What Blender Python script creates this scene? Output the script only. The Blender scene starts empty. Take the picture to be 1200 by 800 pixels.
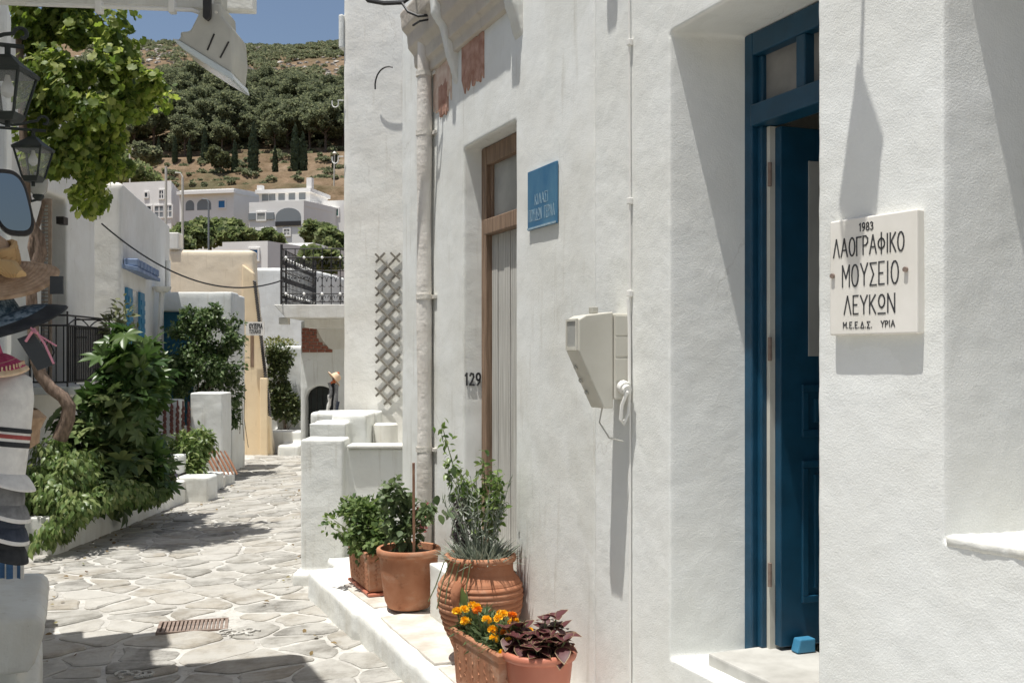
import bpy, bmesh, math, random
import numpy as np
from mathutils import Vector, Matrix, noise

random.seed(7)
rng = np.random.default_rng(7)
R = math.radians
S = bpy.context.scene
COL = S.collection
LIFT = 1.9          # everything is laid out relative to eye height, then lifted so the street is near z = 0

# ------------------------------------------------------------------ camera, sky, sun, exposure
cam_d = bpy.data.cameras.new('camera')
cam = bpy.data.objects.new('camera', cam_d)
COL.objects.link(cam)
cam.location = (0, 0, LIFT)
cam.rotation_euler = (R(90), 0, 0)
cam_d.sensor_width = 36.0
cam_d.lens = 36.0
cam_d.shift_y = 20 / 1200
cam_d.clip_start = 0.05
cam_d.clip_end = 3000
S.camera = cam

SUN_EL = R(76.3)
SUN_H = Vector((0.80, 0.60))                     # horizontal travel of the light
w = bpy.data.worlds.new('World')
S.world = w
w.use_nodes = True
nt = w.node_tree
sky = nt.nodes.new('ShaderNodeTexSky')
sky.sky_type = 'NISHITA'
sky.sun_disc = False
sky.sun_elevation = SUN_EL
sky.sun_rotation = math.atan2(-SUN_H.x, -SUN_H.y)
sky.air_density = 1.0
sky.dust_density = 2.2
sky.ozone_density = 1.0
nt.links.new(sky.outputs[0], nt.nodes['Background'].inputs[0])
nt.nodes['Background'].inputs[1].default_value = 0.088

sun_d = bpy.data.lights.new('sun', 'SUN')
sun_d.energy = 4.7
sun_d.angle = R(0.5)
sun_d.color = (1.0, 0.975, 0.925)
sun = bpy.data.objects.new('sun', sun_d)
COL.objects.link(sun)
sun_dir = Vector((SUN_H.x * math.cos(SUN_EL), SUN_H.y * math.cos(SUN_EL), -math.sin(SUN_EL)))
sun.rotation_euler = sun_dir.to_track_quat('-Z', 'Y').to_euler()
sun.location = (-6, -5, 20)

S.view_settings.view_transform = 'Standard'
S.view_settings.look = 'None'
S.view_settings.exposure = 0.26
S.view_settings.gamma = 1.0
S.view_settings.use_curve_mapping = False
S.cycles.max_bounces = 8
S.cycles.diffuse_bounces = 5

# ------------------------------------------------------------------ materials
def newmat(name):
    m = bpy.data.materials.new(name)
    m.use_nodes = True
    n = m.node_tree.nodes
    return m, n, m.node_tree.links, n['Principled BSDF']

def ramp(n, stops):
    r = n.new('ShaderNodeValToRGB')
    e = r.color_ramp.elements
    while len(e) < len(stops): e.new(0.5)
    for i, (p, c) in enumerate(stops):
        e[i].position = p
        e[i].color = (*c, 1)
    return r

def tex_noise(n, l, scale, detail=4, rough=0.55, coord='Object', stretch=None):
    tc = n.new('ShaderNodeTexCoord')
    t = n.new('ShaderNodeTexNoise')
    t.inputs['Scale'].default_value = scale
    t.inputs['Detail'].default_value = detail
    t.inputs['Roughness'].default_value = rough
    if stretch:
        mp = n.new('ShaderNodeMapping')
        mp.inputs['Scale'].default_value = stretch
        l.new(tc.outputs[coord], mp.inputs[0])
        l.new(mp.outputs[0], t.inputs['Vector'])
    else:
        l.new(tc.outputs[coord], t.inputs['Vector'])
    return t

def basic(name, c1, c2=None, rough=0.7, scale=6, bump=0.0, bscale=40, bdist=0.003, metal=0.0, spec=0.5, stretch=None, lo=0.35, hi=0.65):
    m, n, l, p = newmat(name)
    p.inputs['Roughness'].default_value = rough
    p.inputs['Metallic'].default_value = metal
    p.inputs['Specular IOR Level'].default_value = spec
    if c2 is None:
        p.inputs['Base Color'].default_value = (*c1, 1)
    else:
        t = tex_noise(n, l, scale, 5, stretch=stretch)
        r = ramp(n, [(lo, c1), (hi, c2)])
        l.new(t.outputs[0], r.inputs[0])
        l.new(r.outputs[0], p.inputs['Base Color'])
    if bump:
        t2 = tex_noise(n, l, bscale, 5, stretch=stretch)
        b = n.new('ShaderNodeBump')
        b.inputs['Strength'].default_value = bump
        b.inputs['Distance'].default_value = bdist
        l.new(t2.outputs[0], b.inputs['Height'])
        l.new(b.outputs[0], p.inputs['Normal'])
    return m

def stucco(name, base=(0.765, 0.775, 0.75), dirt=(0.655, 0.645, 0.59), fine=0.5, fscale=95, fdist=0.006, coarse=0.5, cscale=9, streak=True, amount=0.55):
    """lime-washed render: brushed fine relief, trowel waves, soft stains and faint rain streaks"""
    m, n, l, p = newmat(name)
    p.inputs['Roughness'].default_value = 0.92
    p.inputs['Specular IOR Level'].default_value = 0.15
    t = tex_noise(n, l, 1.7, 7, 0.62)
    r = ramp(n, [(0.36, dirt), (0.60, base)])
    l.new(t.outputs[0], r.inputs[0])
    mix = n.new('ShaderNodeMix'); mix.data_type = 'RGBA'
    mix.inputs[0].default_value = amount
    mix.inputs[6].default_value = (*base, 1)
    l.new(r.outputs[0], mix.inputs[7])
    out = mix.outputs[2]
    if streak:
        ts = tex_noise(n, l, 3.0, 6, 0.6, stretch=(6, 6, 0.5))
        rs = ramp(n, [(0.30, (0.62, 0.58, 0.51)), (0.42, (1, 1, 1))])
        l.new(ts.outputs[0], rs.inputs[0])
        mul = n.new('ShaderNodeMix'); mul.data_type = 'RGBA'; mul.blend_type = 'MULTIPLY'
        mul.inputs[0].default_value = 0.35
        l.new(out, mul.inputs[6]); l.new(rs.outputs[0], mul.inputs[7])
        out = mul.outputs[2]
        # tiny dark specks and chips in the lime wash
        tp = tex_noise(n, l, 38, 3, 0.7)
        rp = ramp(n, [(0.24, (0.50, 0.46, 0.40)), (0.30, (1, 1, 1))])
        l.new(tp.outputs[0], rp.inputs[0])
        mu2 = n.new('ShaderNodeMix'); mu2.data_type = 'RGBA'; mu2.blend_type = 'MULTIPLY'
        mu2.inputs[0].default_value = 0.6
        l.new(out, mu2.inputs[6]); l.new(rp.outputs[0], mu2.inputs[7])
        out = mu2.outputs[2]
    if amount > 0.3:
        tc = n.new('ShaderNodeTexCoord')
        wob = n.new('ShaderNodeTexNoise'); wob.inputs['Scale'].default_value = 3.5; wob.inputs['Detail'].default_value = 6
        l.new(tc.outputs['Object'], wob.inputs['Vector'])
        mv = n.new('ShaderNodeMix'); mv.data_type = 'RGBA'; mv.blend_type = 'ADD'; mv.inputs[0].default_value = 0.35
        l.new(tc.outputs['Object'], mv.inputs[6]); l.new(wob.outputs['Color'], mv.inputs[7])
        vo = n.new('ShaderNodeTexVoronoi'); vo.feature = 'DISTANCE_TO_EDGE'; vo.inputs['Scale'].default_value = 0.95
        l.new(mv.outputs[2], vo.inputs['Vector'])
        rc = ramp(n, [(0.0, (1, 1, 1)), (0.0042, (0, 0, 0))]); l.new(vo.outputs['Distance'], rc.inputs[0])
        tm = tex_noise(n, l, 1.3, 3, 0.5); rm = ramp(n, [(0.56, (0, 0, 0)), (0.66, (0.4, 0.4, 0.4))]); l.new(tm.outputs[0], rm.inputs[0])
        cm_ = n.new('ShaderNodeMath'); cm_.operation = 'MULTIPLY'; l.new(rc.outputs[0], cm_.inputs[0]); l.new(rm.outputs[0], cm_.inputs[1])
        cr = n.new('ShaderNodeMix'); cr.data_type = 'RGBA'
        l.new(cm_.outputs[0], cr.inputs[0]); l.new(out, cr.inputs[6]); cr.inputs[7].default_value = (0.36, 0.34, 0.29, 1)
        out = cr.outputs[2]
        # patches of newer and older lime coats
        pt_ = n.new('ShaderNodeTexVoronoi'); pt_.inputs['Scale'].default_value = 1.5; l.new(mv.outputs[2], pt_.inputs['Vector'])
        pr = ramp(n, [(0.2, (0.94, 0.94, 0.925)), (0.8, (1.03, 1.03, 1.03))]); l.new(pt_.outputs['Color'], pr.inputs[0])
        pm_ = n.new('ShaderNodeMix'); pm_.data_type = 'RGBA'; pm_.blend_type = 'MULTIPLY'; pm_.inputs[0].default_value = 0.5
        l.new(out, pm_.inputs[6]); l.new(pr.outputs[0], pm_.inputs[7]); out = pm_.outputs[2]
        # grime blooming up from the foot in tongues
        sx = n.new('ShaderNodeSeparateXYZ'); l.new(tc.outputs['Object'], sx.inputs[0])
        tg = tex_noise(n, l, 2.4, 6, 0.65, stretch=(1.6, 1.6, 0.5))
        ms = n.new('ShaderNodeMath'); ms.operation = 'MULTIPLY_ADD'; ms.inputs[1].default_value = -0.22; l.new(sx.outputs[2], ms.inputs[0]); l.new(tg.outputs[0], ms.inputs[2])
        rg = ramp(n, [(0.36, (0, 0, 0)), (0.58, (0.45, 0.45, 0.45))]); l.new(ms.outputs[0], rg.inputs[0])
        mg_ = n.new('ShaderNodeMix'); mg_.data_type = 'RGBA'; l.new(rg.outputs[0], mg_.inputs[0]); l.new(out, mg_.inputs[6]); mg_.inputs[7].default_value = (0.56, 0.53, 0.46, 1)
        out = mg_.outputs[2]
    l.new(out, p.inputs['Base Color'])
    a = tex_noise(n, l, fscale, 4, 0.6)
    b1 = n.new('ShaderNodeBump'); b1.inputs['Strength'].default_value = fine; b1.inputs['Distance'].default_value = fdist
    l.new(a.outputs[0], b1.inputs['Height'])
    c = tex_noise(n, l, cscale, 5, 0.6)
    b2 = n.new('ShaderNodeBump'); b2.inputs['Strength'].default_value = coarse; b2.inputs['Distance'].default_value = 0.02
    l.new(c.outputs[0], b2.inputs['Height']); l.new(b1.outputs[0], b2.inputs['Normal'])
    l.new(b2.outputs[0], p.inputs['Normal'])
    return m

def weathered_clay(name, c1, c2, salt):
    m = basic(name, c1, c2, 0.88, 8, 0.35, 70, 0.003, spec=0.15, lo=0.3, hi=0.72)
    n, l = m.node_tree.nodes, m.node_tree.links; p = n['Principled BSDF']
    src = p.inputs['Base Color'].links[0].from_socket
    t = tex_noise(n, l, 5.5, 8, 0.7, stretch=(1, 1, 1.6)); r = ramp(n, [(0.52, (0, 0, 0)), (0.72, (0.6, 0.6, 0.6))]); l.new(t.outputs[0], r.inputs[0])
    t2 = tex_noise(n, l, 13, 6, 0.7); r2 = ramp(n, [(0.30, (0.45, 0.42, 0.40)), (0.42, (1, 1, 1))]); l.new(t2.outputs[0], r2.inputs[0])
    a = n.new('ShaderNodeMix'); a.data_type = 'RGBA'; l.new(r.outputs[0], a.inputs[0]); l.new(src, a.inputs[6]); a.inputs[7].default_value = (*salt, 1)
    b = n.new('ShaderNodeMix'); b.data_type = 'RGBA'; b.blend_type = 'MULTIPLY'; b.inputs[0].default_value = 0.7; l.new(a.outputs[2], b.inputs[6]); l.new(r2.outputs[0], b.inputs[7])
    l.new(b.outputs[2], p.inputs['Base Color'])
    return m

def leafmat(name, c1, c2, trans=0.35, rough=0.5, c3=None):
    m, n, l, p = newmat(name)
    g = n.new('ShaderNodeNewGeometry')
    stops = [(0.0, c1), (1.0, c2)] if c3 is None else [(0.0, c1), (0.6, c2), (1.0, c3)]
    r = ramp(n, stops)
    l.new(g.outputs['Random Per Island'], r.inputs[0])
    l.new(r.outputs[0], p.inputs['Base Color'])
    p.inputs['Roughness'].default_value = rough
    p.inputs['Specular IOR Level'].default_value = 0.35
    tr = n.new('ShaderNodeBsdfTranslucent')
    hs = n.new('ShaderNodeHueSaturation'); hs.inputs['Value'].default_value = 1.5; hs.inputs['Saturation'].default_value = 1.1
    l.new(r.outputs[0], hs.inputs['Color']); l.new(hs.outputs[0], tr.inputs[0])
    mx = n.new('ShaderNodeMixShader'); mx.inputs[0].default_value = trans
    l.new(p.outputs[0], mx.inputs[1]); l.new(tr.outputs[0], mx.inputs[2])
    l.new(mx.outputs[0], n['Material Output'].inputs[0])
    return m

def glassmat(name, tint=(0.6, 0.65, 0.65), rough=0.06, alpha=0.35):
    m, n, l, p = newmat(name)
    p.inputs['Base Color'].default_value = (*tint, 1)
    p.inputs['Roughness'].default_value = rough
    p.inputs['Specular IOR Level'].default_value = 0.8
    t = n.new('ShaderNodeBsdfTransparent'); mx = n.new('ShaderNodeMixShader')
    mx.inputs[0].default_value = alpha
    l.new(t.outputs[0], mx.inputs[1]); l.new(p.outputs[0], mx.inputs[2])
    l.new(mx.outputs[0], n['Material Output'].inputs[0])
    return m

M = {}
M['stucco_rough'] = stucco('stucco_rough', fine=0.42, fscale=165, fdist=0.0045, coarse=0.14, cscale=11, streak=False, amount=0.35)
M['stucco'] = stucco('stucco', fine=0.32, fscale=120, fdist=0.004, coarse=0.2, cscale=7)
M['stucco_soft'] = stucco('stucco_soft', fine=0.3, fscale=60, fdist=0.008, coarse=0.5, cscale=4)
M['stucco_cream'] = stucco('stucco_cream', base=(0.785, 0.775, 0.73), dirt=(0.68, 0.65, 0.59), fine=0.3, fscale=50, coarse=0.5, cscale=4)
M['yellow_wall'] = stucco('yellow_wall', base=(0.80, 0.65, 0.44), dirt=(0.72, 0.56, 0.36), fine=0.3, fscale=40, coarse=0.5, cscale=3)
M['cream_wall'] = stucco('cream_wall', base=(0.80, 0.69, 0.53), dirt=(0.74, 0.62, 0.46), fine=0.3, fscale=40, coarse=0.5, cscale=3)
M['house_white'] = basic('house_white', (0.82, 0.80, 0.765), (0.87, 0.855, 0.82), 0.9, 0.6, spec=0.1)
M['plaster_old'] = stucco('plaster_old', base=(0.60, 0.54, 0.47), dirt=(0.42, 0.36, 0.30), fine=0.5, fscale=60, coarse=0.6, cscale=8)
M['salmon'] = basic('salmon_plaster', (0.34, 0.18, 0.13), (0.50, 0.32, 0.25), 0.95, 14, 0.5, 60, 0.004, spec=0.1)
M['pale_salmon'] = basic('pale_salmon_plaster', (0.58, 0.40, 0.31), (0.70, 0.58, 0.48), 0.95, 14, 0.5, 60, 0.004, spec=0.1)
M['stone'] = None
M['blue_paint'] = basic('blue_door_paint', (0.004, 0.043, 0.082), (0.006, 0.057, 0.11), 0.42, 9, 0.15, 60, 0.002)
M['teal_paint'] = basic('teal_paint', (0.010, 0.10, 0.16), (0.014, 0.13, 0.21), 0.55, 5)
M['shutter_blue'] = basic('shutter_blue', (0.03, 0.17, 0.30), (0.05, 0.22, 0.36), 0.55, 5)
M['awning_blue'] = basic('awning_blue', (0.14, 0.20, 0.33), (0.24, 0.31, 0.44), 0.7, 5)
M['house_blue'] = basic('house_blue', (0.02, 0.16, 0.38), None, 0.5)
M['house_green'] = basic('house_green', (0.03, 0.12, 0.10), None, 0.5)
M['house_grey'] = basic('house_grey', (0.22, 0.24, 0.25), None, 0.6)
M['dark_pane'] = basic('dark_pane', (0.035, 0.04, 0.045), None, 0.15)
M['sign_blue'] = basic('sign_blue', (0.025, 0.12, 0.24), (0.07, 0.19, 0.30), 0.45, 5, 0.1, 30, 0.002, stretch=(1, 1, 0.5))
M['sign_pale'] = basic('sign_pale', (0.20, 0.32, 0.40), (0.36, 0.45, 0.50), 0.7, 60)
M['marble'] = basic('marble', (0.72, 0.69, 0.62), (0.80, 0.77, 0.71), 0.55, 5, 0.1, 40, 0.002)
M['letter_black'] = basic('letter_black', (0.025, 0.027, 0.03), (0.07, 0.07, 0.07), 0.8, 90)
M['wood'] = basic('brown_wood', (0.165, 0.105, 0.065), (0.29, 0.195, 0.13), 0.7, 5, 0.4, 30, 0.003, stretch=(14, 14, 0.8))
M['plank'] = basic('weathered_plank', (0.36, 0.345, 0.31), (0.54, 0.53, 0.49), 0.8, 4, 0.4, 30, 0.003, stretch=(16, 16, 0.6))
M['terracotta'] = weathered_clay('terracotta', (0.36, 0.15, 0.08), (0.47, 0.23, 0.135), (0.52, 0.36, 0.26))
M['terracotta_pale'] = weathered_clay('terracotta_pale', (0.34, 0.145, 0.08), (0.48, 0.25, 0.15), (0.58, 0.46, 0.36))
M['terracotta_plastic'] = basic('terracotta_plastic', (0.46, 0.155, 0.095), (0.50, 0.18, 0.11), 0.5, 6)
M['soil'] = basic('soil', (0.035, 0.024, 0.017), (0.08, 0.055, 0.04), 0.95, 30, 0.8, 60, 0.01)
M['pipe'] = stucco('painted_pipe', base=(0.76, 0.73, 0.68), dirt=(0.42, 0.36, 0.30), fine=0.3, fscale=60, coarse=0.5, cscale=14)
M['plastic_grey'] = basic('plastic_grey', (0.52, 0.50, 0.43), (0.61, 0.59, 0.52), 0.5, 4)
M['plastic_shade'] = basic('plastic_dull', (0.36, 0.35, 0.31), (0.46, 0.45, 0.40), 0.5, 8)
M['cable_white'] = basic('cable_white', (0.74, 0.73, 0.69), None, 0.5)
M['cable_black'] = basic('cable_black', (0.02, 0.02, 0.02), None, 0.5)
M['iron'] = basic('black_iron', (0.018, 0.018, 0.018), (0.035, 0.03, 0.028), 0.55, 20, 0.2, 60, 0.002)
M['rust_iron'] = basic('rusty_iron', (0.17, 0.12, 0.095), (0.29, 0.225, 0.185), 0.8, 12)
M['lamp_iron'] = basic('lamp_iron', (0.010, 0.016, 0.014), (0.022, 0.028, 0.025), 0.6, 12)
M['glass'] = glassmat('lamp_glass', (0.7, 0.72, 0.7), 0.1, 0.09)
M['pane'] = basic('dusty_pane', (0.17, 0.165, 0.155), (0.26, 0.25, 0.235), 0.2, 4)
M['pane_grey'] = basic('grey_pane', (0.32, 0.32, 0.30), (0.40, 0.40, 0.37), 0.25, 4)
M['mirror'] = basic('mirror', (0.27, 0.29, 0.31), None, 0.03, metal=1.0)
M['bulb'] = basic('bulb', (0.7, 0.7, 0.68), None, 0.2)
M['flood'] = basic('flood_grey', (0.42, 0.41, 0.36), (0.50, 0.49, 0.43), 0.55, 8)
M['flood_glass'] = basic('flood_glass', (0.55, 0.60, 0.60), None, 0.12)
M['straw'] = basic('straw', (0.30, 0.19, 0.11), (0.45, 0.31, 0.20), 0.85, 30, 0.6, 90, 0.004)
M['straw_pale'] = basic('straw_pale', (0.62, 0.44, 0.28), (0.74, 0.58, 0.42), 0.85, 30, 0.4, 90, 0.004)
M['scarf_tan'] = basic('scarf_tan', (0.40, 0.23, 0.09), (0.52, 0.34, 0.16), 0.8, 8, 0.4, 20, 0.01)
M['denim'] = basic('denim', (0.02, 0.05, 0.075), (0.22, 0.28, 0.32), 0.9, 55, 0.4, 90, 0.003, lo=0.42, hi=0.62)
M['black_cloth'] = basic('black_cloth', (0.012, 0.014, 0.016), (0.03, 0.032, 0.035), 0.9, 20)
M['magenta'] = basic('magenta_cloth', (0.45, 0.03, 0.13), (0.58, 0.09, 0.2), 0.9, 40, 0.5, 80, 0.004)
M['white_cloth'] = basic('white_cloth', (0.62, 0.60, 0.57), (0.74, 0.72, 0.68), 0.9, 30, 0.3, 90, 0.003)
M['grey_cloth'] = basic('grey_cloth', (0.14, 0.14, 0.14), (0.24, 0.24, 0.24), 0.9, 30, 0.3, 90, 0.003)
M['navy_cloth'] = basic('navy_cloth', (0.02, 0.028, 0.045), (0.05, 0.06, 0.085), 0.9, 30, 0.3, 90, 0.003)
M['red_cloth'] = basic('red_cloth', (0.25, 0.04, 0.04), (0.34, 0.08, 0.07), 0.9, 30)
M['orange_cloth'] = basic('orange_cloth', (0.70, 0.16, 0.05), (0.8, 0.25, 0.1), 0.9, 30)
M['pink_string'] = basic('pink_string', (0.62, 0.26, 0.32), None, 0.9)
M['tag_grey'] = basic('tag_grey', (0.035, 0.04, 0.045), None, 0.6)
M['blue_stripe'] = basic('blue_stripe', (0.05, 0.13, 0.27), (0.08, 0.17, 0.32), 0.9, 30)
M['dried_red'] = basic('dried_red', (0.10, 0.035, 0.03), (0.20, 0.08, 0.06), 0.8, 30)
M['orange_wood'] = basic('orange_wood', (0.26, 0.11, 0.06), (0.42, 0.22, 0.13), 0.7, 20)
M['brick'] = basic('brick', (0.20, 0.075, 0.05), (0.34, 0.13, 0.085), 0.9, 20, 0.4, 60, 0.006)
M['bark'] = basic('bark', (0.13, 0.09, 0.065), (0.28, 0.20, 0.15), 0.9, 12, 0.9, 40, 0.012, stretch=(3, 3, 1))
M['pine_bark'] = basic('pine_bark', (0.08, 0.055, 0.04), (0.16, 0.12, 0.09), 0.9, 3)
M['stem'] = basic('stem', (0.10, 0.13, 0.05), (0.18, 0.19, 0.09), 0.7, 20)
M['stick'] = basic('stick', (0.22, 0.11, 0.07), (0.32, 0.18, 0.11), 0.8, 20)
M['vine_leaf'] = leafmat('vine_leaf', (0.07, 0.115, 0.024), (0.21, 0.27, 0.055), 0.55, 0.5, (0.38, 0.41, 0.13))
M['fatsia_leaf'] = leafmat('fatsia_leaf', (0.035, 0.075, 0.022), (0.075, 0.13, 0.035), 0.25, 0.35, (0.12, 0.17, 0.05))
M['droop_leaf'] = leafmat('drooping_leaf', (0.075, 0.13, 0.035), (0.17, 0.23, 0.075), 0.3, 0.4, (0.26, 0.30, 0.12))
M['jasmine_leaf'] = leafmat('jasmine_leaf', (0.035, 0.07, 0.022), (0.09, 0.14, 0.045), 0.25, 0.4, (0.2, 0.25, 0.12))
M['creeper_leaf'] = leafmat('creeper_leaf', (0.045, 0.07, 0.025), (0.11, 0.14, 0.05), 0.25, 0.5, (0.16, 0.17, 0.08))
M['yellow_bush'] = leafmat('yellow_bush', (0.14, 0.16, 0.05), (0.26, 0.26, 0.10), 0.3, 0.6)
M['basil_leaf'] = leafmat('basil_leaf', (0.07, 0.12, 0.04), (0.14, 0.20, 0.065), 0.35, 0.5, (0.24, 0.30, 0.12))
M['mint_leaf'] = leafmat('mint_leaf', (0.075, 0.115, 0.05), (0.16, 0.21, 0.095), 0.3, 0.5)
M['bush_leaf'] = leafmat('glossy_leaf', (0.06, 0.11, 0.03), (0.15, 0.22, 0.06), 0.3, 0.35, (0.22, 0.28, 0.1))
M['lavender'] = leafmat('grey_green_leaf', (0.17, 0.20, 0.155), (0.32, 0.35, 0.28), 0.2, 0.7)
M['sage'] = leafmat('purple_sage', (0.12, 0.09, 0.10), (0.22, 0.19, 0.18), 0.2, 0.7)
M['marigold'] = leafmat('marigold_petal', (0.82, 0.44, 0.015), (0.90, 0.62, 0.05), 0.2, 0.7)
M['orange_petal'] = leafmat('orange_petal', (0.72, 0.17, 0.015), (0.80, 0.30, 0.02), 0.2, 0.7)
M['pink_petal'] = leafmat('pink_petal', (0.75, 0.22, 0.24), (0.85, 0.40, 0.38), 0.2, 0.7)
M['purple_flower'] = leafmat('purple_flower', (0.25, 0.22, 0.32), (0.42, 0.40, 0.50), 0.2, 0.7)
M['pine'] = leafmat('pine_needles', (0.115, 0.135, 0.085), (0.18, 0.20, 0.115), 0.45, 0.85, (0.25, 0.26, 0.15))
M['cypress'] = leafmat('cypress_needles', (0.04, 0.062, 0.034), (0.075, 0.10, 0.052), 0.1, 0.7)
M['olive'] = leafmat('olive_leaf', (0.10, 0.12, 0.06), (0.19, 0.20, 0.10), 0.2, 0.7)
M['scrub'] = leafmat('scrub_leaf', (0.12, 0.14, 0.08), (0.20, 0.22, 0.13), 0.4, 0.85, (0.29, 0.28, 0.18))
M['rock'] = basic('rock', (0.32, 0.29, 0.245), (0.52, 0.49, 0.44), 0.95, 0.6)
M['garden_leaf'] = leafmat('garden_leaf', (0.11, 0.15, 0.065), (0.21, 0.25, 0.11), 0.4, 0.7, (0.28, 0.30, 0.15))

def coleus_mat():
    m, n, l, p = newmat('coleus_leaf')
    at = n.new('ShaderNodeAttribute'); at.attribute_name = 'rim'
    r = ramp(n, [(0.0, (0.095, 0.022, 0.026)), (0.55, (0.10, 0.028, 0.03)), (0.8, (0.07, 0.024, 0.022)), (0.95, (0.34, 0.25, 0.13))])
    l.new(at.outputs['Fac'], r.inputs[0]); l.new(r.outputs[0], p.inputs['Base Color'])
    p.inputs['Roughness'].default_value = 0.55
    tr = n.new('ShaderNodeBsdfTranslucent'); l.new(r.outputs[0], tr.inputs[0])
    mx = n.new('ShaderNodeMixShader'); mx.inputs[0].default_value = 0.2
    l.new(p.outputs[0], mx.inputs[1]); l.new(tr.outputs[0], mx.inputs[2])
    l.new(mx.outputs[0], n['Material Output'].inputs[0])
    return m
M['coleus'] = coleus_mat()

def stone_mat():
    m, n, l, p = newmat('flagstone')
    p.inputs['Roughness'].default_value = 0.85
    p.inputs['Specular IOR Level'].default_value = 0.2
    oi = n.new('ShaderNodeObjectInfo'); g = n.new('ShaderNodeNewGeometry')
    add = n.new('ShaderNodeMath'); add.operation = 'ADD'
    l.new(oi.outputs['Random'], add.inputs[0]); l.new(g.outputs['Random Per Island'], add.inputs[1])
    fr = n.new('ShaderNodeMath'); fr.operation = 'FRACT'; l.new(add.outputs[0], fr.inputs[0])
    r0 = ramp(n, [(0.0, (0.20, 0.193, 0.178)), (0.35, (0.29, 0.28, 0.255)), (0.7, (0.34, 0.312, 0.268)), (1.0, (0.43, 0.417, 0.388))])
    l.new(fr.outputs[0], r0.inputs[0])
    t = n.new('ShaderNodeTexNoise'); t.inputs['Scale'].default_value = 7; t.inputs['Detail'].default_value = 8; t.inputs['Roughness'].default_value = 0.65
    l.new(g.outputs['Position'], t.inputs['Vector'])
    rr = ramp(n, [(0.3, (0.68, 0.66, 0.63)), (0.7, (1.2, 1.2, 1.18))])
    l.new(t.outputs[0], rr.inputs[0])
    mu = n.new('ShaderNodeMix'); mu.data_type = 'RGBA'; mu.blend_type = 'MULTIPLY'; mu.inputs[0].default_value = 1.0
    l.new(r0.outputs[0], mu.inputs[6]); l.new(rr.outputs[0], mu.inputs[7])
    # worn whitewash smeared over parts of the stones
    t3 = n.new('ShaderNodeTexNoise'); t3.inputs['Scale'].default_value = 2.6; t3.inputs['Detail'].default_value = 9; t3.inputs['Roughness'].default_value = 0.72
    l.new(g.outputs['Position'], t3.inputs['Vector'])
    r3 = ramp(n, [(0.42, (0, 0, 0)), (0.58, (1, 1, 1))])
    l.new(t3.outputs[0], r3.inputs[0])
    k = n.new('ShaderNodeMath'); k.operation = 'MULTIPLY'; k.inputs[1].default_value = 0.82
    l.new(r3.outputs[0], k.inputs[0])
    mw = n.new('ShaderNodeMix'); mw.data_type = 'RGBA'
    l.new(k.outputs[0], mw.inputs[0]); l.new(mu.outputs[2], mw.inputs[6]); mw.inputs[7].default_value = (0.43, 0.415, 0.38, 1)
    l.new(mw.outputs[2], p.inputs['Base Color'])
    t2 = n.new('ShaderNodeTexNoise'); t2.inputs['Scale'].default_value = 26; t2.inputs['Detail'].default_value = 6
    l.new(g.outputs['Position'], t2.inputs['Vector'])
    b = n.new('ShaderNodeBump'); b.inputs['Strength'].default_value = 0.6; b.inputs['Distance'].default_value = 0.012
    l.new(t2.outputs[0], b.inputs['Height']); l.new(b.outputs[0], p.inputs['Normal'])
    return m
M['stone'] = stone_mat()
M['worn_marble'] = basic('worn_marble', (0.36, 0.35, 0.32), (0.50, 0.49, 0.455), 0.7, 6, 0.3, 30, 0.004)
M['ledge_slab'] = basic('ledge_slab', (0.44, 0.40, 0.34), (0.64, 0.61, 0.56), 0.9, 5, 0.5, 30, 0.008, spec=0.1)
M['mortar'] = basic('whitewashed_mortar', (0.38, 0.365, 0.335), (0.54, 0.525, 0.485), 0.95, 3.2, 0.6, 30, 0.012, spec=0.1, lo=0.3, hi=0.62)

def dirty_joints():
    n, l = M['mortar'].node_tree.nodes, M['mortar'].node_tree.links; p = n['Principled BSDF']
    src = p.inputs['Base Color'].links[0].from_socket
    t = tex_noise(n, l, 9, 8, 0.75); r = ramp(n, [(0.36, (0.55, 0.53, 0.50)), (0.50, (1, 1, 1))]); l.new(t.outputs[0], r.inputs[0])
    m = n.new('ShaderNodeMix'); m.data_type = 'RGBA'; m.blend_type = 'MULTIPLY'; m.inputs[0].default_value = 0.75
    l.new(src, m.inputs[6]); l.new(r.outputs[0], m.inputs[7]); l.new(m.outputs[2], p.inputs['Base Color'])
dirty_joints()

def hill_mat():
    m, n, l, p = newmat('hillside')
    p.inputs['Roughness'].default_value = 0.95
    p.inputs['Specular IOR Level'].default_value = 0.05
    t = tex_noise(n, l, 0.05, 8, 0.65)
    r = ramp(n, [(0.34, (0.12, 0.11, 0.065)), (0.46, (0.20, 0.145, 0.095)), (0.60, (0.235, 0.175, 0.12)), (0.72, (0.28, 0.225, 0.165))])
    l.new(t.outputs[0], r.inputs[0])
    t2 = tex_noise(n, l, 0.5, 6, 0.7)
    r2 = ramp(n, [(0.35, (0.6, 0.58, 0.5)), (0.65, (1.15, 1.12, 1.1))])
    l.new(t2.outputs[0], r2.inputs[0])
    mu = n.new('ShaderNodeMix'); mu.data_type = 'RGBA'; mu.blend_type = 'MULTIPLY'; mu.inputs[0].default_value = 1
    l.new(r.outputs[0], mu.inputs[6]); l.new(r2.outputs[0], mu.inputs[7])
    l.new(mu.outputs[2], p.inputs['Base Color'])
    b = n.new('ShaderNodeBump'); b.inputs['Strength'].default_value = 0.7; b.inputs['Distance'].default_value = 0.8
    l.new(t2.outputs[0], b.inputs['Height']); l.new(b.outputs[0], p.inputs['Normal'])
    return m
M['hill'] = hill_mat()

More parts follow.
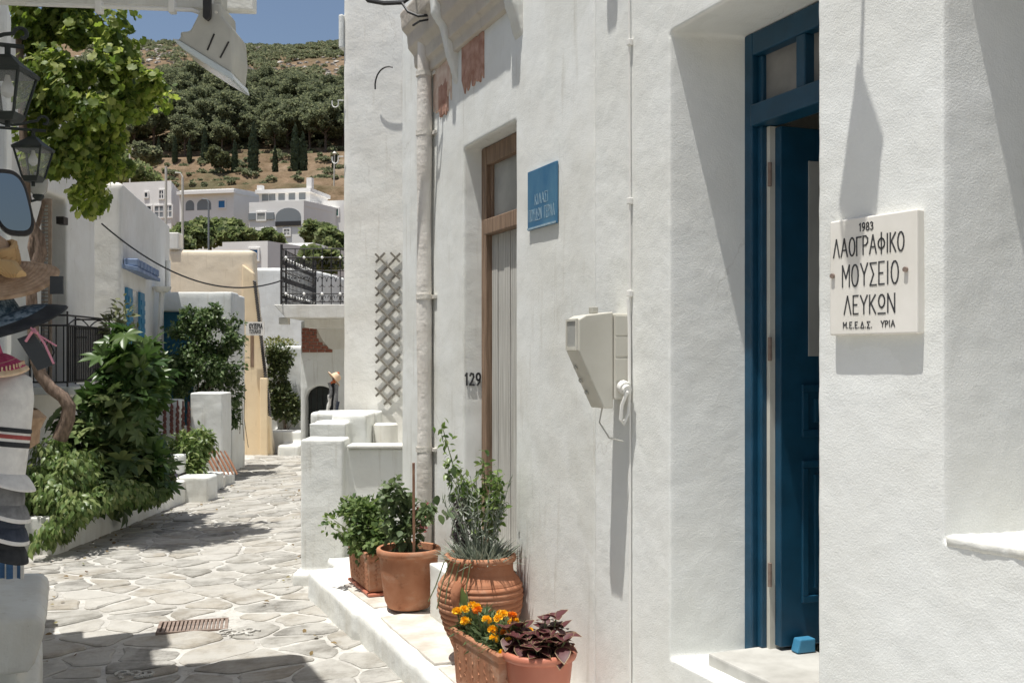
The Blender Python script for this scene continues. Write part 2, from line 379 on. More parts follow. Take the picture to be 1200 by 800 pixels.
# ------------------------------------------------------------------ geometry helpers
class Frame:
    """wall frame: x runs along the wall, y out of the wall, z up"""
    def __init__(s, ox, oy, ux, uy):
        L = math.hypot(ux, uy)
        s.o = Vector((ox, oy, 0)); s.u = Vector((ux / L, uy / L, 0)); s.n = Vector((-uy / L, ux / L, 0))
        s.rz = math.atan2(uy, ux)
    def p(s, u, n, z): return s.o + s.u * u + s.n * n + Vector((0, 0, z))
    def mat(s): return Matrix.Translation(s.o) @ Matrix.Rotation(s.rz, 4, 'Z')

def ray(px, py, Y):
    """the place seen at a pixel of the 1200x800 photograph, at distance Y"""
    return Vector(((px - 600) / 1200 * Y, Y, (420 - py) / 1200 * Y))

class MB:
    def __init__(s): s.v = []; s.f = []; s.mi = []; s.cur = 0
    def add(s, vs, fs):
        b = len(s.v)
        s.v += [tuple(v) for v in vs]
        for f in fs:
            s.f.append(tuple(b + i for i in f)); s.mi.append(s.cur)
    def box(s, x0, x1, y0, y1, z0, z1, mat=None, taper=0.0):
        cx, cy = (x0 + x1) / 2, (y0 + y1) / 2
        vs = []
        for z, k in ((z0, 1 - taper), (z1, 1)):
            for x, y in ((x0, y0), (x1, y0), (x1, y1), (x0, y1)):
                vs.append(Vector((cx + (x - cx) * k, cy + (y - cy) * k, z)))
        if mat: vs = [mat @ v for v in vs]
        s.add(vs, [(3, 2, 1, 0), (4, 5, 6, 7), (0, 1, 5, 4), (1, 2, 6, 5), (2, 3, 7, 6), (3, 0, 4, 7)])
        return s
    def prism(s, poly, axis, a0, a1, mat=None):
        """extrude a 2D polygon along an axis ('x','y','z')"""
        def P(q, a):
            if axis == 'z': return Vector((q[0], q[1], a))
            if axis == 'y': return Vector((q[0], a, q[1]))
            return Vector((a, q[0], q[1]))
        n = len(poly)
        vs = [P(q, a0) for q in poly] + [P(q, a1) for q in poly]
        if mat: vs = [mat @ v for v in vs]
        s.add(vs, [tuple(range(n))[::-1], tuple(range(n, 2 * n))] + [(i, (i + 1) % n, n + (i + 1) % n, n + i) for i in range(n)])
        return s
    def tube(s, pts, r, n=8, cap=True):
        pts = [Vector(p) for p in pts]
        rs = r if isinstance(r, (list, tuple)) else [r] * len(pts)
        b = len(s.v); prev = None
        for i, p in enumerate(pts):
            t = (pts[min(i + 1, len(pts) - 1)] - pts[max(i - 1, 0)]).normalized()
            a = prev if prev is not None else Vector((0, 0, 1)) if abs(t.z) < 0.9 else Vector((1, 0, 0))
            a = (a - t * a.dot(t)).normalized(); prev = a
            c = t.cross(a)
            for k in range(n):
                th = 2 * math.pi * k / n
                s.v.append(tuple(p + (a * math.cos(th) + c * math.sin(th)) * rs[i]))
        for i in range(len(pts) - 1):
            for k in range(n):
                s.f.append((b + i * n + k, b + i * n + (k + 1) % n, b + (i + 1) * n + (k + 1) % n, b + (i + 1) * n + k)); s.mi.append(s.cur)
        if cap:
            s.f.append(tuple(b + k for k in range(n))[::-1]); s.mi.append(s.cur)
            s.f.append(tuple(b + (len(pts) - 1) * n + k for k in range(n))); s.mi.append(s.cur)
        return s
    def bar(s, a, b, r=0.01, n=6): return s.tube([a, b], r, n)
    def lathe(s, prof, c=(0, 0, 0), n=32, mat=None, wob=None, capb=True, capt=False):
        b0 = len(s.v)
        for j, (r, z) in enumerate(prof):
            for k in range(n):
                th = 2 * math.pi * k / n
                dz = wob(r, th) if wob else 0
                v = Vector((r * math.cos(th), r * math.sin(th), z + dz))
                v = mat @ v if mat else v + Vector(c)
                s.v.append(tuple(v))
        for j in range(len(prof) - 1):
            for k in range(n):
                s.f.append((b0 + j * n + k, b0 + j * n + (k + 1) % n, b0 + (j + 1) * n + (k + 1) % n, b0 + (j + 1) * n + k)); s.mi.append(s.cur)
        if capb: s.f.append(tuple(b0 + k for k in range(n))[::-1]); s.mi.append(s.cur)
        if capt: s.f.append(tuple(b0 + (len(prof) - 1) * n + k for k in range(n))); s.mi.append(s.cur)
        return s
    def build(s, name, mats, parent=None, smooth=False, bevel=0.0, angle=40, recentre=True):
        me = bpy.data.meshes.new(name)
        vs = s.v; loc = Vector((0, 0, 0))
        if recentre and vs:
            a = np.array(vs); loc = Vector((float(a[:, 0].mean()), float(a[:, 1].mean()), float(a[:, 2].min())))
            vs = (a - np.array(loc)).tolist()
        me.from_pydata(vs, [], s.f)
        if not isinstance(mats, (list, tuple)): mats = [mats]
        for m in mats: me.materials.append(m)
        if len(mats) > 1: me.polygons.foreach_set('material_index', s.mi)
        if smooth:
            me.polygons.foreach_set('use_smooth', [True] * len(me.polygons))
            me.set_sharp_from_angle(angle=R(angle))
        me.update()
        return link(name, me, parent, loc, bevel)

def link(name, me, parent=None, loc=(0, 0, 0), bevel=0.0):
    o = bpy.data.objects.new(name, me); COL.objects.link(o)
    o.location = loc
    if parent is not None:
        attach(o, parent)
    if bevel:
        b = o.modifiers.new('edge', 'BEVEL'); b.width = bevel; b.segments = 2; b.limit_method = 'ANGLE'; b.angle_limit = R(35)
    return o

WM = {}
def world(o):
    if o.parent is None: return o.matrix_basis.copy()
    return world(o.parent) @ o.matrix_parent_inverse @ o.matrix_basis

def attach(o, parent):
    o.parent = parent
    o.matrix_parent_inverse = world(parent).inverted()

def tag(o, label=None, cat=None, group=None, kind=None):
    if label: o['label'] = label
    if cat: o['category'] = cat
    if group: o['group'] = group
    if kind: o['kind'] = kind
    return o

def thing(name, label, cat, loc=(0, 0, 0), rz=0, group=None):
    o = bpy.data.objects.new(name, None); COL.objects.link(o)
    o.empty_display_size = 0.1
    o.location = loc; o.rotation_euler = (0, 0, rz)
    return tag(o, label, cat, group)

def copy_tree(o, loc=None, rz=None, label=None, parent=None, scale=None):
    c = o.copy(); COL.objects.link(c)
    if parent is not None: c.parent = parent
    for ch in list(o.children): copy_tree(ch, parent=c)
    if loc is not None: c.location = loc
    if rz is not None: c.rotation_euler = (0, 0, rz)
    if scale is not None: c.scale = (scale,) * 3
    if label: c['label'] = label
    return c

clouds = {}
def disp_tex(scale):
    if scale not in clouds:
        t = bpy.data.textures.new('lime_relief', 'CLOUDS'); t.noise_scale = scale; t.noise_depth = 3
        clouds[scale] = t
    return clouds[scale]

def plaster(name, mb, mat, frame=None, parent=None, voxel=0.02, rough=0.012, nscale=0.25, soft=1):
    """boxes given in a wall's own frame, melted together into one hand-plastered body with soft edges"""
    me = bpy.data.meshes.new(name)
    a = np.array(mb.v)
    loc = Vector((float(a[:, 0].mean()), float(a[:, 1].mean()), float(a[:, 2].min())))
    me.from_pydata((a - np.array(loc)).tolist(), [], mb.f)
    me.materials.append(mat)
    o = bpy.data.objects.new(name, me); COL.objects.link(o)
    mx = (frame.mat() if frame else Matrix()) @ Matrix.Translation(loc)
    o.matrix_basis = mx
    if parent is not None: attach(o, parent)
    r = o.modifiers.new('melt', 'REMESH'); r.mode = 'VOXEL'; r.voxel_size = voxel; r.use_smooth_shade = True
    sm = o.modifiers.new('soft', 'SMOOTH'); sm.iterations = soft; sm.factor = 0.4
    d = o.modifiers.new('uneven', 'DISPLACE'); d.texture = disp_tex(nscale); d.strength = rough; d.mid_level = 0.5; d.texture_coords = 'LOCAL'
    return o

# leaves --------------------------------------------------------------
def leaf_shape(kind):
    """unit leaf along +Y, face up +Z -> verts, faces"""
    if kind == 'diamond':
        return np.array([(0, 0, 0), (0.28, 0.45, 0.07), (0, 1, -0.08), (-0.28, 0.45, 0.07), (0, 0.5, 0)]), [(0, 1, 4), (1, 2, 4), (4, 2, 3), (0, 4, 3)]
    if kind == 'card':
        return np.array([(-0.5, 0, 0), (0.5, 0.1, 0.1), (0.4, 1, 0), (-0.45, 0.9, 0.1)]), [(0, 1, 2, 3)]
    if kind == 'blade':
        return np.array([(-0.045, 0, 0), (0.045, 0, 0), (0.035, 0.5, 0.06), (0, 1, -0.02), (-0.035, 0.5, 0.06)]), [(0, 1, 2, 4), (4, 2, 3)]
    if kind == 'lance':
        return np.array([(0, 0, 0), (0.17, 0.3, 0.05), (0.15, 0.62, 0.03), (0, 1, -0.15), (-0.15, 0.62, 0.03), (-0.17, 0.3, 0.05), (0, 0.33, 0), (0, 0.64, -0.02)]), \
            [(0, 1, 6), (1, 2, 7, 6), (2, 3, 7), (3, 4, 7), (4, 5, 6, 7), (5, 0, 6)]
    if kind == 'oval':
        pts = [(0, 0, 0), (0.24, 0.15, 0.04), (0.38, 0.42, 0.07), (0.30, 0.72, 0.03), (0, 1, -0.1), (-0.30, 0.72, 0.03), (-0.38, 0.42, 0.07), (-0.24, 0.15, 0.04), (0, 0.42, -0.01)]
        return np.array(pts), [(i, (i + 1) % 8, 8) for i in range(8)]
    if kind == 'grape':
        out = []
        for k, (a, r) in enumerate([(-200, 0.30), (-160, 0.52), (-130, 0.47), (-100, 0.58), (-78, 0.50), (-45, 0.64), (-18, 0.54), (0, 0.70), (18, 0.54), (45, 0.64), (78, 0.50), (100, 0.58), (130, 0.47), (160, 0.52)]):
            th = R(90 - a); out.append((r * math.cos(th), 0.3 + r * math.sin(th), 0.05 * math.cos(3 * th)))
        out[0] = (0, 0.12, 0)
        n = len(out)
        return np.array(out + [(0, 0.34, -0.03)]), [(i, (i + 1) % n, n) for i in range(n)]
    if kind == 'palm':        # seven pointed lobes
        out = [(0.03, -0.02, 0.0)]
        angs = [-125, -85, -43, 0, 43, 85, 125]; rs = [0.55, 0.8, 0.95, 1.0, 0.95, 0.8, 0.55]
        for i, (a, r) in enumerate(zip(angs, rs)):
            for da, k, zz in ((-15, 0.68, 0.02), (0, 1.0, -0.14), (15, 0.68, 0.02)):
                th = R(90 - (a + da)); out.append((r * k * math.cos(th), r * k * math.sin(th), zz * r))
            if i < 6:
                th = R(90 - (a + angs[i + 1]) / 2); out.append((0.44 * math.cos(th), 0.44 * math.sin(th), 0.05))
        out.append((-0.03, -0.02, 0.0))
        n = len(out)
        return np.array(out + [(0, 0.06, 0.02)]), [(i, (i + 1) % n, n) for i in range(n)]

def orient(d, up):
    d = d / (np.linalg.norm(d, axis=1, keepdims=True) + 1e-9)
    s = np.cross(d, up); s /= (np.linalg.norm(s, axis=1, keepdims=True) + 1e-9)
    n = np.cross(s, d)
    return s, d, n

def leaf_cloud(name, kind, pos, d, up, size, mat, parent=None, tagkind=None, width=1.0):
    lv, lf = leaf_shape(kind)
    lv = lv.copy(); lv[:, 0] *= width
    pos = np.asarray(pos, float); N = len(pos)
    size = np.broadcast_to(np.asarray(size, float), (N,))
    s, d, n = orient(np.asarray(d, float), np.asarray(up, float))
    V = pos[:, None, :] + size[:, None, None] * (lv[None, :, 0:1] * s[:, None, :] + lv[None, :, 1:2] * d[:, None, :] + lv[None, :, 2:3] * n[:, None, :])
    k = len(lv)
    loc = pos.mean(0)
    me = bpy.data.meshes.new(name)
    me.vertices.add(N * k)
    me.vertices.foreach_set('co', (V.reshape(-1, 3) - loc).ravel())
    sizes = np.array([len(f) for f in lf]); flat = np.concatenate([np.array(f) for f in lf])
    tot = np.tile(sizes, N)
    idx = (flat[None, :] + (np.arange(N) * k)[:, None]).ravel()
    me.loops.add(len(idx)); me.loops.foreach_set('vertex_index', idx.astype(np.int32))
    me.polygons.add(len(tot))
    st = np.concatenate([[0], np.cumsum(tot)[:-1]])
    me.polygons.foreach_set('loop_start', st.astype(np.int32))
    try: me.polygons.foreach_set('loop_total', tot.astype(np.int32))
    except Exception: pass
    me.polygons.foreach_set('use_smooth', np.ones(len(tot), bool))
    me.materials.append(mat)
    me.update(calc_edges=True); me.validate()
    o = link(name, me, parent, Vector(loc))
    if tagkind: o['kind'] = tagkind
    return o

def blob_points(blobs, N, shell=0.55, cut=0.0, nscale=3.0, seed=0.0):
    """points in a union of ellipsoids, denser near the outside, with noise-cut gaps; returns pos, outward"""
    vol = np.array([b[1][0] * b[1][1] * b[1][2] for b in blobs]) ** 0.72
    cnt = (vol / vol.sum() * N * (1.0 + 1.2 * (cut > 0))).astype(int) + 1
    P, O = [], []
    for (c, r), k in zip(blobs, cnt):
        v = rng.normal(size=(k, 3)); v /= np.linalg.norm(v, axis=1, keepdims=True)
        rad = shell + (1 - shell) * rng.random(k) ** 0.7
        rad *= 1 + 0.12 * rng.normal(size=k)
        P.append(np.array(c) + v * rad[:, None] * np.array(r)); O.append(v)
    P = np.concatenate(P); O = np.concatenate(O)
    if cut:
        keep = np.array([noise.noise(Vector((p[0] * nscale + seed, p[1] * nscale, p[2] * nscale))) for p in P]) > (-0.45 + cut)
        P, O = P[keep], O[keep]
    return P, O

def rnd(N, s=1.0): return rng.normal(size=(N, 3)) * s

# ------------------------------------------------------------------ ground
def gz(x, y):
    base = -1.93 - 0.018 * (min(max(y, 0), 34) - 6)
    xc = -1.0 - 0.30 * min(max(y, 0), 14)
    d = 0.05 * min(1.5, abs(x - xc) / 1.6) ** 2
    return base + d - 0.02 + 0.018 * noise.noise(Vector((x * 0.9, y * 0.7, 3.3)))

def ground_sheet():
    nx, ny = 110, 250
    xs = np.linspace(-9.5, 3.5, nx); ys = np.concatenate([np.linspace(-6, 3, 20, endpoint=False), np.linspace(3, 34, ny - 20)])
    vs = [(x, y, gz(x, y) + 0.006 * noise.noise(Vector((x * 6, y * 6, 0)))) for y in ys for x in xs]
    fs = [(j * nx + i, j * nx + i + 1, (j + 1) * nx + i + 1, (j + 1) * nx + i) for j in range(len(ys) - 1) for i in range(nx - 1)]
    mb = MB(); mb.add(vs, fs)
    o = mb.build('street', M['mortar'], smooth=True, recentre=False)
    return tag(o, kind='structure')
street = ground_sheet()

def right_wall_x(y): return 2.5 - 0.42 * y
def left_limit(y):
    if y < 8.6: return -0.55 - 0.43 * y
    if y < 10.5: return -4.3 - 0.22 * (y - 8.6)
    if y < 17: return -4.70 - 0.05 * (y - 10.5)
    return -5.0 - 0.12 * (y - 17)
def right_limit(y):
    if y < 8.5: return right_wall_x(y) - 0.66
    if y < 10.4: return -1.75
    return -1.75 - 0.26 * (y - 10.4) if y < 20 else -4.2 - 0.1 * (y - 20)

def clip(poly, p, nrm):
    out = []
    for i in range(len(poly)):
        a, b = poly[i], poly[(i + 1) % len(poly)]
        da = (a[0] - p[0]) * nrm[0] + (a[1] - p[1]) * nrm[1]; db = (b[0] - p[0]) * nrm[0] + (b[1] - p[1]) * nrm[1]
        if da <= 0: out.append(a)
        if (da < 0 < db) or (db < 0 < da):
            t = da / (da - db); out.append((a[0] + (b[0] - a[0]) * t, a[1] + (b[1] - a[1]) * t))
    return out

def pave():
    r = random.Random(11)
    # frame along the lane so the stones run across it
    pts = []
    cell = {}
    tries = 0
    while tries < 26000:
        tries += 1
        y = 3.2 + (r.random() ** 1.15) * 27
        x = r.uniform(left_limit(y) - 0.6, right_limit(y) + 0.6)
        d = r.choice((0.20, 0.28, 0.40, 0.52, 0.66))
        ok = True
        ci, cj = int(x // 0.5), int(y // 0.5)
        for i in range(ci - 2, ci + 3):
            for j in range(cj - 3, cj + 4):
                for q in cell.get((i, j), ()):
                    if math.hypot((q[0] - x) * 0.70, (q[1] - y) * 1.45) < 0.5 * (d + q[2]):
                        ok = False; break
                if not ok: break
            if not ok: break
        if ok:
            pts.append((x, y, d)); cell.setdefault((ci, cj), []).append((x, y, d))
    P = np.array(pts)
    stones = []
    for i, (x, y, d) in enumerate(pts):
        if not (left_limit(y) - 0.25 < x < right_limit(y) + 0.12): continue
        dd = np.hypot((P[:, 0] - x), (P[:, 1] - y)); nb = np.argsort(dd)[1:22]
        poly = [(x - 1.2, y - 1.2), (x + 1.2, y - 1.2), (x + 1.2, y + 1.2), (x - 1.2, y + 1.2)]
        g = r.choice((0.008, 0.014, 0.02, 0.032))
        for k in nb:
            nx, ny = P[k, 0] - x, P[k, 1] - y; L = math.hypot(nx, ny)
            wgt = 0.5 + 0.18 * (d - P[k, 2])
            m = (x + nx * wgt - nx / L * g, y + ny * wgt - ny / L * g)
            poly = clip(poly, m, (nx / L, ny / L))
            if len(poly) < 3: break
        if len(poly) < 3: continue
        # soften corners, jitter
        q = []
        for a in range(len(poly)):
            A, B = poly[a], poly[(a + 1) % len(poly)]
            L = math.hypot(B[0] - A[0], B[1] - A[1])
            t = min(0.3, 0.035 / max(L, 1e-4))
            if L < 0.03: q.append(((A[0] + B[0]) / 2, (A[1] + B[1]) / 2)); continue
            q.append((A[0] + (B[0] - A[0]) * t, A[1] + (B[1] - A[1]) * t))
            if L > 0.22:
                for s_ in ((0.28, 0.52, 0.76) if L > 0.45 else (0.5,)):
                    s_ += r.uniform(-.07, .07); j = r.uniform(-0.026, 0.012)
                    q.append((A[0] + (B[0] - A[0]) * s_ + (B[1] - A[1]) / L * j, A[1] + (B[1] - A[1]) * s_ - (B[0] - A[0]) / L * j))
            q.append((A[0] + (B[0] - A[0]) * (1 - t), A[1] + (B[1] - A[1]) * (1 - t)))
        # keep the drain opening free
        if abs(x + 2.32) < 0.36 and abs(y - 7.45) < 0.30: continue
        stones.append((y, x, q))
    stones.sort(key=lambda a: a[0])
    rest = MB()
    for i, (y, x, q) in enumerate(stones):
        mb = MB() if i < 300 else rest
        h = r.uniform(0.006, 0.016); tx, ty = r.uniform(-0.02, 0.02), r.uniform(-0.02, 0.02)
        n = len(q); cx = sum(a[0] for a in q) / n; cy = sum(a[1] for a in q) / n
        bot = [(a[0], a[1], gz(*a) - 0.03) for a in q]
        mid = [(a[0], a[1], gz(*a) + h * 0.45) for a in q]
        top = []
        for a in q:
            dx, dy = cx - a[0], cy - a[1]; L = math.hypot(dx, dy) + 1e-6; k = min(0.25, 0.014 / L)
            X, Y = a[0] + dx * k, a[1] + dy * k
            top.append((X, Y, gz(X, Y) + h + tx * (X - cx) + ty * (Y - cy)))
        vs = bot + mid + top + [(cx, cy, gz(cx, cy) + h)]
        fs = [(k, (k + 1) % n, n + (k + 1) % n, n + k) for k in range(n)] + [(n + k, n + (k + 1) % n, 2 * n + (k + 1) % n, 2 * n + k) for k in range(n)]
        fs += [(2 * n + k, 2 * n + (k + 1) % n, 3 * n) for k in range(n)]
        mb.add(vs, fs)
        if i < 300: mb.build('paving_stone', M['stone'], street)
    if rest.v:
        o = rest.build('distant_paving', M['stone'], street); o['kind'] = 'stuff'
pave()

# white marks daubed on two of the stones
def daub(cx, cy, rx, ry, seed):
    r = random.Random(seed); mb = MB()
    for j in range(5):
        a0 = r.uniform(0, 6.28); ox, oy = (rx * (j / 6 - 0.5) * 1.6, r.uniform(-.3, .3) * ry) if j < 5 else (0, 0)
        q = [(cx + ox + rx * .24 * math.cos(a0 + t * .55), cy + oy + ry * (.5 if j < 5 else .95) * math.sin(a0 + t * .55)) for t in range(9)]
        for A, B in zip(q[:-1], q[1:]):
            d = Vector((B[0] - A[0], B[1] - A[1])).normalized(); nn = Vector((-d.y, d.x)) * .009
            vs = [(X, Y, gz(X, Y) + 0.024) for X, Y in ((A[0] - nn.x, A[1] - nn.y), (B[0] - nn.x, B[1] - nn.y), (B[0] + nn.x, B[1] + nn.y), (A[0] + nn.x, A[1] + nn.y))]
            mb.add(vs + [(x, y, z - .012) for x, y, z in vs], [(0, 1, 2, 3), (7, 6, 5, 4), (0, 4, 5, 1), (1, 5, 6, 2), (2, 6, 7, 3), (3, 7, 4, 0)])
    o = mb.build('paint_mark', M['mortar'], street); o['kind'] = 'stuff'
daub(-1.86, 7.18, 0.20, 0.12, 1); daub(-2.28, 6.28, 0.15, 0.09, 2)

# dry leaves blown along the edges of the lane
P = []
for i in range(170):
    y = 6.5 + 11 * rng.random(); e = abs(rng.normal()) * 0.28
    x = (left_limit(y) + 0.12 + e) if rng.random() < .7 else (right_limit(y) - 0.1 - e * .7)
    P.append((x, y, gz(x, y) + 0.03))
P = np.array(P); D = rnd(len(P)) * [1, 1, .15]
M['dry_leaf'] = leafmat('dry_leaf', (0.10, 0.06, 0.03), (0.24, 0.17, 0.08), 0.2, 0.8, (0.20, 0.22, 0.10))
leaf_cloud('fallen_leaves', 'oval', P, D, rnd(len(P), .25) + np.array([0, 0, 1.]), 0.025 + 0.025 * rng.random(len(P)), M['dry_leaf'], None, 'stuff')

# drain grate set in the paving
def drain():
    c = Vector((-2.32, 7.45, 0)); z = gz(c.x, c.y) + 0.012
    t = thing('drain_grate', 'rusty rectangular drain grate set in the pale flagstones', 'drain', (c.x, c.y, z - 0.004), R(14))
    def loc(o): o.matrix_parent_inverse = Matrix(); o.parent = t; return o
    f = MB(); a, b = 0.245, 0.165
    for (x0, x1, y0, y1) in ((-a, a, -b, -b + 0.022), (-a, a, b - 0.022, b), (-a, -a + 0.022, -b + 0.022, b - 0.022), (a - 0.022, a, -b + 0.022, b - 0.022)):
        f.box(x0, x1, y0, y1, -0.03, 0.012)
    loc(f.build('frame', M['rust_iron'], recentre=False))
    p = MB().box(-a + 0.02, a - 0.02, -b + 0.02, b - 0.02, -0.03, -0.012); loc(p.build('pit', M['soil'], recentre=False))
    me = None
    for k in range(15):
        x = -a + 0.045 + k * (2 * a - 0.09) / 14
        if me is None:
            o = MB().box(-0.009, 0.009, -b + 0.022, b - 0.022, -0.012, 0.010).build('bar', M['rust_iron'], recentre=False); me = o.data
        else:
            o = bpy.data.objects.new('bar', me); COL.objects.link(o)
        o.location = (x, 0, 0); loc(o)
drain()
big = MB(); big.add([(-1500, -800, -2.95), (1500, -800, -2.95), (1500, 1800, -2.95), (-1500, 1800, -2.95)], [(0, 1, 2, 3)])
tag(big.build('ground', M['hill'], recentre=False), kind='structure')

# ------------------------------------------------------------------ lettering drawn with strokes
def ell(cx, cy, rx, ry, n=14, a0=0, a1=360): return [(cx + rx * math.cos(R(a0 + (a1 - a0) * k / n)), cy + ry * math.sin(R(a0 + (a1 - a0) * k / n))) for k in range(n + 1)]
GL = {
 'Λ': ([[(0, 0), (.5, 1), (1, 0)]], .62), 'Α': ([[(0, 0), (.5, 1), (1, 0)], [(.2, .36), (.8, .36)]], .66),
 'Ο': ([ell(.5, .5, .5, .5)], .58), 'Γ': ([[(0, 0), (0, 1), (1, 1)]], .46), 'Ρ': ([[(0, 0), (0, 1), (.6, 1), (1, .86), (1, .66), (.6, .5), (0, .5)]], .46),
 'Φ': ([[(.5, -.05), (.5, 1.08)], ell(.5, .5, .5, .27)], .62), 'Ι': ([[(.5, 0), (.5, 1)]], .16), 'Κ': ([[(0, 0), (0, 1)], [(.95, 1), (0, .45)], [(.2, .58), (1, 0)]], .52),
 'Μ': ([[(0, 0), (0, 1), (.5, .4), (1, 1), (1, 0)]], .62), 'Υ': ([[(0, 1), (.5, .5), (1, 1)], [(.5, .5), (.5, 0)]], .60), 'Σ': ([[(1, 1), (0, 1), (.55, .5), (0, 0), (1, 0)]], .54),
 'Ε': ([[(1, 1), (0, 1), (0, 0), (1, 0)], [(0, .5), (.75, .5)]], .44), 'Ω': ([ell(.5, .66, .42, .34), [(0, 0), (1, 0)], [(.5, .32), (.5, .28)]], .62), 'Ν': ([[(0, 0), (0, 1), (1, 0), (1, 1)]], .58),
 'Δ': ([[(0, 0), (.5, 1), (1, 0), (0, 0)]], .6), 'Π': ([[(0, 0), (0, 1), (1, 1), (1, 0)]], .56), 'Τ': ([[(0, 1), (1, 1)], [(.5, 1), (.5, 0)]], .52), 'Ζ': ([[(0, 1), (1, 1), (0, 0), (1, 0)]], .5), 'Η': ([[(0, 0), (0, 1)], [(1, 0), (1, 1)], [(0, .5), (1, .5)]], .56),
 '1': ([[(.1, .8), (.6, 1), (.6, 0)]], .3), '9': ([ell(.5, .7, .45, .3), [(.95, .7), (.8, .25), (.3, 0)]], .5), '8': ([ell(.5, .74, .38, .26), ell(.5, .25, .5, .25)], .5),
 '3': ([[(.05, .9), (.4, 1), (.85, .85), (.8, .62), (.4, .52), (.85, .42), (.95, .2), (.5, 0), (0, .1)]], .5), '2': ([[(.05, .8), (.3, 1), (.75, .95), (.9, .7), (.5, .35), (0, 0), (1, 0)]], .5),
 '.': ([[(.3, 0), (.3, .08)]], .22), ' ': ([], .5), ',': ([[(.3, .05), (.15, -.15)]], .2), ':': ([[(.2, .5), (.2, .58)], [(.8, .5), (.8, .58)]], .5),
}
def write(mb, text, frame, uc, zc, h, width=None, stroke=0.006, n0=0.0, n1=0.0015, sign=-1, gap=0.22, jit=0.0):
    """text centred at (uc, zc) on a wall frame; reading direction is sign * u"""
    adv = sum(GL[c][1] for c in text) + gap * (len(text) - 1)
    sx = h if width is None else width / adv
    x = -adv / 2; rr = random.Random(len(text))
    for c in text:
        st, wd = GL[c]
        dz = rr.uniform(-jit, jit) * h
        for line in st:
            P = [((x + a * wd) * sx, (b - 0.5) * h + dz) for a, b in line]
            for a, b in zip(P[:-1], P[1:]):
                d = Vector((b[0] - a[0], b[1] - a[1])); L = d.length
                if L < 1e-6: continue
                d /= L; nn = Vector((-d.y, d.x)) * stroke / 2; e = d * stroke * 0.35
                q = [Vector(a) - e - nn, Vector(b) + e - nn, Vector(b) + e + nn, Vector(a) - e + nn]
                vs = [frame.p(uc + sign * k.x, n0, zc + k.y) for k in q] + [frame.p(uc + sign * k.x, n1, zc + k.y) for k in q]
                mb.add(vs, [(0, 1, 2, 3), (7, 6, 5, 4), (0, 4, 5, 1), (1, 5, 6, 2), (2, 6, 7, 3), (3, 7, 4, 0)])
        x += wd + gap

# ------------------------------------------------------------------ the museum building on the right
FM = Frame(0.671, 4.355, -0.42, 1.0)              # main front; u = 0 at the far side of the blue door
FP = Frame(1.047, 3.46, -0.5, 0.866)              # the near front that carries the plaque
def uM(Y): return (Y - 4.355) / 0.922
museum = thing('museum_building', 'whitewashed stone building with blue door, carved plaque and old wooden door', 'building', (1.9, 4.5, -1.95))
TOP = 3.1
DH, DB = 1.386, -1.255
# rough-cast part round the blue door
mb = MB()
mb.prism([(0, 0), (0.69, 0), (0.69, -0.42), (-0.105, -0.42)], 'z', -2.3, TOP)
mb.box(-0.97, 0.69, -0.42, 0, DH, TOP)
mb.box(-0.97, 0.3, -0.42, 0, -2.3, DB - 0.02)
plaster('wall', mb, M['stucco_rough'], FM, museum, 0.011, 0.005, 0.12)
# near front with the plaque and the window niche
mb = MB()
mb.prism([(0.02, 0), (-0.476, 0), (-0.586, -0.44), (0.10, -0.44)], 'z', -2.3, TOP)
mb.box(-3.6, -0.1, -0.44, 0, -2.3, -0.548)
mb.box(-3.6, -0.1, -0.44, 0, 1.47, TOP)
mb.box(-3.6, -1.55, -0.44, 0, -2.3, TOP)
plaster('wall', mb, M['stucco_rough'], FP, museum, 0.011, 0.005, 0.12)
# smoother limewashed front with the wooden door
W0, W1 = uM(5.9), uM(6.71)
WH, WB = 1.375, -1.36
mb = MB()
mb.prism([(0.69, 0.0), (W0, 0.0), (W0 - 0.02, -0.5), (0.69, -0.5)], 'z', -2.4, TOP)
mb.prism([(W1, 0.0), (3.95, 0.0), (3.95, -0.5), (W1 - 0.13, -0.5)], 'z', -2.4, TOP)
mb.box(W0 - 0.1, W1 + 0.1, -0.5, 0, WH, TOP)
mb.box(W0 - 0.1, W1 + 0.1, -0.5, 0, -2.4, WB)
plaster('wall', mb, M['stucco'], FM, museum, 0.013, 0.006, 0.3)
# remaining shell, roof and the dim rooms behind the doors
mb = MB()
mm = FM.mat()
mb.box(3.55, 3.95, -5.2, -0.52, -2.4, TOP, mm)
mb.box(-4.6, 3.95, -5.6, -5.2, -2.4, TOP, mm)
mb.box(-4.9, -4.6, -5.6, -0.6, -2.4, TOP, mm)
mb.build('outer_wall', M['stucco_soft'], museum)
MB().box(-4.85, 3.9, -5.55, -0.05, TOP - 0.25, TOP - 0.05, mm).build('roof', M['stucco_soft'], museum)
mb = MB()
mb.box(-1.8, 1.35, -3.4, -0.425, DB - 0.12, DB - 0.02, mm)
mb.box(-1.8, 1.35, -3.45, -3.4, DB, 2.2, mm)
mb.box(0.75, 0.85, -3.4, -0.44, DB, 2.2, mm)
mb.box(-1.9, -1.8, -3.4, -0.7, DB, 2.2, mm)
mb.box(-1.8, 1.35, -3.4, -0.5, 2.2, 2.3, mm)
mb.build('hall_interior', M['stucco_cream'], museum)

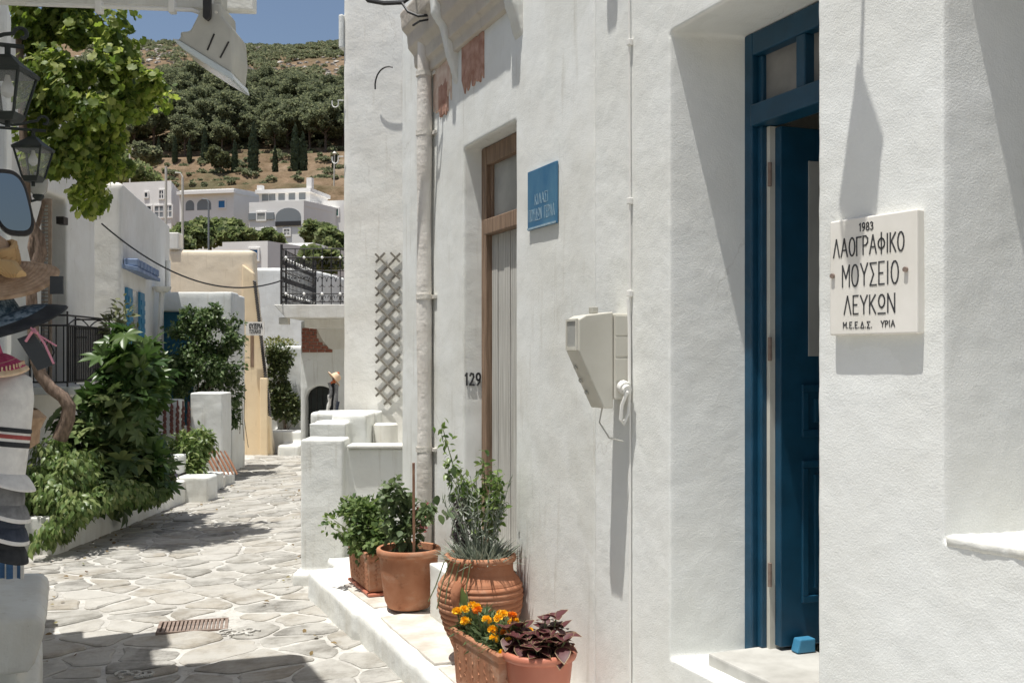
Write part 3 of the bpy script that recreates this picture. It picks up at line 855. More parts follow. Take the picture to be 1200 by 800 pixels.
# window niche: sill, frame, glass
wf = MB(); pm = FP.mat()
for (a, b, z0, z1) in ((-1.55, -0.572, -0.56, -0.50), (-1.55, -0.572, 1.38, 1.46), (-0.632, -0.572, -0.50, 1.38), (-1.55, -1.49, -0.50, 1.38), (-1.02, -0.97, -0.50, 1.38)):
    wf.box(a, b, -0.435, -0.385, z0, z1, pm)
win = wf.build('window', M['blue_paint'], museum)
for a, b in ((-1.49, -1.02), (-0.97, -0.632)):
    MB().box(a, b, -0.42, -0.41, -0.50, 1.38, pm).build('pane', M['pane'], win)
mb = MB(); mb.prism([(-1.53, 0.006), (-0.482, 0.006), (-0.578, -0.40), (-1.53, -0.40)], 'z', -0.556, -0.522)
plaster('window_sill', mb, M['stucco_soft'], FP, museum, 0.009, 0.012, 0.05)

# blue door: frame with two-light transom, leaf swung inwards, threshold
FR = -0.322
jm = MB()
x1, x0 = -0.078, -0.99
jm.box(x1 - 0.058, x1 - 0.002, FR - 0.10, FR, DB - 0.04, DH - 0.002, mm)
jm.box(x1 - 0.092, x1 - 0.058, FR - 0.10, FR - 0.025, DB + 0.03, 0.985, mm)
jm.box(x0, x0 + 0.12, FR - 0.10, FR, DB + 0.03, DH - 0.002, mm)
jm.box(x0 + 0.12, x1 - 0.058, FR - 0.10, FR, DH - 0.10, DH - 0.004, mm)
jm.box(x0 + 0.12, x1 - 0.058, FR - 0.10, FR + 0.012, 0.985, 1.075, mm)
jm.box(-0.475, -0.42, FR - 0.09, FR - 0.004, 1.075, DH - 0.10, mm)
jm.box(x1 - 0.09, x1 - 0.058, FR - 0.08, FR - 0.03, 1.075, DH - 0.10, mm)
frame = jm.build('door_frame', M['blue_paint'], museum, bevel=0.006)
for a, b in ((-0.42, x1 - 0.09), (x0 + 0.12, -0.475)):
    MB().box(a, b, FR - 0.06, FR - 0.05, 1.075, DH - 0.10, mm).build('transom_pane', M['pane'], frame)
MB().box(x1 - 0.114, x1 - 0.093, FR - 0.12, FR - 0.05, DB + 0.03, 0.98, mm).build('jamb_strip', M['plastic_grey'], frame)
# leaf
FL = Frame(*(FM.p(x1 - 0.134, FR - 0.075, 0).xy), *(FM.n * -1.0 + FM.u * -0.06).xy)
lm = FL.mat()
lf = MB()
lz0, lz1 = DB + 0.045, 0.975
lf.box(0, 0.78, -0.022, 0.022, lz0, lz1, lm)
leaf = lf.build('door', M['blue_paint'], museum, bevel=0.004)
for (a, b, z0, z1) in ((0.10, 0.66, lz0 + 0.18, lz0 + 0.78), (0.10, 0.66, lz0 + 0.88, lz0 + 1.10)):
    for s_ in (-1, 1):
        k = MB(); y0, y1 = sorted((s_ * 0.0225, s_ * 0.036))
        k.box(a, b, y0, y1, z0, z0 + 0.03, lm); k.box(a, b, y0, y1, z1 - 0.03, z1, lm); k.box(a, a + 0.03, y0, y1, z0 + 0.03, z1 - 0.03, lm); k.box(b - 0.03, b, y0, y1, z0 + 0.03, z1 - 0.03, lm)
        k.box(a + 0.06, b - 0.06, y0, y0 + 0.008 if s_ > 0 else y1, z0 + 0.06, z1 - 0.06, lm)
        k.build('door_panel', M['blue_paint'], leaf, bevel=0.003)
for s_ in (-1, 1):
    y0, y1 = sorted((s_ * 0.0226, s_ * 0.028))
    MB().box(0.135, 0.62, y0, y1, lz0 + 1.22, lz1 - 0.14, lm).build('glass', M['pane_grey'], leaf)
for z in (lz0 + 0.25, lz0 + 1.2, lz1 - 0.25): hg = MB().tube([FM.p(x1 - 0.120, FR - 0.045, z), FM.p(x1 - 0.120, FR - 0.045, z + 0.10)], 0.009, 8); hg.build('hinge', M['rust_iron'], frame, smooth=True)
MB().box(x0 - 0.05, x1 - 0.060, -0.54, -0.10, DB - 0.045, DB + 0.03, mm).build('threshold', M['worn_marble'], museum, bevel=0.008)
# wedge that holds the leaf open
q = MB(); q.prism([(0.035, lz0 - 0.012), (0.125, lz0 - 0.012), (0.125, lz0 + 0.045), (0.05, lz0 + 0.045)], 'y', -0.09, -0.040, lm)
tag(q.build('door_wedge', M['shutter_blue'], bevel=0.006), 'small bright blue wedge on the marble threshold holding the blue door open', 'door wedge')

# old wooden door with transom light and weathered planks
wd = MB()
a, b = W1 - 0.026, W0 - 0.005
for (u0, u1, z0, z1, n1) in ((a - 0.085, a, WB + 0.03, WH - 0.002, -0.115), (b, b + 0.05, WB + 0.03, WH - 0.002, -0.115), (b + 0.05, a - 0.085, WH - 0.12, WH - 0.004, -0.118), (b + 0.05, a - 0.085, 0.80, 0.90, -0.10)):
    wd.box(u0, u1, -0.20, n1, z0, z1, mm)
wood = wd.build('wooden_door', M['wood'], museum, bevel=0.006)
MB().box(b + 0.05, a - 0.085, -0.17, -0.16, 0.90, WH - 0.12, mm).build('transom_pane', M['pane_grey'], wood)
for (u0, u1, z0, z1) in ((a - 0.12, a - 0.085, 0.90, WH - 0.12), (b + 0.05, b + 0.085, 0.90, WH - 0.12)):
    MB().box(u0, u1, -0.185, -0.145, z0, z1, mm).build('transom_frame', M['wood'], wood, bevel=0.004)
npl = 7; pw = (a - 0.085 - b - 0.05) / npl
for k in range(npl):
    MB().box(b + 0.05 + k * pw + 0.003, b + 0.05 + (k + 1) * pw - 0.003, -0.19, -0.155 - 0.004 * (k % 2), WB + 0.05, 0.80, mm).build('plank', M['plank'], wood, bevel=0.004)
MB().box(b + 0.06, b + 0.085, -0.152, -0.135, -0.20, -0.165, mm).build('latch', M['plastic_grey'], wood, bevel=0.003)

# moulded hood over the wooden door, its two brackets and flaking plaster
prof = [(-0.02, 2.03), (0.035, 2.035), (0.04, 2.10), (0.07, 2.12), (0.075, 2.20), (0.12, 2.25), (0.125, 2.34), (0.165, 2.38), (0.18, 2.50), (-0.02, 2.54)]
hd = MB(); hd.prism(prof, 'x', uM(5.93), uM(7.50))
plaster('cornice', hd, M['plaster_old'], FM, museum, 0.009, 0.006, 0.06)
for Y, wl_ in ((5.86, 0.06), (6.84, 0.035)):
    bk = MB()
    bk.prism([(-0.02, 1.80), (0.015, 1.86), (0.035, 1.94), (0.06, 2.00), (0.085, 2.10), (0.11, 2.20), (0.17, 2.28), (0.20, 2.66), (-0.02, 2.66)], 'x', uM(Y) - wl_, uM(Y) + wl_)
    plaster('bracket', bk, M['stucco'], FM, museum, 0.009, 0.006, 0.05)
def flake(name, u0, u1, z0, z1, mat, seed, n=0.004):
    r = random.Random(seed); N = 14; top = []; bot = []
    for k in range(N + 1):
        u = u0 + (u1 - u0) * k / N
        top.append((u, z1 + r.uniform(-0.02, 0.02))); bot.append((u, z0 + r.uniform(0.0, 0.35) * (z1 - z0) * (1 if k % 3 else 0.3)))
    q = MB()
    for k in range(N):
        vs = [FM.p(bot[k][0], n, bot[k][1]), FM.p(bot[k + 1][0], n, bot[k + 1][1]), FM.p(top[k + 1][0], n, top[k + 1][1]), FM.p(top[k][0], n, top[k][1])]
        vb = [v - FM.n * 0.02 for v in vs]
        q.add(vs + vb, [(0, 1, 2, 3), (7, 6, 5, 4), (0, 4, 5, 1), (1, 5, 6, 2), (2, 6, 7, 3), (3, 7, 4, 0)])
    q.build(name, mat, museum)
flake('flaked_plaster', uM(6.36), uM(6.72), 1.72, 2.04, M['salmon'], 3, 0.010)
flake('flaked_plaster', uM(6.92), uM(7.26), 1.72, 2.05, M['pale_salmon'], 5, 0.010)
flake('flaked_plaster', uM(6.98), uM(7.15), 1.66, 1.90, M['salmon'], 8, 0.012)
# painted house number on the door jamb
FJ = Frame(*FM.p(W1 + 0.003, 0.0, 0).xy, *(FM.n * -1.0 + FM.u * -0.26).xy)
num = MB(); write(num, '129', FJ, 0.062, -0.135, 0.075, 0.10, 0.012, -0.013, -0.0085, sign=1, gap=0.25)
num.build('house_number', M['letter_black'], museum)
# unseen spout added above the front to cast a shadow on the wall
mb = MB(); mb.box(0.40, 0.50, -0.1, 0.26, 2.62, 2.70); plaster('shadow_spout', mb, M['stucco'], FM, museum, 0.014, 0.01, 0.1)

# ------------------------------------------------------------------ carved marble plaque
pl = thing('museum_plaque', 'cream marble plaque with carved black Greek lettering beside the blue door', 'plaque', FP.p(-0.235, 0.01, 0.075))
PU0, PU1, PZ0, PZ1 = -0.408, -0.064, 0.076, 0.452
MB().box(PU0, PU1, -0.01, 0.032, PZ0, PZ1, pm).build('slab', M['marble'], pl, bevel=0.005)
lt = MB()
pw_, ph_ = PU1 - PU0, PZ1 - PZ0
def pline(text, x0, x1, yc, h, st, jit=0.02, gap=0.22):
    lt = MB()
    write(lt, text, FP, PU1 - pw_ * (x0 + x1) / 2, PZ1 - ph_ * yc, ph_ * h, pw_ * (x1 - x0), st, 0.030, 0.0332, -1, gap, jit)
    lt.build('lettering', M['letter_black'], pl)
pline('1983', .36, .52, .085, .065, .0036)
pline('ΛΑΟΓΡΑΦΙΚΟ', .05, .86, .245, .155, .005, gap=.2)
pline('ΜΟΥΣΕΙΟ', .16, .80, .49, .185, .005)
pline('ΛΕΥΚΩΝ', .18, .76, .745, .155, .005)
pline('Μ.Ε.Ε.Δ.Σ.  ΥΡΙΑ', .17, .76, .915, .052, .0031, .04)
for x in (.045, .885):
    c = FP.p(PU1 - pw_ * x, 0.033, PZ1 - ph_ * .48)
    k = MB(); k.tube([c, c + FP.n * 0.008], 0.008, 10); k.build('screw', M['rust_iron'], pl)

# blue enamel sign
bs = thing('blue_sign', 'weathered blue sign with faded pale Greek letters beside the wooden door', 'sign', FM.p(1.27, 0.01, 0.71))
SU0, SU1 = uM(5.367), uM(5.714)
MB().box(SU0, SU1, 0.003, 0.015, 0.710, 1.036, mm).build('plate', M['sign_blue'], bs, bevel=0.003)
MB().box(SU0 + 0.004, SU1 - 0.004, 0.0155, 0.019, 0.712, 0.722, mm).build('lower_rim', M['sign_pale'], bs)
lt = MB(); sc = (SU0 + SU1) / 2
write(lt, 'ΚΙΛΑΣΙ', FM, sc, 0.868, 0.055, 0.17, 0.0045, 0.0145, 0.0163)
lt.build('lettering', M['sign_pale'], bs); lt = MB()
write(lt, 'ΠΟΥΔΩΝ ΓΕΡΑΛ', FM, sc, 0.787, 0.062, 0.33, 0.0045, 0.0145, 0.0163)
lt.build('lettering', M['sign_pale'], bs)

# electricity meter box
mt = thing('electricity_meter', 'beige plastic electricity meter box fixed to the white wall above the potted plants', 'meter box', FM.p(0.44, 0.0, -0.2))
m0, m1 = 0.335, 0.475
MB().box(m0, m1, 0.0, 0.085, -0.185, 0.205, mm).build('base_plate', M['plastic_grey'], mt, bevel=0.008)
b_ = MB(); b_.prism([(0.088, -0.225), (0.135, -0.225), (0.262, 0.035), (0.262, 0.175), (0.225, 0.195), (0.088, 0.212)], 'x', m0 + 0.004, m1 - 0.004, mm)
b_.build('cover', M['plastic_grey'], mt, bevel=0.006)
MB().box(m0 + 0.02, m1 - 0.03, 0.263, 0.267, 0.052, 0.168, mm).build('meter_window', M['pane_grey'], mt)
g = MB()
for (u0, u1, z0, z1) in ((m0 + 0.01, m1 - 0.02, 0.168, 0.178), (m0 + 0.01, m1 - 0.02, 0.038, 0.052), (m0 + 0.01, m0 + 0.02, 0.052, 0.168), (m1 - 0.03, m1 - 0.02, 0.052, 0.168)):
    g.box(u0, u1, 0.262, 0.272, z0, z1, mm)
g.build('window_frame', M['plastic_grey'], mt)
for z0, z1 in ((0.105, 0.195), (0.010, 0.098), (-0.10, 0.0)):
    MB().box(m0 - 0.004, m0, 0.012, 0.080, z0, z1, mm).build('side_panel', M['plastic_grey'], mt, bevel=0.003)
k = MB()
k.tube([FM.p(m0 - 0.002, 0.045, -0.125), FM.p(m0 - 0.03, 0.045, -0.135)], 0.03, 12); k.tube([FM.p(m0 - 0.03, 0.045, -0.135), FM.p(m0 - 0.05, 0.045, -0.142)], 0.022, 12)
k.build('cable_gland', M['cable_white'], mt, smooth=True)
MB().box(m0 + 0.05, m0 + 0.09, 0.14, 0.17, 0.205, 0.235, mm).build('seal_tab', M['plastic_shade'], mt, bevel=0.004)
for (n_, z_) in ((0.225, -0.04), (0.2, -0.1), (0.17, -0.155)):
    s0 = FM.p(m0 + 0.10, n_ + 0.012, z_); k = MB(); s0 = s0 - FM.n * 0.008; k.tube([s0, s0 + FM.n * 0.006 + Vector((0, 0, -0.003))], 0.011, 8); k.build('screw_cap', M['plastic_shade'], mt)
# white cable with clips running down the wall into the box, thin grey wire
cb = thing('wall_cable', 'thin white cable clipped to the wall running down to the meter box', 'cable', FM.p(0.30, 0.0, -0.2))
uc = 0.327
k = MB(); k.tube([FM.p(uc - 0.004 * math.sin(z * 3), 0.011, z) for z in np.linspace(2.95, 0.18, 30)], 0.004, 6)
k.build('cable', M['cable_white'], cb, smooth=True)
lp = [(uc, 0.018, 0.27), (uc, 0.012, 0.15), (uc - 0.004, 0.014, -0.05), (uc - 0.008, 0.016, -0.16), (uc - 0.006, 0.022, -0.25), (uc - 0.004, 0.045, -0.295), (uc - 0.01, 0.062, -0.275), (uc - 0.02, 0.062, -0.21), (m0 - 0.052, 0.048, -0.150), (m0 - 0.046, 0.045, -0.141)]
k = MB(); k.tube([FM.p(*q_) for q_ in lp], 0.0085, 8); k.build('cable_loop', M['cable_white'], cb, smooth=True)
k = MB(); k.tube([FM.p(uc - 0.003, 0.010, z) for z in np.linspace(-0.2, -1.65, 14)], 0.006, 6); k.build('conduit', M['cable_white'], cb, smooth=True)
for z in (1.42, 0.70, 0.28): MB().box(uc - 0.014, uc + 0.010, 0.0, 0.022, z, z + 0.03, mm).build('clip', M['cable_white'], cb, bevel=0.004)
k = MB(); k.tube([FM.p(m0 + 0.05, 0.12, -0.222), FM.p(m0 + 0.06, 0.13, -0.29), FM.p(m0 + 0.02, 0.10, -0.36), FM.p(m0 - 0.0, 0.04, -0.375)], 0.0035, 6)
k.build('loose_wire', M['plastic_shade'], cb, smooth=True)

# drain pipe at the far corner
dp = thing('drain_pipe', 'thick whitewashed drain pipe running down the wall left of the wooden door', 'pipe', FM.p(uM(7.42), 0.08, -1.75))
pu = uM(7.30)
k = MB(); k.tube([FM.p(pu + 0.006 * math.sin(z * 2.3), 0.062, z) for z in np.linspace(-1.72, 2.45, 40)], [0.053 + 0.003 * math.sin(z * 5) for z in np.linspace(-1.72, 2.45, 40)], 14)
k.build('pipe', M['pipe'], dp, smooth=True)
k = MB(); k.tube([FM.p(pu + 0.13, 0.02, z) for z in np.linspace(-1.72, 2.45, 20)], 0.016, 8); k.build('thin_conduit', M['pipe'], dp, smooth=True)
for z in (1.58, 0.42, -0.66, 2.0):
    k = MB(); k.tube([FM.p(pu, 0.062, z), FM.p(pu, 0.062, z + 0.035)], 0.061, 14); k.box(pu - 0.10, pu + 0.10, -0.01, 0.02, z + 0.004, z + 0.028, mm)
    k.build('clamp', M['pipe'], dp, smooth=True)
# cables slung round the pipe
k = MB()
k.tube([ray(405, -30, 7.0), ray(432, 1, 7.02), ray(450, 4, 7.04), ray(472, 3, 7.05), ray(482, -4, 7.06), ray(486, -30, 7.06)], 0.016, 7)
k.tube([ray(470, 2, 7.05), ray(478, 14, 7.0), ray(490, 19, 6.98), ray(502, 18, 7.0), ray(513, 9, 7.1)], 0.010, 6)
k.tube([ray(484, 30, 7.06), ray(492, 25, 6.99), ray(503, 23, 7.0), ray(508, 12, 7.06)], 0.008, 6)
tag(k.build('slung_cable', M['cable_black'], smooth=True), 'dark cables slung around the top of the drain pipe', 'cable')

# wall lantern above the plaque (its long shadow falls across the plaque)
def make_lantern(name, label, loc, arm, rz=0, s=1.0, group=None, zs=1.0):
    """cast iron lantern hung from a wall arm; arm = vector to the wall"""
    t = thing(name, label, 'lantern', loc, rz, group)
    mt_ = Matrix.Translation(loc) @ Matrix.Diagonal((1, 1, zs, 1))
    def sq(r0, r1, z0, z1, mbx):
        vs = []
        for r_, z in ((r0, z0), (r1, z1)):
            for x, y in ((-1, -1), (1, -1), (1, 1), (-1, 1)): vs.append(mt_ @ Vector((x * r_ * s, y * r_ * s, z * s)))
        mbx.add(vs, [(3, 2, 1, 0), (4, 5, 6, 7), (0, 1, 5, 4), (1, 2, 6, 5), (2, 3, 7, 6), (3, 0, 4, 7)])
    k = MB(); sq(0.05, 0.062, -0.215, -0.19, k); sq(0.062, 0.066, -0.19, -0.175, k); k.tube([mt_ @ Vector((0, 0, -0.25 * s)), mt_ @ Vector((0, 0, -0.21 * s))], 0.014 * s, 8)
    k.build('base', M['lamp_iron'], t)
    k = MB(); sq(0.115, 0.12, 0.03, 0.05, k); sq(0.12, 0.045, 0.05, 0.115, k); sq(0.045, 0.03, 0.115, 0.135, k); k.tube([mt_ @ Vector((0, 0, 0.13 * s)), mt_ @ Vector((0, 0, 0.19 * s))], 0.016 * s, 8)
    k.build('cap', M['lamp_iron'], t)
    k = MB()
    for x, y in ((-1, -1), (1, -1), (1, 1), (-1, 1)):
        k.bar(mt_ @ Vector((x * 0.060 * s, y * 0.060 * s, -0.18 * s)), mt_ @ Vector((x * 0.105 * s, y * 0.105 * s, 0.035 * s)), 0.009 * s, 6)
    k.build('frame', M['lamp_iron'], t)
    for i in range(4):
        a0 = R(90 * i); cs, sn = math.cos(a0), math.sin(a0)
        def rot(x, y, z): return mt_ @ Vector(((x * cs - y * sn) * s, (x * sn + y * cs) * s, z * s))
        vs = [rot(-0.056, -0.058, -0.175), rot(0.056, -0.058, -0.175), rot(0.099, -0.101, 0.03), rot(-0.099, -0.101, 0.03)]
        vi = [rot(-0.056, -0.055, -0.175), rot(0.056, -0.055, -0.175), rot(0.099, -0.098, 0.03), rot(-0.099, -0.098, 0.03)]
        k = MB(); k.add(vs + vi, [(0, 1, 2, 3), (7, 6, 5, 4), (0, 4, 5, 1), (1, 5, 6, 2), (2, 6, 7, 3), (3, 7, 4, 0)]); k.build('pane', M['glass'], t)
    k = MB(); k.lathe([(0.012, 0.03), (0.018, 0.0), (0.036, -0.04), (0.034, -0.07), (0.012, -0.09)][::-1], n=12, mat=mt_ @ Matrix.Scale(s, 4)); k.build('bulb', M['bulb'], t, smooth=True)
    # scrolled arm and wall plate
    av = Vector(arm); top = Vector((0, 0, 0.19 * s))
    k = MB(); k.tube([mt_ @ (top - av.normalized() * 0.06), mt_ @ (top + av)], 0.012 * s, 8)
    sc_ = [top - av.normalized() * 0.05 + Vector((0, 0, 0.05)) + av.normalized() * 0.03 * math.cos(q_) * (1 - q_ / 9) + Vector((0, 0, 0.03 * math.sin(q_) * (1 - q_ / 9))) for q_ in np.linspace(0, 5, 10)][::-1]
    crv = [top + av * f + Vector((0, 0, 0.05 - 0.05 * math.sin(f * math.pi) + 0.10 * f * f)) for f in np.linspace(0.05, 1, 8)]
    k.tube([mt_ @ p_ for p_ in sc_ + crv], 0.011 * s, 6)
    e = mt_ @ (top + av); k.tube([e - Vector((0, 0, 0.12 * s)), e + Vector((0, 0, 0.16 * s))], 0.022 * s, 8)
    k.build('arm', M['lamp_iron'], t, smooth=True)
    return t
lg = 'wall lanterns along the lane'
wl = FP.p(-0.205, 0.33, 1.90)
make_lantern('wall_lantern', 'small iron lantern high on the wall above the marble plaque', wl, FP.n * -0.33, R(0), 0.54, None, 2.6)

# ------------------------------------------------------------------ ledge, steps, pillar and bench on the right
lz = -1.70
ld = thing('stone_ledge', 'low whitewashed stone ledge along the foot of the museum wall', 'ledge', FM.p(1.2, 0.3, -1.95))
mb = MB()
mb.box(-0.9, uM(7.05), -0.02, 0.60, -2.3, lz)
mb.box(uM(7.05), uM(8.45), -0.02, 0.64, -2.3, lz + 0.012)
mb.box(uM(8.3), uM(8.8), -0.02, 0.40, -2.3, lz + 0.02)
plaster('kerb', mb, M['stucco_soft'], FM, ld, 0.02, 0.03, 0.3)
def slab(u0, u1, n0, n1, z, mat):
    r = random.Random(int(u0 * 100)); P = []
    for (u, n) in ((u0, n0), ((u0 + u1) / 2, n0), (u1, n0), (u1, (n0 + n1) / 2), (u1, n1), ((u0 + u1) / 2, n1), (u0, n1), (u0, (n0 + n1) / 2)):
        P.append((u + r.uniform(-.03, .03), n + r.uniform(-.02, .02)))
    k = MB(); k.prism(P, 'z', z - 0.03, z + 0.016, mm); return k.build('top_slab', mat, ld, bevel=0.006)
slab(0.75, 1.55, 0.08, 0.50, lz, M['ledge_slab']); slab(1.62, 2.75, 0.08, 0.52, lz, M['ledge_slab']); slab(2.95, 3.75, 0.08, 0.50, lz + 0.012, M['ledge_slab']); slab(-0.2, 0.68, 0.08, 0.5, lz, M['ledge_slab'])
mb = MB(); mb.box(uM(6.02), uM(6.80), -0.25, 0.20, -2.0, WB + 0.02)
plaster('door_step', mb, M['stucco_soft'], FM, ld, 0.016, 0.012, 0.2)

# whitewashed pillar and low wall of the neighbour's terrace
tw = thing('terrace_wall', 'whitewashed terrace wall with a square end pillar beside the lane', 'wall', (-1.5, 8.9, -2.0))
mb = MB()
mb.box(-1.80, -1.435, 8.72, 9.10, -2.3, -0.69)
mb.box(-1.86, -1.40, 8.66, 9.2, -2.3, -1.82)
mb.box(-1.50, -0.70, 8.84, 9.02, -2.3, -0.775)
plaster('wall', mb, M['stucco_soft'], None, tw, 0.018, 0.014, 0.25)
MB().box(-1.42, -0.72, 8.79, 9.06, -0.77, -0.745).build('coping', M['stucco_soft'], tw, bevel=0.008)
tb = thing('terrace_bench', 'stepped whitewashed masonry bench behind the terrace pillar', 'bench', (-1.6, 9.8, -2.0))
mb = MB()
mb.box(-1.83, -1.50, 9.25, 9.8, -2.3, -0.585)
mb.box(-1.66, -1.33, 9.4, 10.2, -2.3, -0.515)
mb.box(-1.95, -1.3, 9.9, 10.3, -2.3, -0.52)
plaster('seat', mb, M['stucco_soft'], None, tb, 0.018, 0.02, 0.25)
mb = MB(); mb.lathe([(0.115, -0.95), (0.115, -0.63), (0.10, -0.615)], (-1.20, 9.75, 0), 20, capt=True)
tag(mb.build('round_stool', M['stucco_cream'], smooth=True), 'short whitewashed round column stub behind the low terrace wall', 'column')
mb = MB(); mb.box(-1.45, -0.55, 9.1, 10.4, -2.3, -0.95); tag(plaster('terrace_floor', mb, M['stucco_soft'], None, None, 0.03, 0.01, 0.3), kind='structure')

# neighbouring white house facing down the lane
nb = thing('white_house', 'tall plain white house front with a diamond trellis beyond the drain pipe', 'building', (-0.6, 12, -2.1))
FN = Frame(-1.73, 10.42, 0.97, -0.24)              # x runs to the right, y points away from us
mb = MB(); mb.prism([(0, 0), (3.2, 0), (3.9, 6.0), (0.75, 6.0)], 'z', -2.4, 5.0)
plaster('wall', mb, M['stucco_cream'], FN, nb, 0.035, 0.012, 0.4)
nm = FN.mat()
MB().box(-0.035, 0.02, -0.02, 0.5, 3.15, 3.5, nm).build('string_course', M['stucco_soft'], nb, bevel=0.02)
tl = thing('wooden_trellis', 'weathered wooden diamond trellis fixed to the white house front', 'trellis', FN.p(0.45, -0.03, -0.5))
tu0, tu1, tz0, tz1 = 0.375, 0.635, -0.46, 1.06
nd = 9; st = (tz1 - tz0) / nd
def seg(a, b):
    d = (b - a).normalized(); sd = d.cross(FN.n).normalized() * 0.0095; th = FN.n * 0.006
    k = MB(); vs = [a - sd - th, b - sd - th, b + sd - th, a + sd - th, a - sd + th, b - sd + th, b + sd + th, a + sd + th]
    k.add(vs, [(0, 1, 2, 3), (7, 6, 5, 4), (0, 4, 5, 1), (1, 5, 6, 2), (2, 6, 7, 3), (3, 7, 4, 0)])
    return k.build('slat', M['plank_dark'], tl)
M['plank_dark'] = basic('trellis_wood', (0.15, 0.135, 0.11), (0.26, 0.24, 0.20), 0.85, 12, stretch=(6, 6, 2))
wt = tu1 - tu0; rise = wt * 0.98
z = tz0 - rise
while z < tz1 + 0.01:
    for sgn, nn in ((1, -0.022), (-1, -0.036)):
        lo = max(z, tz0); hi = min(z + rise, tz1)
        if hi - lo > 0.03:
            f0, f1 = (lo - z) / rise, (hi - z) / rise
            ua, ub = (tu0 + wt * f0, tu0 + wt * f1) if sgn > 0 else (tu1 - wt * f0, tu1 - wt * f1)
            seg(FN.p(ua, nn, lo), FN.p(ub, nn, hi))
    z += 0.168
k = MB(); k.tube([FN.p(0.38 + 0.16 * (1 - math.cos(a_)), -0.05 - 0.06 * math.sin(a_), 2.70 + 0.2 * math.sin(a_)) for a_ in np.linspace(0, math.pi / 2 + 0.3, 9)], 0.008, 6)
tag(k.build('iron_hook', M['iron'], smooth=True), 'bent dark iron rod sticking out of the white house front', 'hook')
for (z, lb) in ((2.62, 'upper whitewashed iron hook on the corner of the white house'), (2.05, 'lower whitewashed iron hook on the corner of the white house')):
    k = MB(); k.tube([FN.p(0.02, -0.01, z), FN.p(-0.03, -0.03, z)] + [FN.p(-0.06 + 0.035 * math.cos(a_), -0.03, z - 0.035 + 0.035 * -math.sin(a_)) for a_ in np.linspace(0, math.pi, 7)] + [FN.p(-0.095, -0.03, z)], 0.006, 6)
    tag(k.build('corner_hook', M['cable_white'], smooth=True), lb, 'hook', 'hooks on the white house corner')

# ------------------------------------------------------------------ pots and their plants on the ledge
def soil(r, c, z, par):
    k = MB(); k.lathe([(r, z - 0.02), (r * 0.98, z), (r * 0.5, z + 0.012), (0.01, z + 0.02)], (c[0], c[1], 0), 18)
    k.build('soil', M['soil'], par, smooth=True)

def trough(name, label, a, ang, L, Wd, H, zb, mat, zsoil=0.05):
    """moulded terracotta trough with a raised relief on its sides and a drip tray"""
    t = thing(name, label, 'planter', (a[0], a[1], zb), 0, 'terracotta troughs on the ledge')
    mx = Matrix.Translation((a[0], a[1], zb)) @ Matrix.Rotation(ang, 4, 'Z')
    k = MB()
    l0, w0, l1, w1 = L / 2 * 0.90, Wd / 2 * 0.84, L / 2 * 0.97, Wd / 2 * 0.95
    th = 0.018; z0 = 0.03
    def ringv(l, w_, z): return [mx @ Vector((x * l, y * w_, z)) for x, y in ((-1, -1), (1, -1), (1, 1), (-1, 1))]
    rings = [ringv(l0, w0, z0), ringv(l1, w1, H - 0.045), ringv(L / 2, Wd / 2, H - 0.042), ringv(L / 2 + 0.004, Wd / 2 + 0.004, H - 0.008), ringv(L / 2 - 0.004, Wd / 2 - 0.004, H), ringv(L / 2 - th, Wd / 2 - th, H), ringv(l1 - th, w1 - th, H - 0.06), ringv(l0 - th, w0 - th, z0 + 0.02)]
    vs = sum(rings, []); fs = [(3, 2, 1, 0)]
    for j in range(len(rings) - 1):
        for i in range(4): fs.append((j * 4 + i, j * 4 + (i + 1) % 4, j * 4 + 4 + (i + 1) % 4, j * 4 + 4 + i))
    fs.append(tuple(len(vs) - 4 + i for i in range(4)))
    k.add(vs, fs); k.build('body', mat, t, bevel=0.004)
    k = MB(); k.box(-L / 2 * 0.98, L / 2 * 0.98, -Wd / 2 * 0.98, Wd / 2 * 0.98, 0.0, 0.022, mx); k.build('tray', M['terracotta_plastic'], t, bevel=0.008)
    # relief: rows of leaves and flutes pressed into each side
    r = random.Random(4); k = MB()
    for side in (-1, 1):
        nn = int(L / 0.085)
        for i in range(nn):
            x = -l0 + (i + 0.7) * 2 * l0 / (nn + 0.4)
            for j in range(5):
                zz = z0 + 0.03 + j * (H - 0.13) / 5
                f = (zz - z0) / (H - 0.045 - z0); y = side * (w0 + (w1 - w0) * f)
                y -= side * 0.0035
                k.tube([mx @ Vector((x, y + side * 0.001, zz)), mx @ Vector((x + r.uniform(-.018, .018), y + side * 0.004, zz + (H - 0.13) / 10)), mx @ Vector((x + r.uniform(-.012, .012), y + side * 0.002, zz + (H - 0.13) / 5.2))], [0.003, 0.0062, 0.002], 5)
    for side in (-1, 1):
        for i in range(3):
            y = (i - 1) * w0 * 0.55
            for j in range(5):
                zz = z0 + 0.03 + j * (H - 0.13) / 5
                f = (zz - z0) / (H - 0.045 - z0); x = side * (l0 + (l1 - l0) * f)
                k.tube([mx @ Vector((x + side * 0.001, y, zz)), mx @ Vector((x + side * 0.004, y + r.uniform(-.015, .015), zz + (H - 0.13) / 10)), mx @ Vector((x + side * 0.002, y, zz + (H - 0.13) / 5.2))], [0.003, 0.0062, 0.002], 5)
    o = k.build('moulded_relief', mat, t, smooth=True); o['kind'] = 'stuff'
    k = MB(); k.box(-l1 + th, l1 - th, -w1 + th, w1 - th, H - zsoil - 0.02, H - zsoil, mx); k.build('soil', M['soil'], t)
    return t, mx

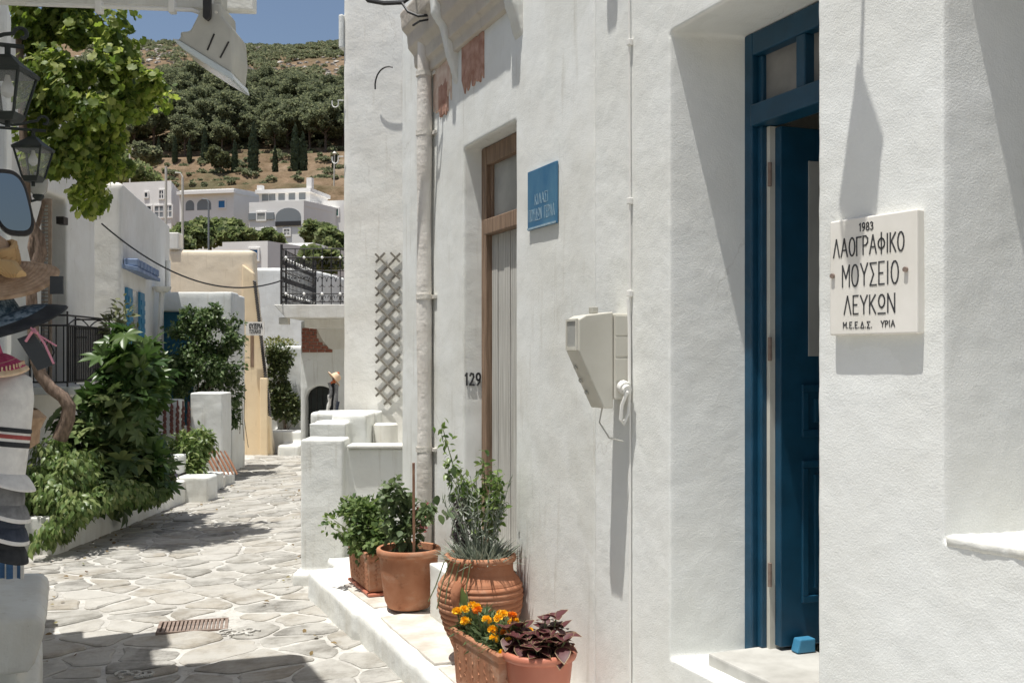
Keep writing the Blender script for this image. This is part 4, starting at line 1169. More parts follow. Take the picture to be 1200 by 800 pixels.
def round_pot(name, label, c, zb, rb, rt, H, mat, rim=0.012, rimh=0.045, ribs=0):
    t = thing(name, label, 'flower pot', (c[0], c[1], zb), 0, 'terracotta pots on the ledge')
    p = [(rb * 0.96, 0.0), (rb, 0.012)]
    for f in np.linspace(0.1, 0.86, 12 if not ribs else 24):
        p.append((rb + (rt - rb) * (f ** 0.62), H * f * 1.0))
    p = [q_ for q_ in p if q_[1] < H - rimh] + [(rt, H - rimh)]
    k = MB(); k.lathe([(r_, zb + z_) for r_, z_ in p], (c[0], c[1], 0), 40); k.build('body', mat, t, smooth=True)
    k = MB(); k.lathe([(rt - 0.004, zb + H - rimh - 0.001), (rt + rim * 0.7, zb + H - rimh + 0.003), (rt + rim, zb + H - rimh * 0.5), (rt + rim * 0.8, zb + H - 0.006), (rt + rim * 0.2, zb + H), (rt - 0.014, zb + H - 0.004), (rt - 0.02, zb + H - 0.07), (rt - 0.024, zb + H - 0.12)], (c[0], c[1], 0), 40, capb=False)
    k.build('rim', mat, t, smooth=True, angle=70)
    soil(rt - 0.018, c, zb + H - 0.045, t)
    return t

ang = FM.rz
ztr = lz + 0.03
# far trough with a basil-like herb
t1c = FM.p(uM(7.62), 0.34, 0)
trough('terracotta_trough', 'terracotta trough with leafy herb, farthest along the ledge by the terrace pillar', t1c, ang, 0.62, 0.24, 0.30, ztr, M['terracotta_pale'])
# round pot
p2c = FM.p(uM(7.02), 0.27, 0)
round_pot('terracotta_pot', 'smooth round terracotta pot between the far trough and the ribbed urn', p2c, ztr, 0.145, 0.205, 0.40, M['terracotta'], 0.013, 0.05)
# ribbed urn with two lugs
ur = thing('ribbed_urn', 'large ribbed terracotta urn with looped lug handle and grey green foliage', 'urn', FM.p(uM(5.84), 0.245, lz + 0.016))
uc_ = FM.p(uM(5.84), 0.245, 0)
ctrl = [(0.0, .118), (.015, .124), (.10, .165), (.20, .208), (.30, .235), (.37, .241), (.42, .236), (.455, .220), (.478, .200), (.492, .189), (.52, .185), (.56, .186)]
pf = []
for i in range(190):
    z_ = .56 * i / 189
    for (z0_, r0_), (z1_, r1_) in zip(ctrl[:-1], ctrl[1:]):
        if z_ <= z1_:
            f = (z_ - z0_) / (z1_ - z0_); f = f * f * (3 - 2 * f) * .3 + f * .7; r_ = r0_ + (r1_ - r0_) * f; break
    if .13 < z_ < .44:
        ph = ((z_ - .13) / .031) % 1.0; r_ += 0.0085 * (1 - abs(2 * ph - 1) ** 2.2) - 0.005
    pf.append((r_, z_))
k = MB(); k.lathe([(r_, lz + 0.016 + z_) for r_, z_ in pf], (uc_.x, uc_.y, 0), 48); k.build('body', M['terracotta'], ur, smooth=True, angle=50)
zr = lz + 0.016
k = MB(); k.lathe([(0.184, zr + 0.550), (0.199, zr + 0.556), (0.205, zr + 0.570), (0.200, zr + 0.586), (0.188, zr + 0.592), (0.170, zr + 0.585), (0.166, zr + 0.48)], (uc_.x, uc_.y, 0), 48, capb=False); k.build('rim', M['terracotta'], ur, smooth=True, angle=80)
soil(0.168, uc_, zr + 0.545, ur)
for th in (R(-118), R(62)):
    d = Vector((math.cos(th), math.sin(th), 0)); sd = Vector((0, 0, 1))
    k = MB(); k.tube([uc_ + d * 0.20 + Vector((0, 0, zr + 0.445)), uc_ + d * 0.246 + Vector((0, 0, zr + 0.46)), uc_ + d * 0.262 + Vector((0, 0, zr + 0.425)), uc_ + d * 0.262 + Vector((0, 0, zr + 0.37)), uc_ + d * 0.235 + Vector((0, 0, zr + 0.32))], [0.02, 0.028, 0.03, 0.026, 0.02], 10)
    k.build('lug', M['terracotta'], ur, smooth=True)
# near trough with marigolds
t2c = FM.p(uM(5.24), 0.42, 0)
tr2, mx2 = trough('terracotta_trough', 'terracotta trough planted with orange marigolds beside the ribbed urn', t2c, ang + R(4), 0.56, 0.23, 0.31, ztr - 0.02, M['terracotta_pale'])
# coleus pot
p5c = Vector((0.128, 4.83, 0))
round_pot('terracotta_pot', 'wide rimmed plain terracotta pot of dark red leaves at the ledge front', p5c, lz + 0.016, 0.115, 0.163, 0.32, M['terracotta_plastic'], 0.016, 0.042, 1)

def bush_plant(name, label, cat, c, z0, blobs, N, kind, size, mat, stemmat=None, nstem=8, cut=0.25, group=None, droop=0.2, width=1.0, seed=1.0, nsc=7.0):
    t = thing(name, label, cat, (c[0], c[1], z0), 0, group)
    P, O = blob_points(blobs, N, 0.35, cut, nsc, seed)
    n = len(P)
    d = O + rnd(n, 0.6) + np.array([0, 0, -droop]); up = O * 0.5 + rnd(n, 0.5) + np.array([0, 0, 1.0])
    leaf_cloud('foliage', kind, P, d, up, size * (0.7 + 0.6 * rng.random(n)), mat, t, 'stuff', width)
    k = MB()
    for i in range(nstem):
        b = blobs[i % len(blobs)]
        e = Vector(b[0]) + Vector(rng.normal(size=3)) * 0.4 * min(b[1])
        s0 = Vector((c[0] + rng.normal() * 0.04, c[1] + rng.normal() * 0.04, z0 - 0.02))
        m_ = s0.lerp(e, 0.5) + Vector((rng.normal() * 0.03, rng.normal() * 0.03, 0.03))
        k.tube([s0, m_, e], [0.008, 0.006, 0.003], 5)
    o = k.build('stems', stemmat or M['stem'], t, smooth=True); o['kind'] = 'stuff'
    return t

# herb in the far trough
zt = ztr + 0.26
def ab(c, du, dn, z): return tuple(Vector((c[0], c[1], 0)) + FM.u * du + FM.n * dn + Vector((0, 0, z)))
bush_plant('herb_plant', 'bushy bright green herb spilling from the far terracotta trough', 'plant', t1c, zt,
    [(ab(t1c, 0, 0.02, zt + 0.14), (0.17, 0.22, 0.19)), (ab(t1c, 0.15, 0.10, zt + 0.22), (0.14, 0.16, 0.16)), (ab(t1c, -0.18, 0.0, zt + 0.10), (0.14, 0.16, 0.15)), (ab(t1c, 0.12, 0.24, zt + 0.20), (0.10, 0.1, 0.08)), (ab(t1c, -0.05, 0.05, zt + 0.32), (0.11, 0.13, 0.09))],
    2600, 'oval', 0.040, M['basil_leaf'], nstem=14, cut=0.36)
# leafy plant with pink flowers in the round pot
z2 = ztr + 0.36
t = bush_plant('flowering_plant', 'dark leafy plant with small pink flowers in the smooth round pot', 'plant', p2c, z2,
    [(ab(p2c, 0.05, 0.06, z2 + 0.22), (0.12, 0.12, 0.16)), (ab(p2c, 0.02, 0.08, z2 + 0.40), (0.11, 0.1, 0.12)), (ab(p2c, -0.02, 0.02, z2 + 0.12), (0.10, 0.10, 0.10)), (ab(p2c, -0.06, -0.1, z2 + 0.3), (0.06, 0.08, 0.10))],
    420, 'oval', 0.048, M['mint_leaf'], nstem=9, cut=0.25, droop=0.6, seed=4.0)
P = np.array([ab(p2c, -0.02 + 0.03 * rng.normal(), -0.09 + 0.025 * rng.normal(), z2 + 0.18 + 0.05 * rng.normal()) for i in range(30)])
leaf_cloud('flowers', 'oval', P, rnd(30), rnd(30), 0.03, M['pink_petal'], t, 'stuff')
# urn: lavender-like tuft, a jasmine-like shrub behind, purple sage spilling over
z3 = zr + 0.56
t = thing('lavender_plant', 'grey green lavender tuft spilling over the rim of the ribbed urn', 'plant', (uc_.x, uc_.y, z3))
N = 620
th = rng.random(N) * 2 * math.pi; rr_ = 0.15 * np.sqrt(rng.random(N))
P = np.stack([uc_.x + rr_ * np.cos(th), uc_.y + rr_ * np.sin(th), np.full(N, z3 - 0.02)], 1)
D = np.stack([np.cos(th) * (0.25 + rr_ * 5), np.sin(th) * (0.25 + rr_ * 5), 1.1 - rr_ * 3.2], 1) + rnd(N, 0.34)
leaf_cloud('foliage', 'blade', P, D, rnd(N, 0.4) + np.array([0, 0, 1.0]) + D * [-0.6, -0.6, 0], 0.07 + 0.12 * rng.random(N), M['lavender'], t, 'stuff', 0.75)
P = []; D = []
k = MB()
for i in range(26):
    a_ = rng.random() * 6.28; r0 = 0.08 * rng.random(); s0 = Vector((uc_.x + r0 * math.cos(a_), uc_.y + r0 * math.sin(a_), z3))
    e = s0 + Vector((math.cos(a_) * 0.12, math.sin(a_) * 0.12, 0.28 + 0.22 * rng.random())) + FM.u * 0.04
    k.tube([s0, s0.lerp(e, 0.5) + Vector((0, 0, 0.03)), e], [0.003, 0.0025, 0.002], 4)
    for f in np.linspace(0.25, 1, 12):
        P.append(tuple(s0.lerp(e, f))); D.append((rng.normal(), rng.normal(), 0.9))
o = k.build('stems', M['lavender'], t); o['kind'] = 'stuff'
leaf_cloud('sprigs', 'blade', P, D, rnd(len(P)) + np.array([0, 0, .5]), 0.055, M['lavender'], t, 'stuff', 1.6)
# glossy shrub with arching shoots
t = thing('glossy_shrub', 'upright glossy green shrub with arching shoots growing in the ribbed urn', 'plant', (uc_.x, uc_.y, z3))
P = []; D = []; U = []; k = MB()
shoots = [((0.02, -0.03), (0.03, 0.0, 0.32), (0.10, 0.10, 0.50)), ((0.0, -0.05), (0.0, -0.06, 0.30), (-0.04, -0.09, 0.50)), ((0.02, -0.04), (0.04, -0.05, 0.34), (0.03, -0.03, 0.56)), ((0.03, 0.0), (0.10, 0.02, 0.30), (0.33, 0.06, 0.43)),
          ((0.03, 0.0), (0.22, 0.05, 0.40), (0.36, 0.10, 0.72)), ((0.0, -0.04), (-0.06, -0.06, 0.28), (-0.14, -0.05, 0.46)), ((0.0, -0.02), (0.02, 0.0, 0.25), (0.06, 0.03, 0.42)), ((0.02, -0.06), (0.02, -0.09, 0.25), (0.01, -0.11, 0.42)), ((0, -0.05), (-0.02, -0.08, 0.22), (-0.05, -0.10, 0.36))]
for (s0, m_, e) in shoots:
    A = Vector(ab(uc_, s0[0], s0[1], z3)); B_ = Vector(ab(uc_, m_[0], m_[1], z3 + m_[2])); C_ = Vector(ab(uc_, e[0], e[1], z3 + e[2]))
    pts = [A.lerp(B_, f).lerp(B_.lerp(C_, f), f) for f in np.linspace(0, 1, 9)]
    k.tube(pts, [0.007 - 0.0006 * i for i in range(9)], 5)
    dens = 72
    for f in rng.random(dens) ** 0.8:
        f = 0.25 + 0.75 * f
        q_ = A.lerp(B_, f).lerp(B_.lerp(C_, f), f)
        P.append(tuple(q_ + Vector(rng.normal(size=3)) * 0.022)); D.append(rng.normal(size=3) + np.array([0, 0, -0.1])); U.append(rng.normal(size=3) * 0.5 + np.array([0, 0, 1.]))
o = k.build('stems', M['stem'], t, smooth=True); o['kind'] = 'stuff'
leaf_cloud('foliage', 'lance', P, D, U, 0.034 + 0.022 * rng.random(len(P)), M['bush_leaf'], t, 'stuff', 1.35)
# purple sage and a thin cane between pot and urn
sc0 = FM.p(uM(6.12), 0.29, 0)
t = thing('sage_plant', 'purplish sage with broad leaves leaning between the round pot and the urn', 'plant', (uc_.x, uc_.y, z3))
P, O = blob_points([(ab(uc_, 0.21, 0.03, z3 + 0.08), (0.05, 0.06, 0.16)), (ab(uc_, 0.18, 0.05, z3 + 0.22), (0.05, 0.06, 0.14)), (ab(uc_, 0.20, 0.06, z3 - 0.06), (0.05, 0.06, 0.09))], 260, 0.2, 0.0)
leaf_cloud('foliage', 'lance', P, O + rnd(len(P), 0.7) + np.array([0, 0, -0.4]), rnd(len(P), .6) + np.array([0, 0, 1.]), 0.05, M['sage'], t, 'stuff')
P = [ab(uc_, 0.25 + 0.07 * rng.normal(), 0.06 + 0.05 * rng.normal(), z3 + 0.22 + 0.10 * rng.normal()) for i in range(26)]
leaf_cloud('broad_leaves', 'oval', P, rnd(26) + np.array([0, 0, -.5]), rnd(26, .6) + np.array([0, 0, 1.]), 0.065, M['mint_leaf'], t, 'stuff')
k = MB()
for i in range(7): k.tube([ab(uc_, 0.08, 0.0, z3), ab(uc_, 0.2 + 0.04 * rng.normal(), 0.05 + 0.03 * rng.normal(), z3 + 0.1), ab(uc_, 0.24 + 0.05 * rng.normal(), 0.05 + 0.04 * rng.normal(), z3 + 0.34)], 0.004, 5)
o = k.build('stems', M['sage'], t, smooth=True); o['kind'] = 'stuff'
k = MB(); k.tube([ab(p2c, -0.12, 0.0, z2 - 0.05), ab(p2c, -0.14, 0.01, z2 + 0.62)], 0.009, 6); tag(k.build('cane', M['stick'], smooth=True), 'thin brown cane stuck upright behind the smooth round pot', 'cane')
# hanging grey-green runners in front of the urn
t = thing('trailing_runner', 'thin trailing stem with a long leaf hanging down the ribbed urn', 'plant', (uc_.x, uc_.y, z3))
fd = Vector((-0.45, -0.89, 0)); rt_ = Vector((0.89, -0.45, 0))
k = MB()
for i in range(6):
    o_ = -0.10 + 0.03 * i
    k.tube([uc_ + fd * 0.15 + rt_ * o_ + Vector((0, 0, z3 + 0.02)), uc_ + fd * 0.215 + rt_ * (o_ * 1.1) + Vector((0, 0, z3 + 0.01)), uc_ + fd * (0.235 + 0.01 * rng.random()) + rt_ * (o_ * 1.3 - 0.02) + Vector((0, 0, z3 - 0.12)), uc_ + fd * 0.262 + rt_ * (o_ * 1.8) + Vector((0, 0, z3 - 0.20 - 0.05 * rng.random()))], 0.0035, 5)
k.build('stem', M['stem'], t, smooth=True)
leaf_cloud('leaf', 'lance', [tuple(uc_ + fd * 0.258 + rt_ * 0.03 + Vector((0, 0, z3 - 0.10)))], [(0.12, -0.1, -1)], [(-0.4, -0.9, 0.1)], 0.17, M['droop_leaf'], t, None, 0.9)
# marigolds
zm = ztr - 0.02 + 0.26
mg = thing('marigold_plant', 'orange and yellow marigolds in full flower filling the near terracotta trough', 'flowers', (t2c.x, t2c.y, zm))
P, O = blob_points([((mx2 @ Vector((x, 0.0, 0.31))), (0.10, 0.09, 0.09)) for x in (-0.18, -0.05, 0.08, 0.19)], 1500, 0.2, 0.0)
leaf_cloud('foliage', 'blade', P, O + rnd(len(P), .8) + np.array([0, 0, .6]), rnd(len(P)) + np.array([0, 0, 1.]), 0.045 + 0.03 * rng.random(len(P)), M['mint_leaf'], mg, 'stuff', 2.4)
r = random.Random(5); head = {}
for i in range(22):
    x, y = r.uniform(-0.22, 0.27), r.uniform(-0.09, 0.11); h = r.uniform(0.36, 0.47)
    if i in (3, 9, 15): x, y, h = (-0.26, 0.05, 0.36) if i == 3 else (-0.24, 0.07, 0.30) if i == 9 else (-0.02, 0.10, 0.46)
    c = mx2 @ Vector((x, y, h)); col = 'orange_petal' if i % 7 == 1 else 'marigold'
    if col not in head:
        n_ = 46; v = rng.normal(size=(n_, 3)); v[:, 2] = np.abs(v[:, 2]) * 1.0 - 0.25; v /= np.linalg.norm(v, axis=1, keepdims=True)
        o = leaf_cloud('flower_head', 'oval', v * np.array([0.008, 0.008, 0.005]), v, rnd(n_) + np.array([0, 0, .3]), 0.019, M[col], mg, None, 1.3)
        head[col] = o
    else:
        o = head[col].copy(); COL.objects.link(o)
    o.location = c; o.rotation_euler = (r.uniform(-.4, .4), r.uniform(-.4, .4), r.random() * 6)
    kk = MB(); kk.tube([mx2 @ Vector((x * 0.9, y * 0.7, 0.25)), c - Vector((0, 0, 0.004))], 0.0025, 4); kk.build('flower_stem', M['stem'], mg)
# coleus: every leaf a piece of its own
cz = lz + 0.016 + 0.28
cl = thing('coleus_plant', 'dark red coleus with pale edged leaves in the nearest round terracotta pot', 'plant', (p5c.x, p5c.y, cz))
def coleus_leaf():
    pts = [(0, 0), (0.2, .1), (0.34, .28), (0.38, .5), (0.27, .76), (0, 1.05), (-0.27, .76), (-0.38, .5), (-0.34, .28), (-0.2, .1)]
    n = len(pts); vs = []; rim = []
    for k_, s_ in ((0, 1.0), (1, 0.90)):
        for (x, y) in pts:
            X, Y = x * s_, 0.45 + (y - 0.45) * s_
            vs.append((X, Y, 0.12 * abs(X) * 1.2 - 0.45 * max(0, Y - 0.3) ** 2)); rim.append(1.0 if k_ == 0 else 0.80)
    for yy, rv in ((0.1, 0.3), (0.45, 0.0), (0.85, 0.3)): vs.append((0, yy, -0.45 * max(0, yy - 0.3) ** 2 - 0.015)); rim.append(rv)
    fs = [(i, (i + 1) % n, n + (i + 1) % n, n + i) for i in range(n)]
    a, b, c = 2 * n, 2 * n + 1, 2 * n + 2
    I = lambda i: n + i % n
    fs += [(I(0), I(1), a), (I(1), I(2), b, a), (I(2), I(3), b), (I(3), I(4), c, b), (I(4), I(5), c), (I(5), I(6), c), (I(6), I(7), b, c), (I(7), I(8), b), (I(8), I(9), a, b), (I(9), I(0), a)]
    me = bpy.data.meshes.new('coleus_leaf'); me.from_pydata(vs, [], fs)
    at = me.attributes.new('rim', 'FLOAT', 'POINT'); at.data.foreach_set('value', rim)
    me.polygons.foreach_set('use_smooth', [True] * len(fs)); me.materials.append(M['coleus']); me.update()
    return me
cm = coleus_leaf(); r = random.Random(9)
ks = MB()
for s_ in range(19):
    a_ = s_ * 2.4; rad = 0.022 + 0.0066 * s_
    base = Vector((p5c.x + rad * 0.6 * math.cos(a_), p5c.y + rad * 0.6 * math.sin(a_), cz - 0.02)); hgt = r.uniform(0.075, 0.13) + (0.05 if s_ in (8, 3) else 0)
    tip = Vector((p5c.x + rad * 1.15 * math.cos(a_), p5c.y + rad * 1.15 * math.sin(a_), cz + hgt))
    ks.tube([base, base.lerp(tip, .5), tip], 0.004, 5)
    for lvl in range(3):
        for q_ in range(3 if lvl < 2 else 4):
            o = bpy.data.objects.new('leaf', cm); COL.objects.link(o)
            ph = a_ + q_ * (2.1 if lvl < 2 else math.pi / 2) + lvl * 1.57 + r.uniform(-.3, .3)
            p_ = base.lerp(tip, 0.58 + 0.21 * lvl)
            o.location = p_; sc = r.uniform(0.070, 0.100) * (1.0 if lvl < 2 else 0.8)
            o.scale = (sc,) * 3
            o.rotation_euler = (r.uniform(-0.5, 0.35) + (0.5 if lvl == 2 else 0), r.uniform(-.25, .25), ph)
            attach(o, cl)
o = ks.build('stems', M['stem'], cl, smooth=True); o['kind'] = 'stuff'

# ------------------------------------------------------------------ the shop side on the left
FS = Frame(-0.55, 0.0, -0.43, 1.0)                 # shop front, x away from us, y = away from the lane
def uS(Y): return Y / 0.9187
sm_ = FS.mat()
shop = thing('shop_building', 'whitewashed shop building along the near left side of the lane', 'building', (-3.2, 5.5, -1.9))
mb = MB()
mb.box(uS(2.6), uS(6.5), 0.0, 0.5, -2.3, 2.25)
mb.box(uS(6.25), uS(6.72), -0.14, 0.5, -2.3, 2.24)
mb.box(uS(6.6), uS(7.05), 0.05, 0.5, -2.3, 0.75)
mb.box(uS(7.0), uS(7.5), 0.08, 0.5, -2.3, 0.05)
mb.box(uS(7.4), uS(8.3), 0.05, 0.5, -2.3, -0.9)
plaster('wall', mb, M['stucco_soft'], FS, shop, 0.03, 0.012, 0.3)
mb = MB(); mb.prism([(uS(2.6), -0.84), (uS(5.60), -0.84), (uS(6.02), 0.6), (uS(2.6), 0.6)], 'z', 2.26, 2.42, sm_); mb.build('roof_slab', M['stucco_soft'], shop, bevel=0.01)
mb = MB(); mb.box(uS(2.6), uS(5.9), 0.85, 1.2, 2.43, 5.4, sm_); mb.box(uS(5.6), uS(5.9), 1.2, 4.3, 2.43, 5.4, sm_); mb.build('upper_storey', M['stucco_soft'], shop)  # unseen set-back storey, added to hold low sky light off the lane
mb = MB(); mb.box(uS(2.6), uS(6.5), 4.0, 4.3, -2.3, 2.25, sm_); mb.box(uS(2.6), uS(6.5), 0.6, 4.3, 2.26, 2.4, sm_); mb.box(uS(6.3), uS(6.5), 0.5, 4.0, -2.3, 2.25, sm_); mb.box(uS(2.6), uS(2.8), 0.5, 4.0, -2.3, 2.25, sm_); mb.build('outer_wall', M['stucco_soft'], shop)
MB().box(uS(5.35), uS(6.2), -0.05, 0.02, -1.4, 1.75, sm_).build('door_frame', M['awning_blue'], shop, bevel=0.008)
# rounded masonry seat against the shop, in two steps
mb = MB(); mb.prism([(0.05, -1.43), (-0.34, -1.43), (-0.40, -1.24), (-0.36, -1.185), (0.05, -1.15)], 'x', uS(4.55), uS(5.55))
o = plaster('masonry_seat', mb, M['stucco_soft'], FS, None, 0.03, 0.02, 0.3)
tag(o, 'rounded whitewashed masonry seat below the hanging hats at the shop front', 'seat')
mb = MB(); mb.box(uS(4.3), uS(5.50), -0.36, 0.05, -2.2, -1.52); mb.box(uS(4.62), uS(5.45), -0.28, 0.05, -1.54, -1.40)
tag(plaster('shop_step', mb, M['stucco_soft'], FS, None, 0.03, 0.02, 0.3), 'low plastered step under the masonry seat in front of the shop', 'step')

# beam overhead, with a floodlight on it
Yb = 4.2
bm = thing('overhead_beam', 'pale horizontal beam crossing the top of the lane with a clipped cable', 'beam', ray(150, 4, Yb))
A, B_ = ray(-60, -1, 4.15), ray(297, 12, 4.25)
k = MB(); hgt = Vector((0, 0, 0.075)); dp_ = Vector((0, 0.06, 0))
k.add([A, B_, B_ + hgt, A + hgt, A + dp_, B_ + dp_, B_ + dp_ + hgt, A + dp_ + hgt], [(0, 1, 2, 3), (7, 6, 5, 4), (0, 4, 5, 1), (1, 5, 6, 2), (2, 6, 7, 3), (3, 7, 4, 0)])
k.build('beam', M['stucco_soft'], bm, bevel=0.006)
k = MB(); k.tube([ray(30, 5, 4.14), ray(120, 8, 4.14), ray(200, 11, 4.14), ray(225, 12, 4.14), ray(235, 16, 4.16), ray(242, 26, 4.18)], 0.0085, 8)
k.build('cable', M['cable_white'], bm, smooth=True)
for px in (115, 201):
    c = ray(px, 6, 4.13); k = MB(); k.box(c.x - 0.013, c.x + 0.013, c.y - 0.004, c.y + 0.03, c.z - 0.03, c.z + 0.02); k.build('clip', M['cable_white'], bm, bevel=0.003)
fl = thing('floodlight', 'grey floodlight hanging face down from the end of the overhead beam', 'floodlight', ray(256, 50, Yb))
def fp(px, py, d=0.0):
    v = ray(px, py, Yb); return (v.x, v.z)
k = MB()
k.prism([fp(243, 24), fp(251, 14), fp(268, 14), fp(269, 29), fp(281, 44), fp(283, 72), fp(280, 96), fp(216, 57), fp(222, 53), fp(220, 47), fp(232, 46)], 'y', Yb - 0.11, Yb + 0.11)
k.build('housing', M['flood'], fl, bevel=0.012)
k = MB(); k.prism([fp(213, 56), fp(219, 57), fp(281, 95), fp(284, 104), fp(279, 102), fp(262, 92), fp(225, 68)], 'y', Yb - 0.125, Yb + 0.125); k.build('lens_frame', M['flood_glass'], fl, bevel=0.005)
k = MB(); k.prism([fp(249, 8), fp(258, 8), fp(258, 33), fp(254, 37), fp(249, 33)], 'y', Yb - 0.135, Yb - 0.115); k.build('bracket', M['iron'], fl, bevel=0.003)
k = MB(); k.prism([fp(259, 2), fp(268, 2), fp(268, 16), fp(259, 16)], 'y', Yb - 0.10, Yb - 0.02); k.build('hanger', M['flood'], fl, bevel=0.003)
c = ray(253.5, 15, Yb - 0.137); k = MB(); k.tube([c, c - Vector((0, 0.006, 0))], 0.006, 10); k.build('bolt', M['plastic_grey'], fl)
for (a_, b_) in (((251, 40), (243, 59)), ((268, 49), (258, 68))):
    c0 = ray(*a_, Yb - 0.112); c1 = ray(*b_, Yb - 0.112); k = MB(); k.tube([c0, c1], 0.0035, 5); k.build('rib', M['iron'], fl)

# lanterns
make_lantern('wall_lantern', 'large iron lantern with frosted bulb nearest the camera on the shop wall', ray(9, 95, 4.1), FS.n * 0.26, R(20), 0.75, lg)
make_lantern('wall_lantern', 'second iron lantern hung on the shop wall just above the oval mirror', ray(39, 181, 5.3), FS.n * 0.3, R(15), 0.66, lg)
jl = thing('jar_lamp', 'small glass jar lamp on a wall bracket beside the louvred shutter', 'lamp', ray(45, 215, 12.9))
c = ray(45, 213, 12.9)
k = MB(); k.lathe([(0.06, -0.17), (0.10, -0.12), (0.115, 0.0), (0.105, 0.10), (0.08, 0.13)], c, 14, capt=True); k.build('glass_jar', M['pane_grey'], jl, smooth=True)
k = MB(); k.lathe([(0.10, 0.10), (0.115, 0.12), (0.03, 0.18)], c, 12, capt=True); k.lathe([(0.03, -0.24), (0.07, -0.19), (0.065, -0.16)], c, 12); k.tube([c + Vector((0, 0, -0.22)), c + Vector((-0.12, 0.05, -0.24)), c + Vector((-0.17, 0.1, -0.1)), c + Vector((-0.19, 0.3, -0.08))], 0.018, 6); k.build('bracket', M['lamp_iron'], jl, smooth=True)

# oval mirror hung on the shop
mi = thing('oval_mirror', 'black framed rounded mirror hung among the hats at the shop', 'mirror', ray(12, 237, 3.9))
def mir(s_, y0, y1, mat, name):
    P = []
    for a_ in np.linspace(0, 2 * math.pi, 36, endpoint=False):
        cx = abs(math.cos(a_)) ** 0.62 * math.copysign(1, math.cos(a_)); cz_ = abs(math.sin(a_)) ** 0.62 * math.copysign(1, math.sin(a_))
        x = cx * 0.068 * s_; z_ = cz_ * 0.125 * s_
        P.append((x + z_ * -0.22, z_))
    k = MB(); mx = Matrix.Translation(ray(13, 237, 3.9)) @ Matrix.Rotation(R(28), 4, 'Z')
    k.prism(P, 'y', y0, y1, mx); return k.build(name, mat, mi, smooth=True, bevel=0.004 if name == 'frame' else 0)
mir(1.0, 0.0, 0.045, M['iron'], 'frame'); mir(0.86, -0.006, 0.0, M['mirror'], 'glass')
k = MB(); k.tube([ray(13, 237, 3.95), ray(0, 237, 3.98), FS.p(uS(4.0), 0.01, 0.6)], 0.01, 6); k.build('arm', M['iron'], mi, smooth=True)

# hats on a stand
def hat(label, px, py, Y, rb, rc, hc, mat, bandmat=None, tilt=(0, 0), droop=0.04, curl=0.02, edge=None, plait=0.0):
    c = ray(px, py, Y)
    t = thing('hat', label, 'hat', c, 0, 'hats hung for sale at the shop')
    mx = Matrix.Translation(c) @ Matrix.Rotation(tilt[0], 4, 'X') @ Matrix.Rotation(tilt[1], 4, 'Y')
    wob = lambda r_, th: -droop * max(0, (r_ - rc) / (rb - rc)) ** 1.5 * (1 + 0.35 * math.sin(2 * th + 1)) + curl * max(0, (r_ - rc) / (rb - rc)) * math.sin(3 * th + 0.5)
    k = MB(); k.lathe([(rb * 0.995, -0.004), (rb, 0.0)] + [(rb + (rc * 1.03 - rb) * f, 0.003 + 0.007 * f + plait * abs(math.sin(f * 31))) for f in np.linspace(0.03, 1, 90 if plait else 8)], n=44, mat=mx, wob=wob, capb=False)
    k.lathe([(rc * 1.03, 0.004), (rc + (rb - rc) * 0.45, 0.0), (rb * 0.9, -0.003), (rb * 0.995, -0.004)], n=44, mat=mx, wob=wob, capb=False)
    k.build('brim', mat, t, smooth=True, angle=80)
    k = MB(); k.lathe([(rc * 1.03, 0.005), (rc * 1.0, hc * 0.4), (rc * 0.93, hc * 0.75), (rc * 0.75, hc * 0.95), (rc * 0.35, hc), (0.004, hc * 0.95)], n=36, mat=mx, capb=False)
    k.build('crown', mat, t, smooth=True, angle=80)
    if bandmat:
        k = MB(); k.lathe([(rc * 1.05, 0.008), (rc * 1.045, hc * 0.36), (rc * 1.0, hc * 0.37)], n=36, mat=mx, capb=False); k.build('band', bandmat, t, smooth=True)
    if edge:
        k = MB(); k.lathe([(rb * 1.0, -0.007), (rb * 1.012, -0.002), (rb * 1.0, 0.004), (rb * 0.80, 0.0065)], n=44, mat=mx, wob=wob, capb=False); k.build('brim_edge', edge, t, smooth=True, angle=80)
    return t, mx
Yh = 3.5
h1, hm1 = hat('wide tan straw hat tied with a golden scarf, topmost of the hanging hats', -12, 322, Yh, 0.215, 0.095, 0.13, M['straw'], None, (R(24), R(-9)), 0.045, 0.012, None, 0.0028)
k = MB()
for j in range(6):
    pts = [hm1 @ Vector((0.10 * math.cos(a_) * (1 + 0.02 * j), 0.10 * math.sin(a_), 0.02 + 0.012 * j + 0.004 * math.sin(5 * a_ + j))) for a_ in np.linspace(0, 2 * math.pi, 26)]
    k.tube(pts, 0.011, 6)
for j in range(5):
    k.tube([hm1 @ Vector((0.05 + 0.01 * j, -0.09, 0.06)), hm1 @ Vector((0.10 + 0.012 * j, -0.10, 0.045)), hm1 @ Vector((0.13 + 0.012 * j, -0.11 - 0.006 * j, 0.022)), hm1 @ Vector((0.155 + 0.008 * j, -0.12, 0.014))], [0.014, 0.018, 0.016, 0.006], 7)
k.build('scarf', M['scarf_tan'], h1, smooth=True)
hat('speckled dark blue denim hat with a wide black brim edge, under the straw hat', -10, 379, Yh - 0.05, 0.235, 0.10, 0.12, M['denim'], None, (R(16), R(-24)), 0.05, 0.012, M['black_cloth'])
h3, hm3 = hat('magenta hat with fringed straw brim, under the denim hat', -32, 424, Yh, 0.165, 0.095, 0.10, M['magenta'], None, (R(8), R(-10)), 0.05, 0.01, M['straw_pale'])
k = MB()
for i in range(60):
    th = i / 60 * 2 * math.pi
    a_ = hm3 @ Vector((0.155 * math.cos(th), 0.155 * math.sin(th), -0.03)); k.tube([a_, a_ + Vector((0.003 * rng.normal(), 0.003 * rng.normal(), -0.035))], 0.0035, 4)
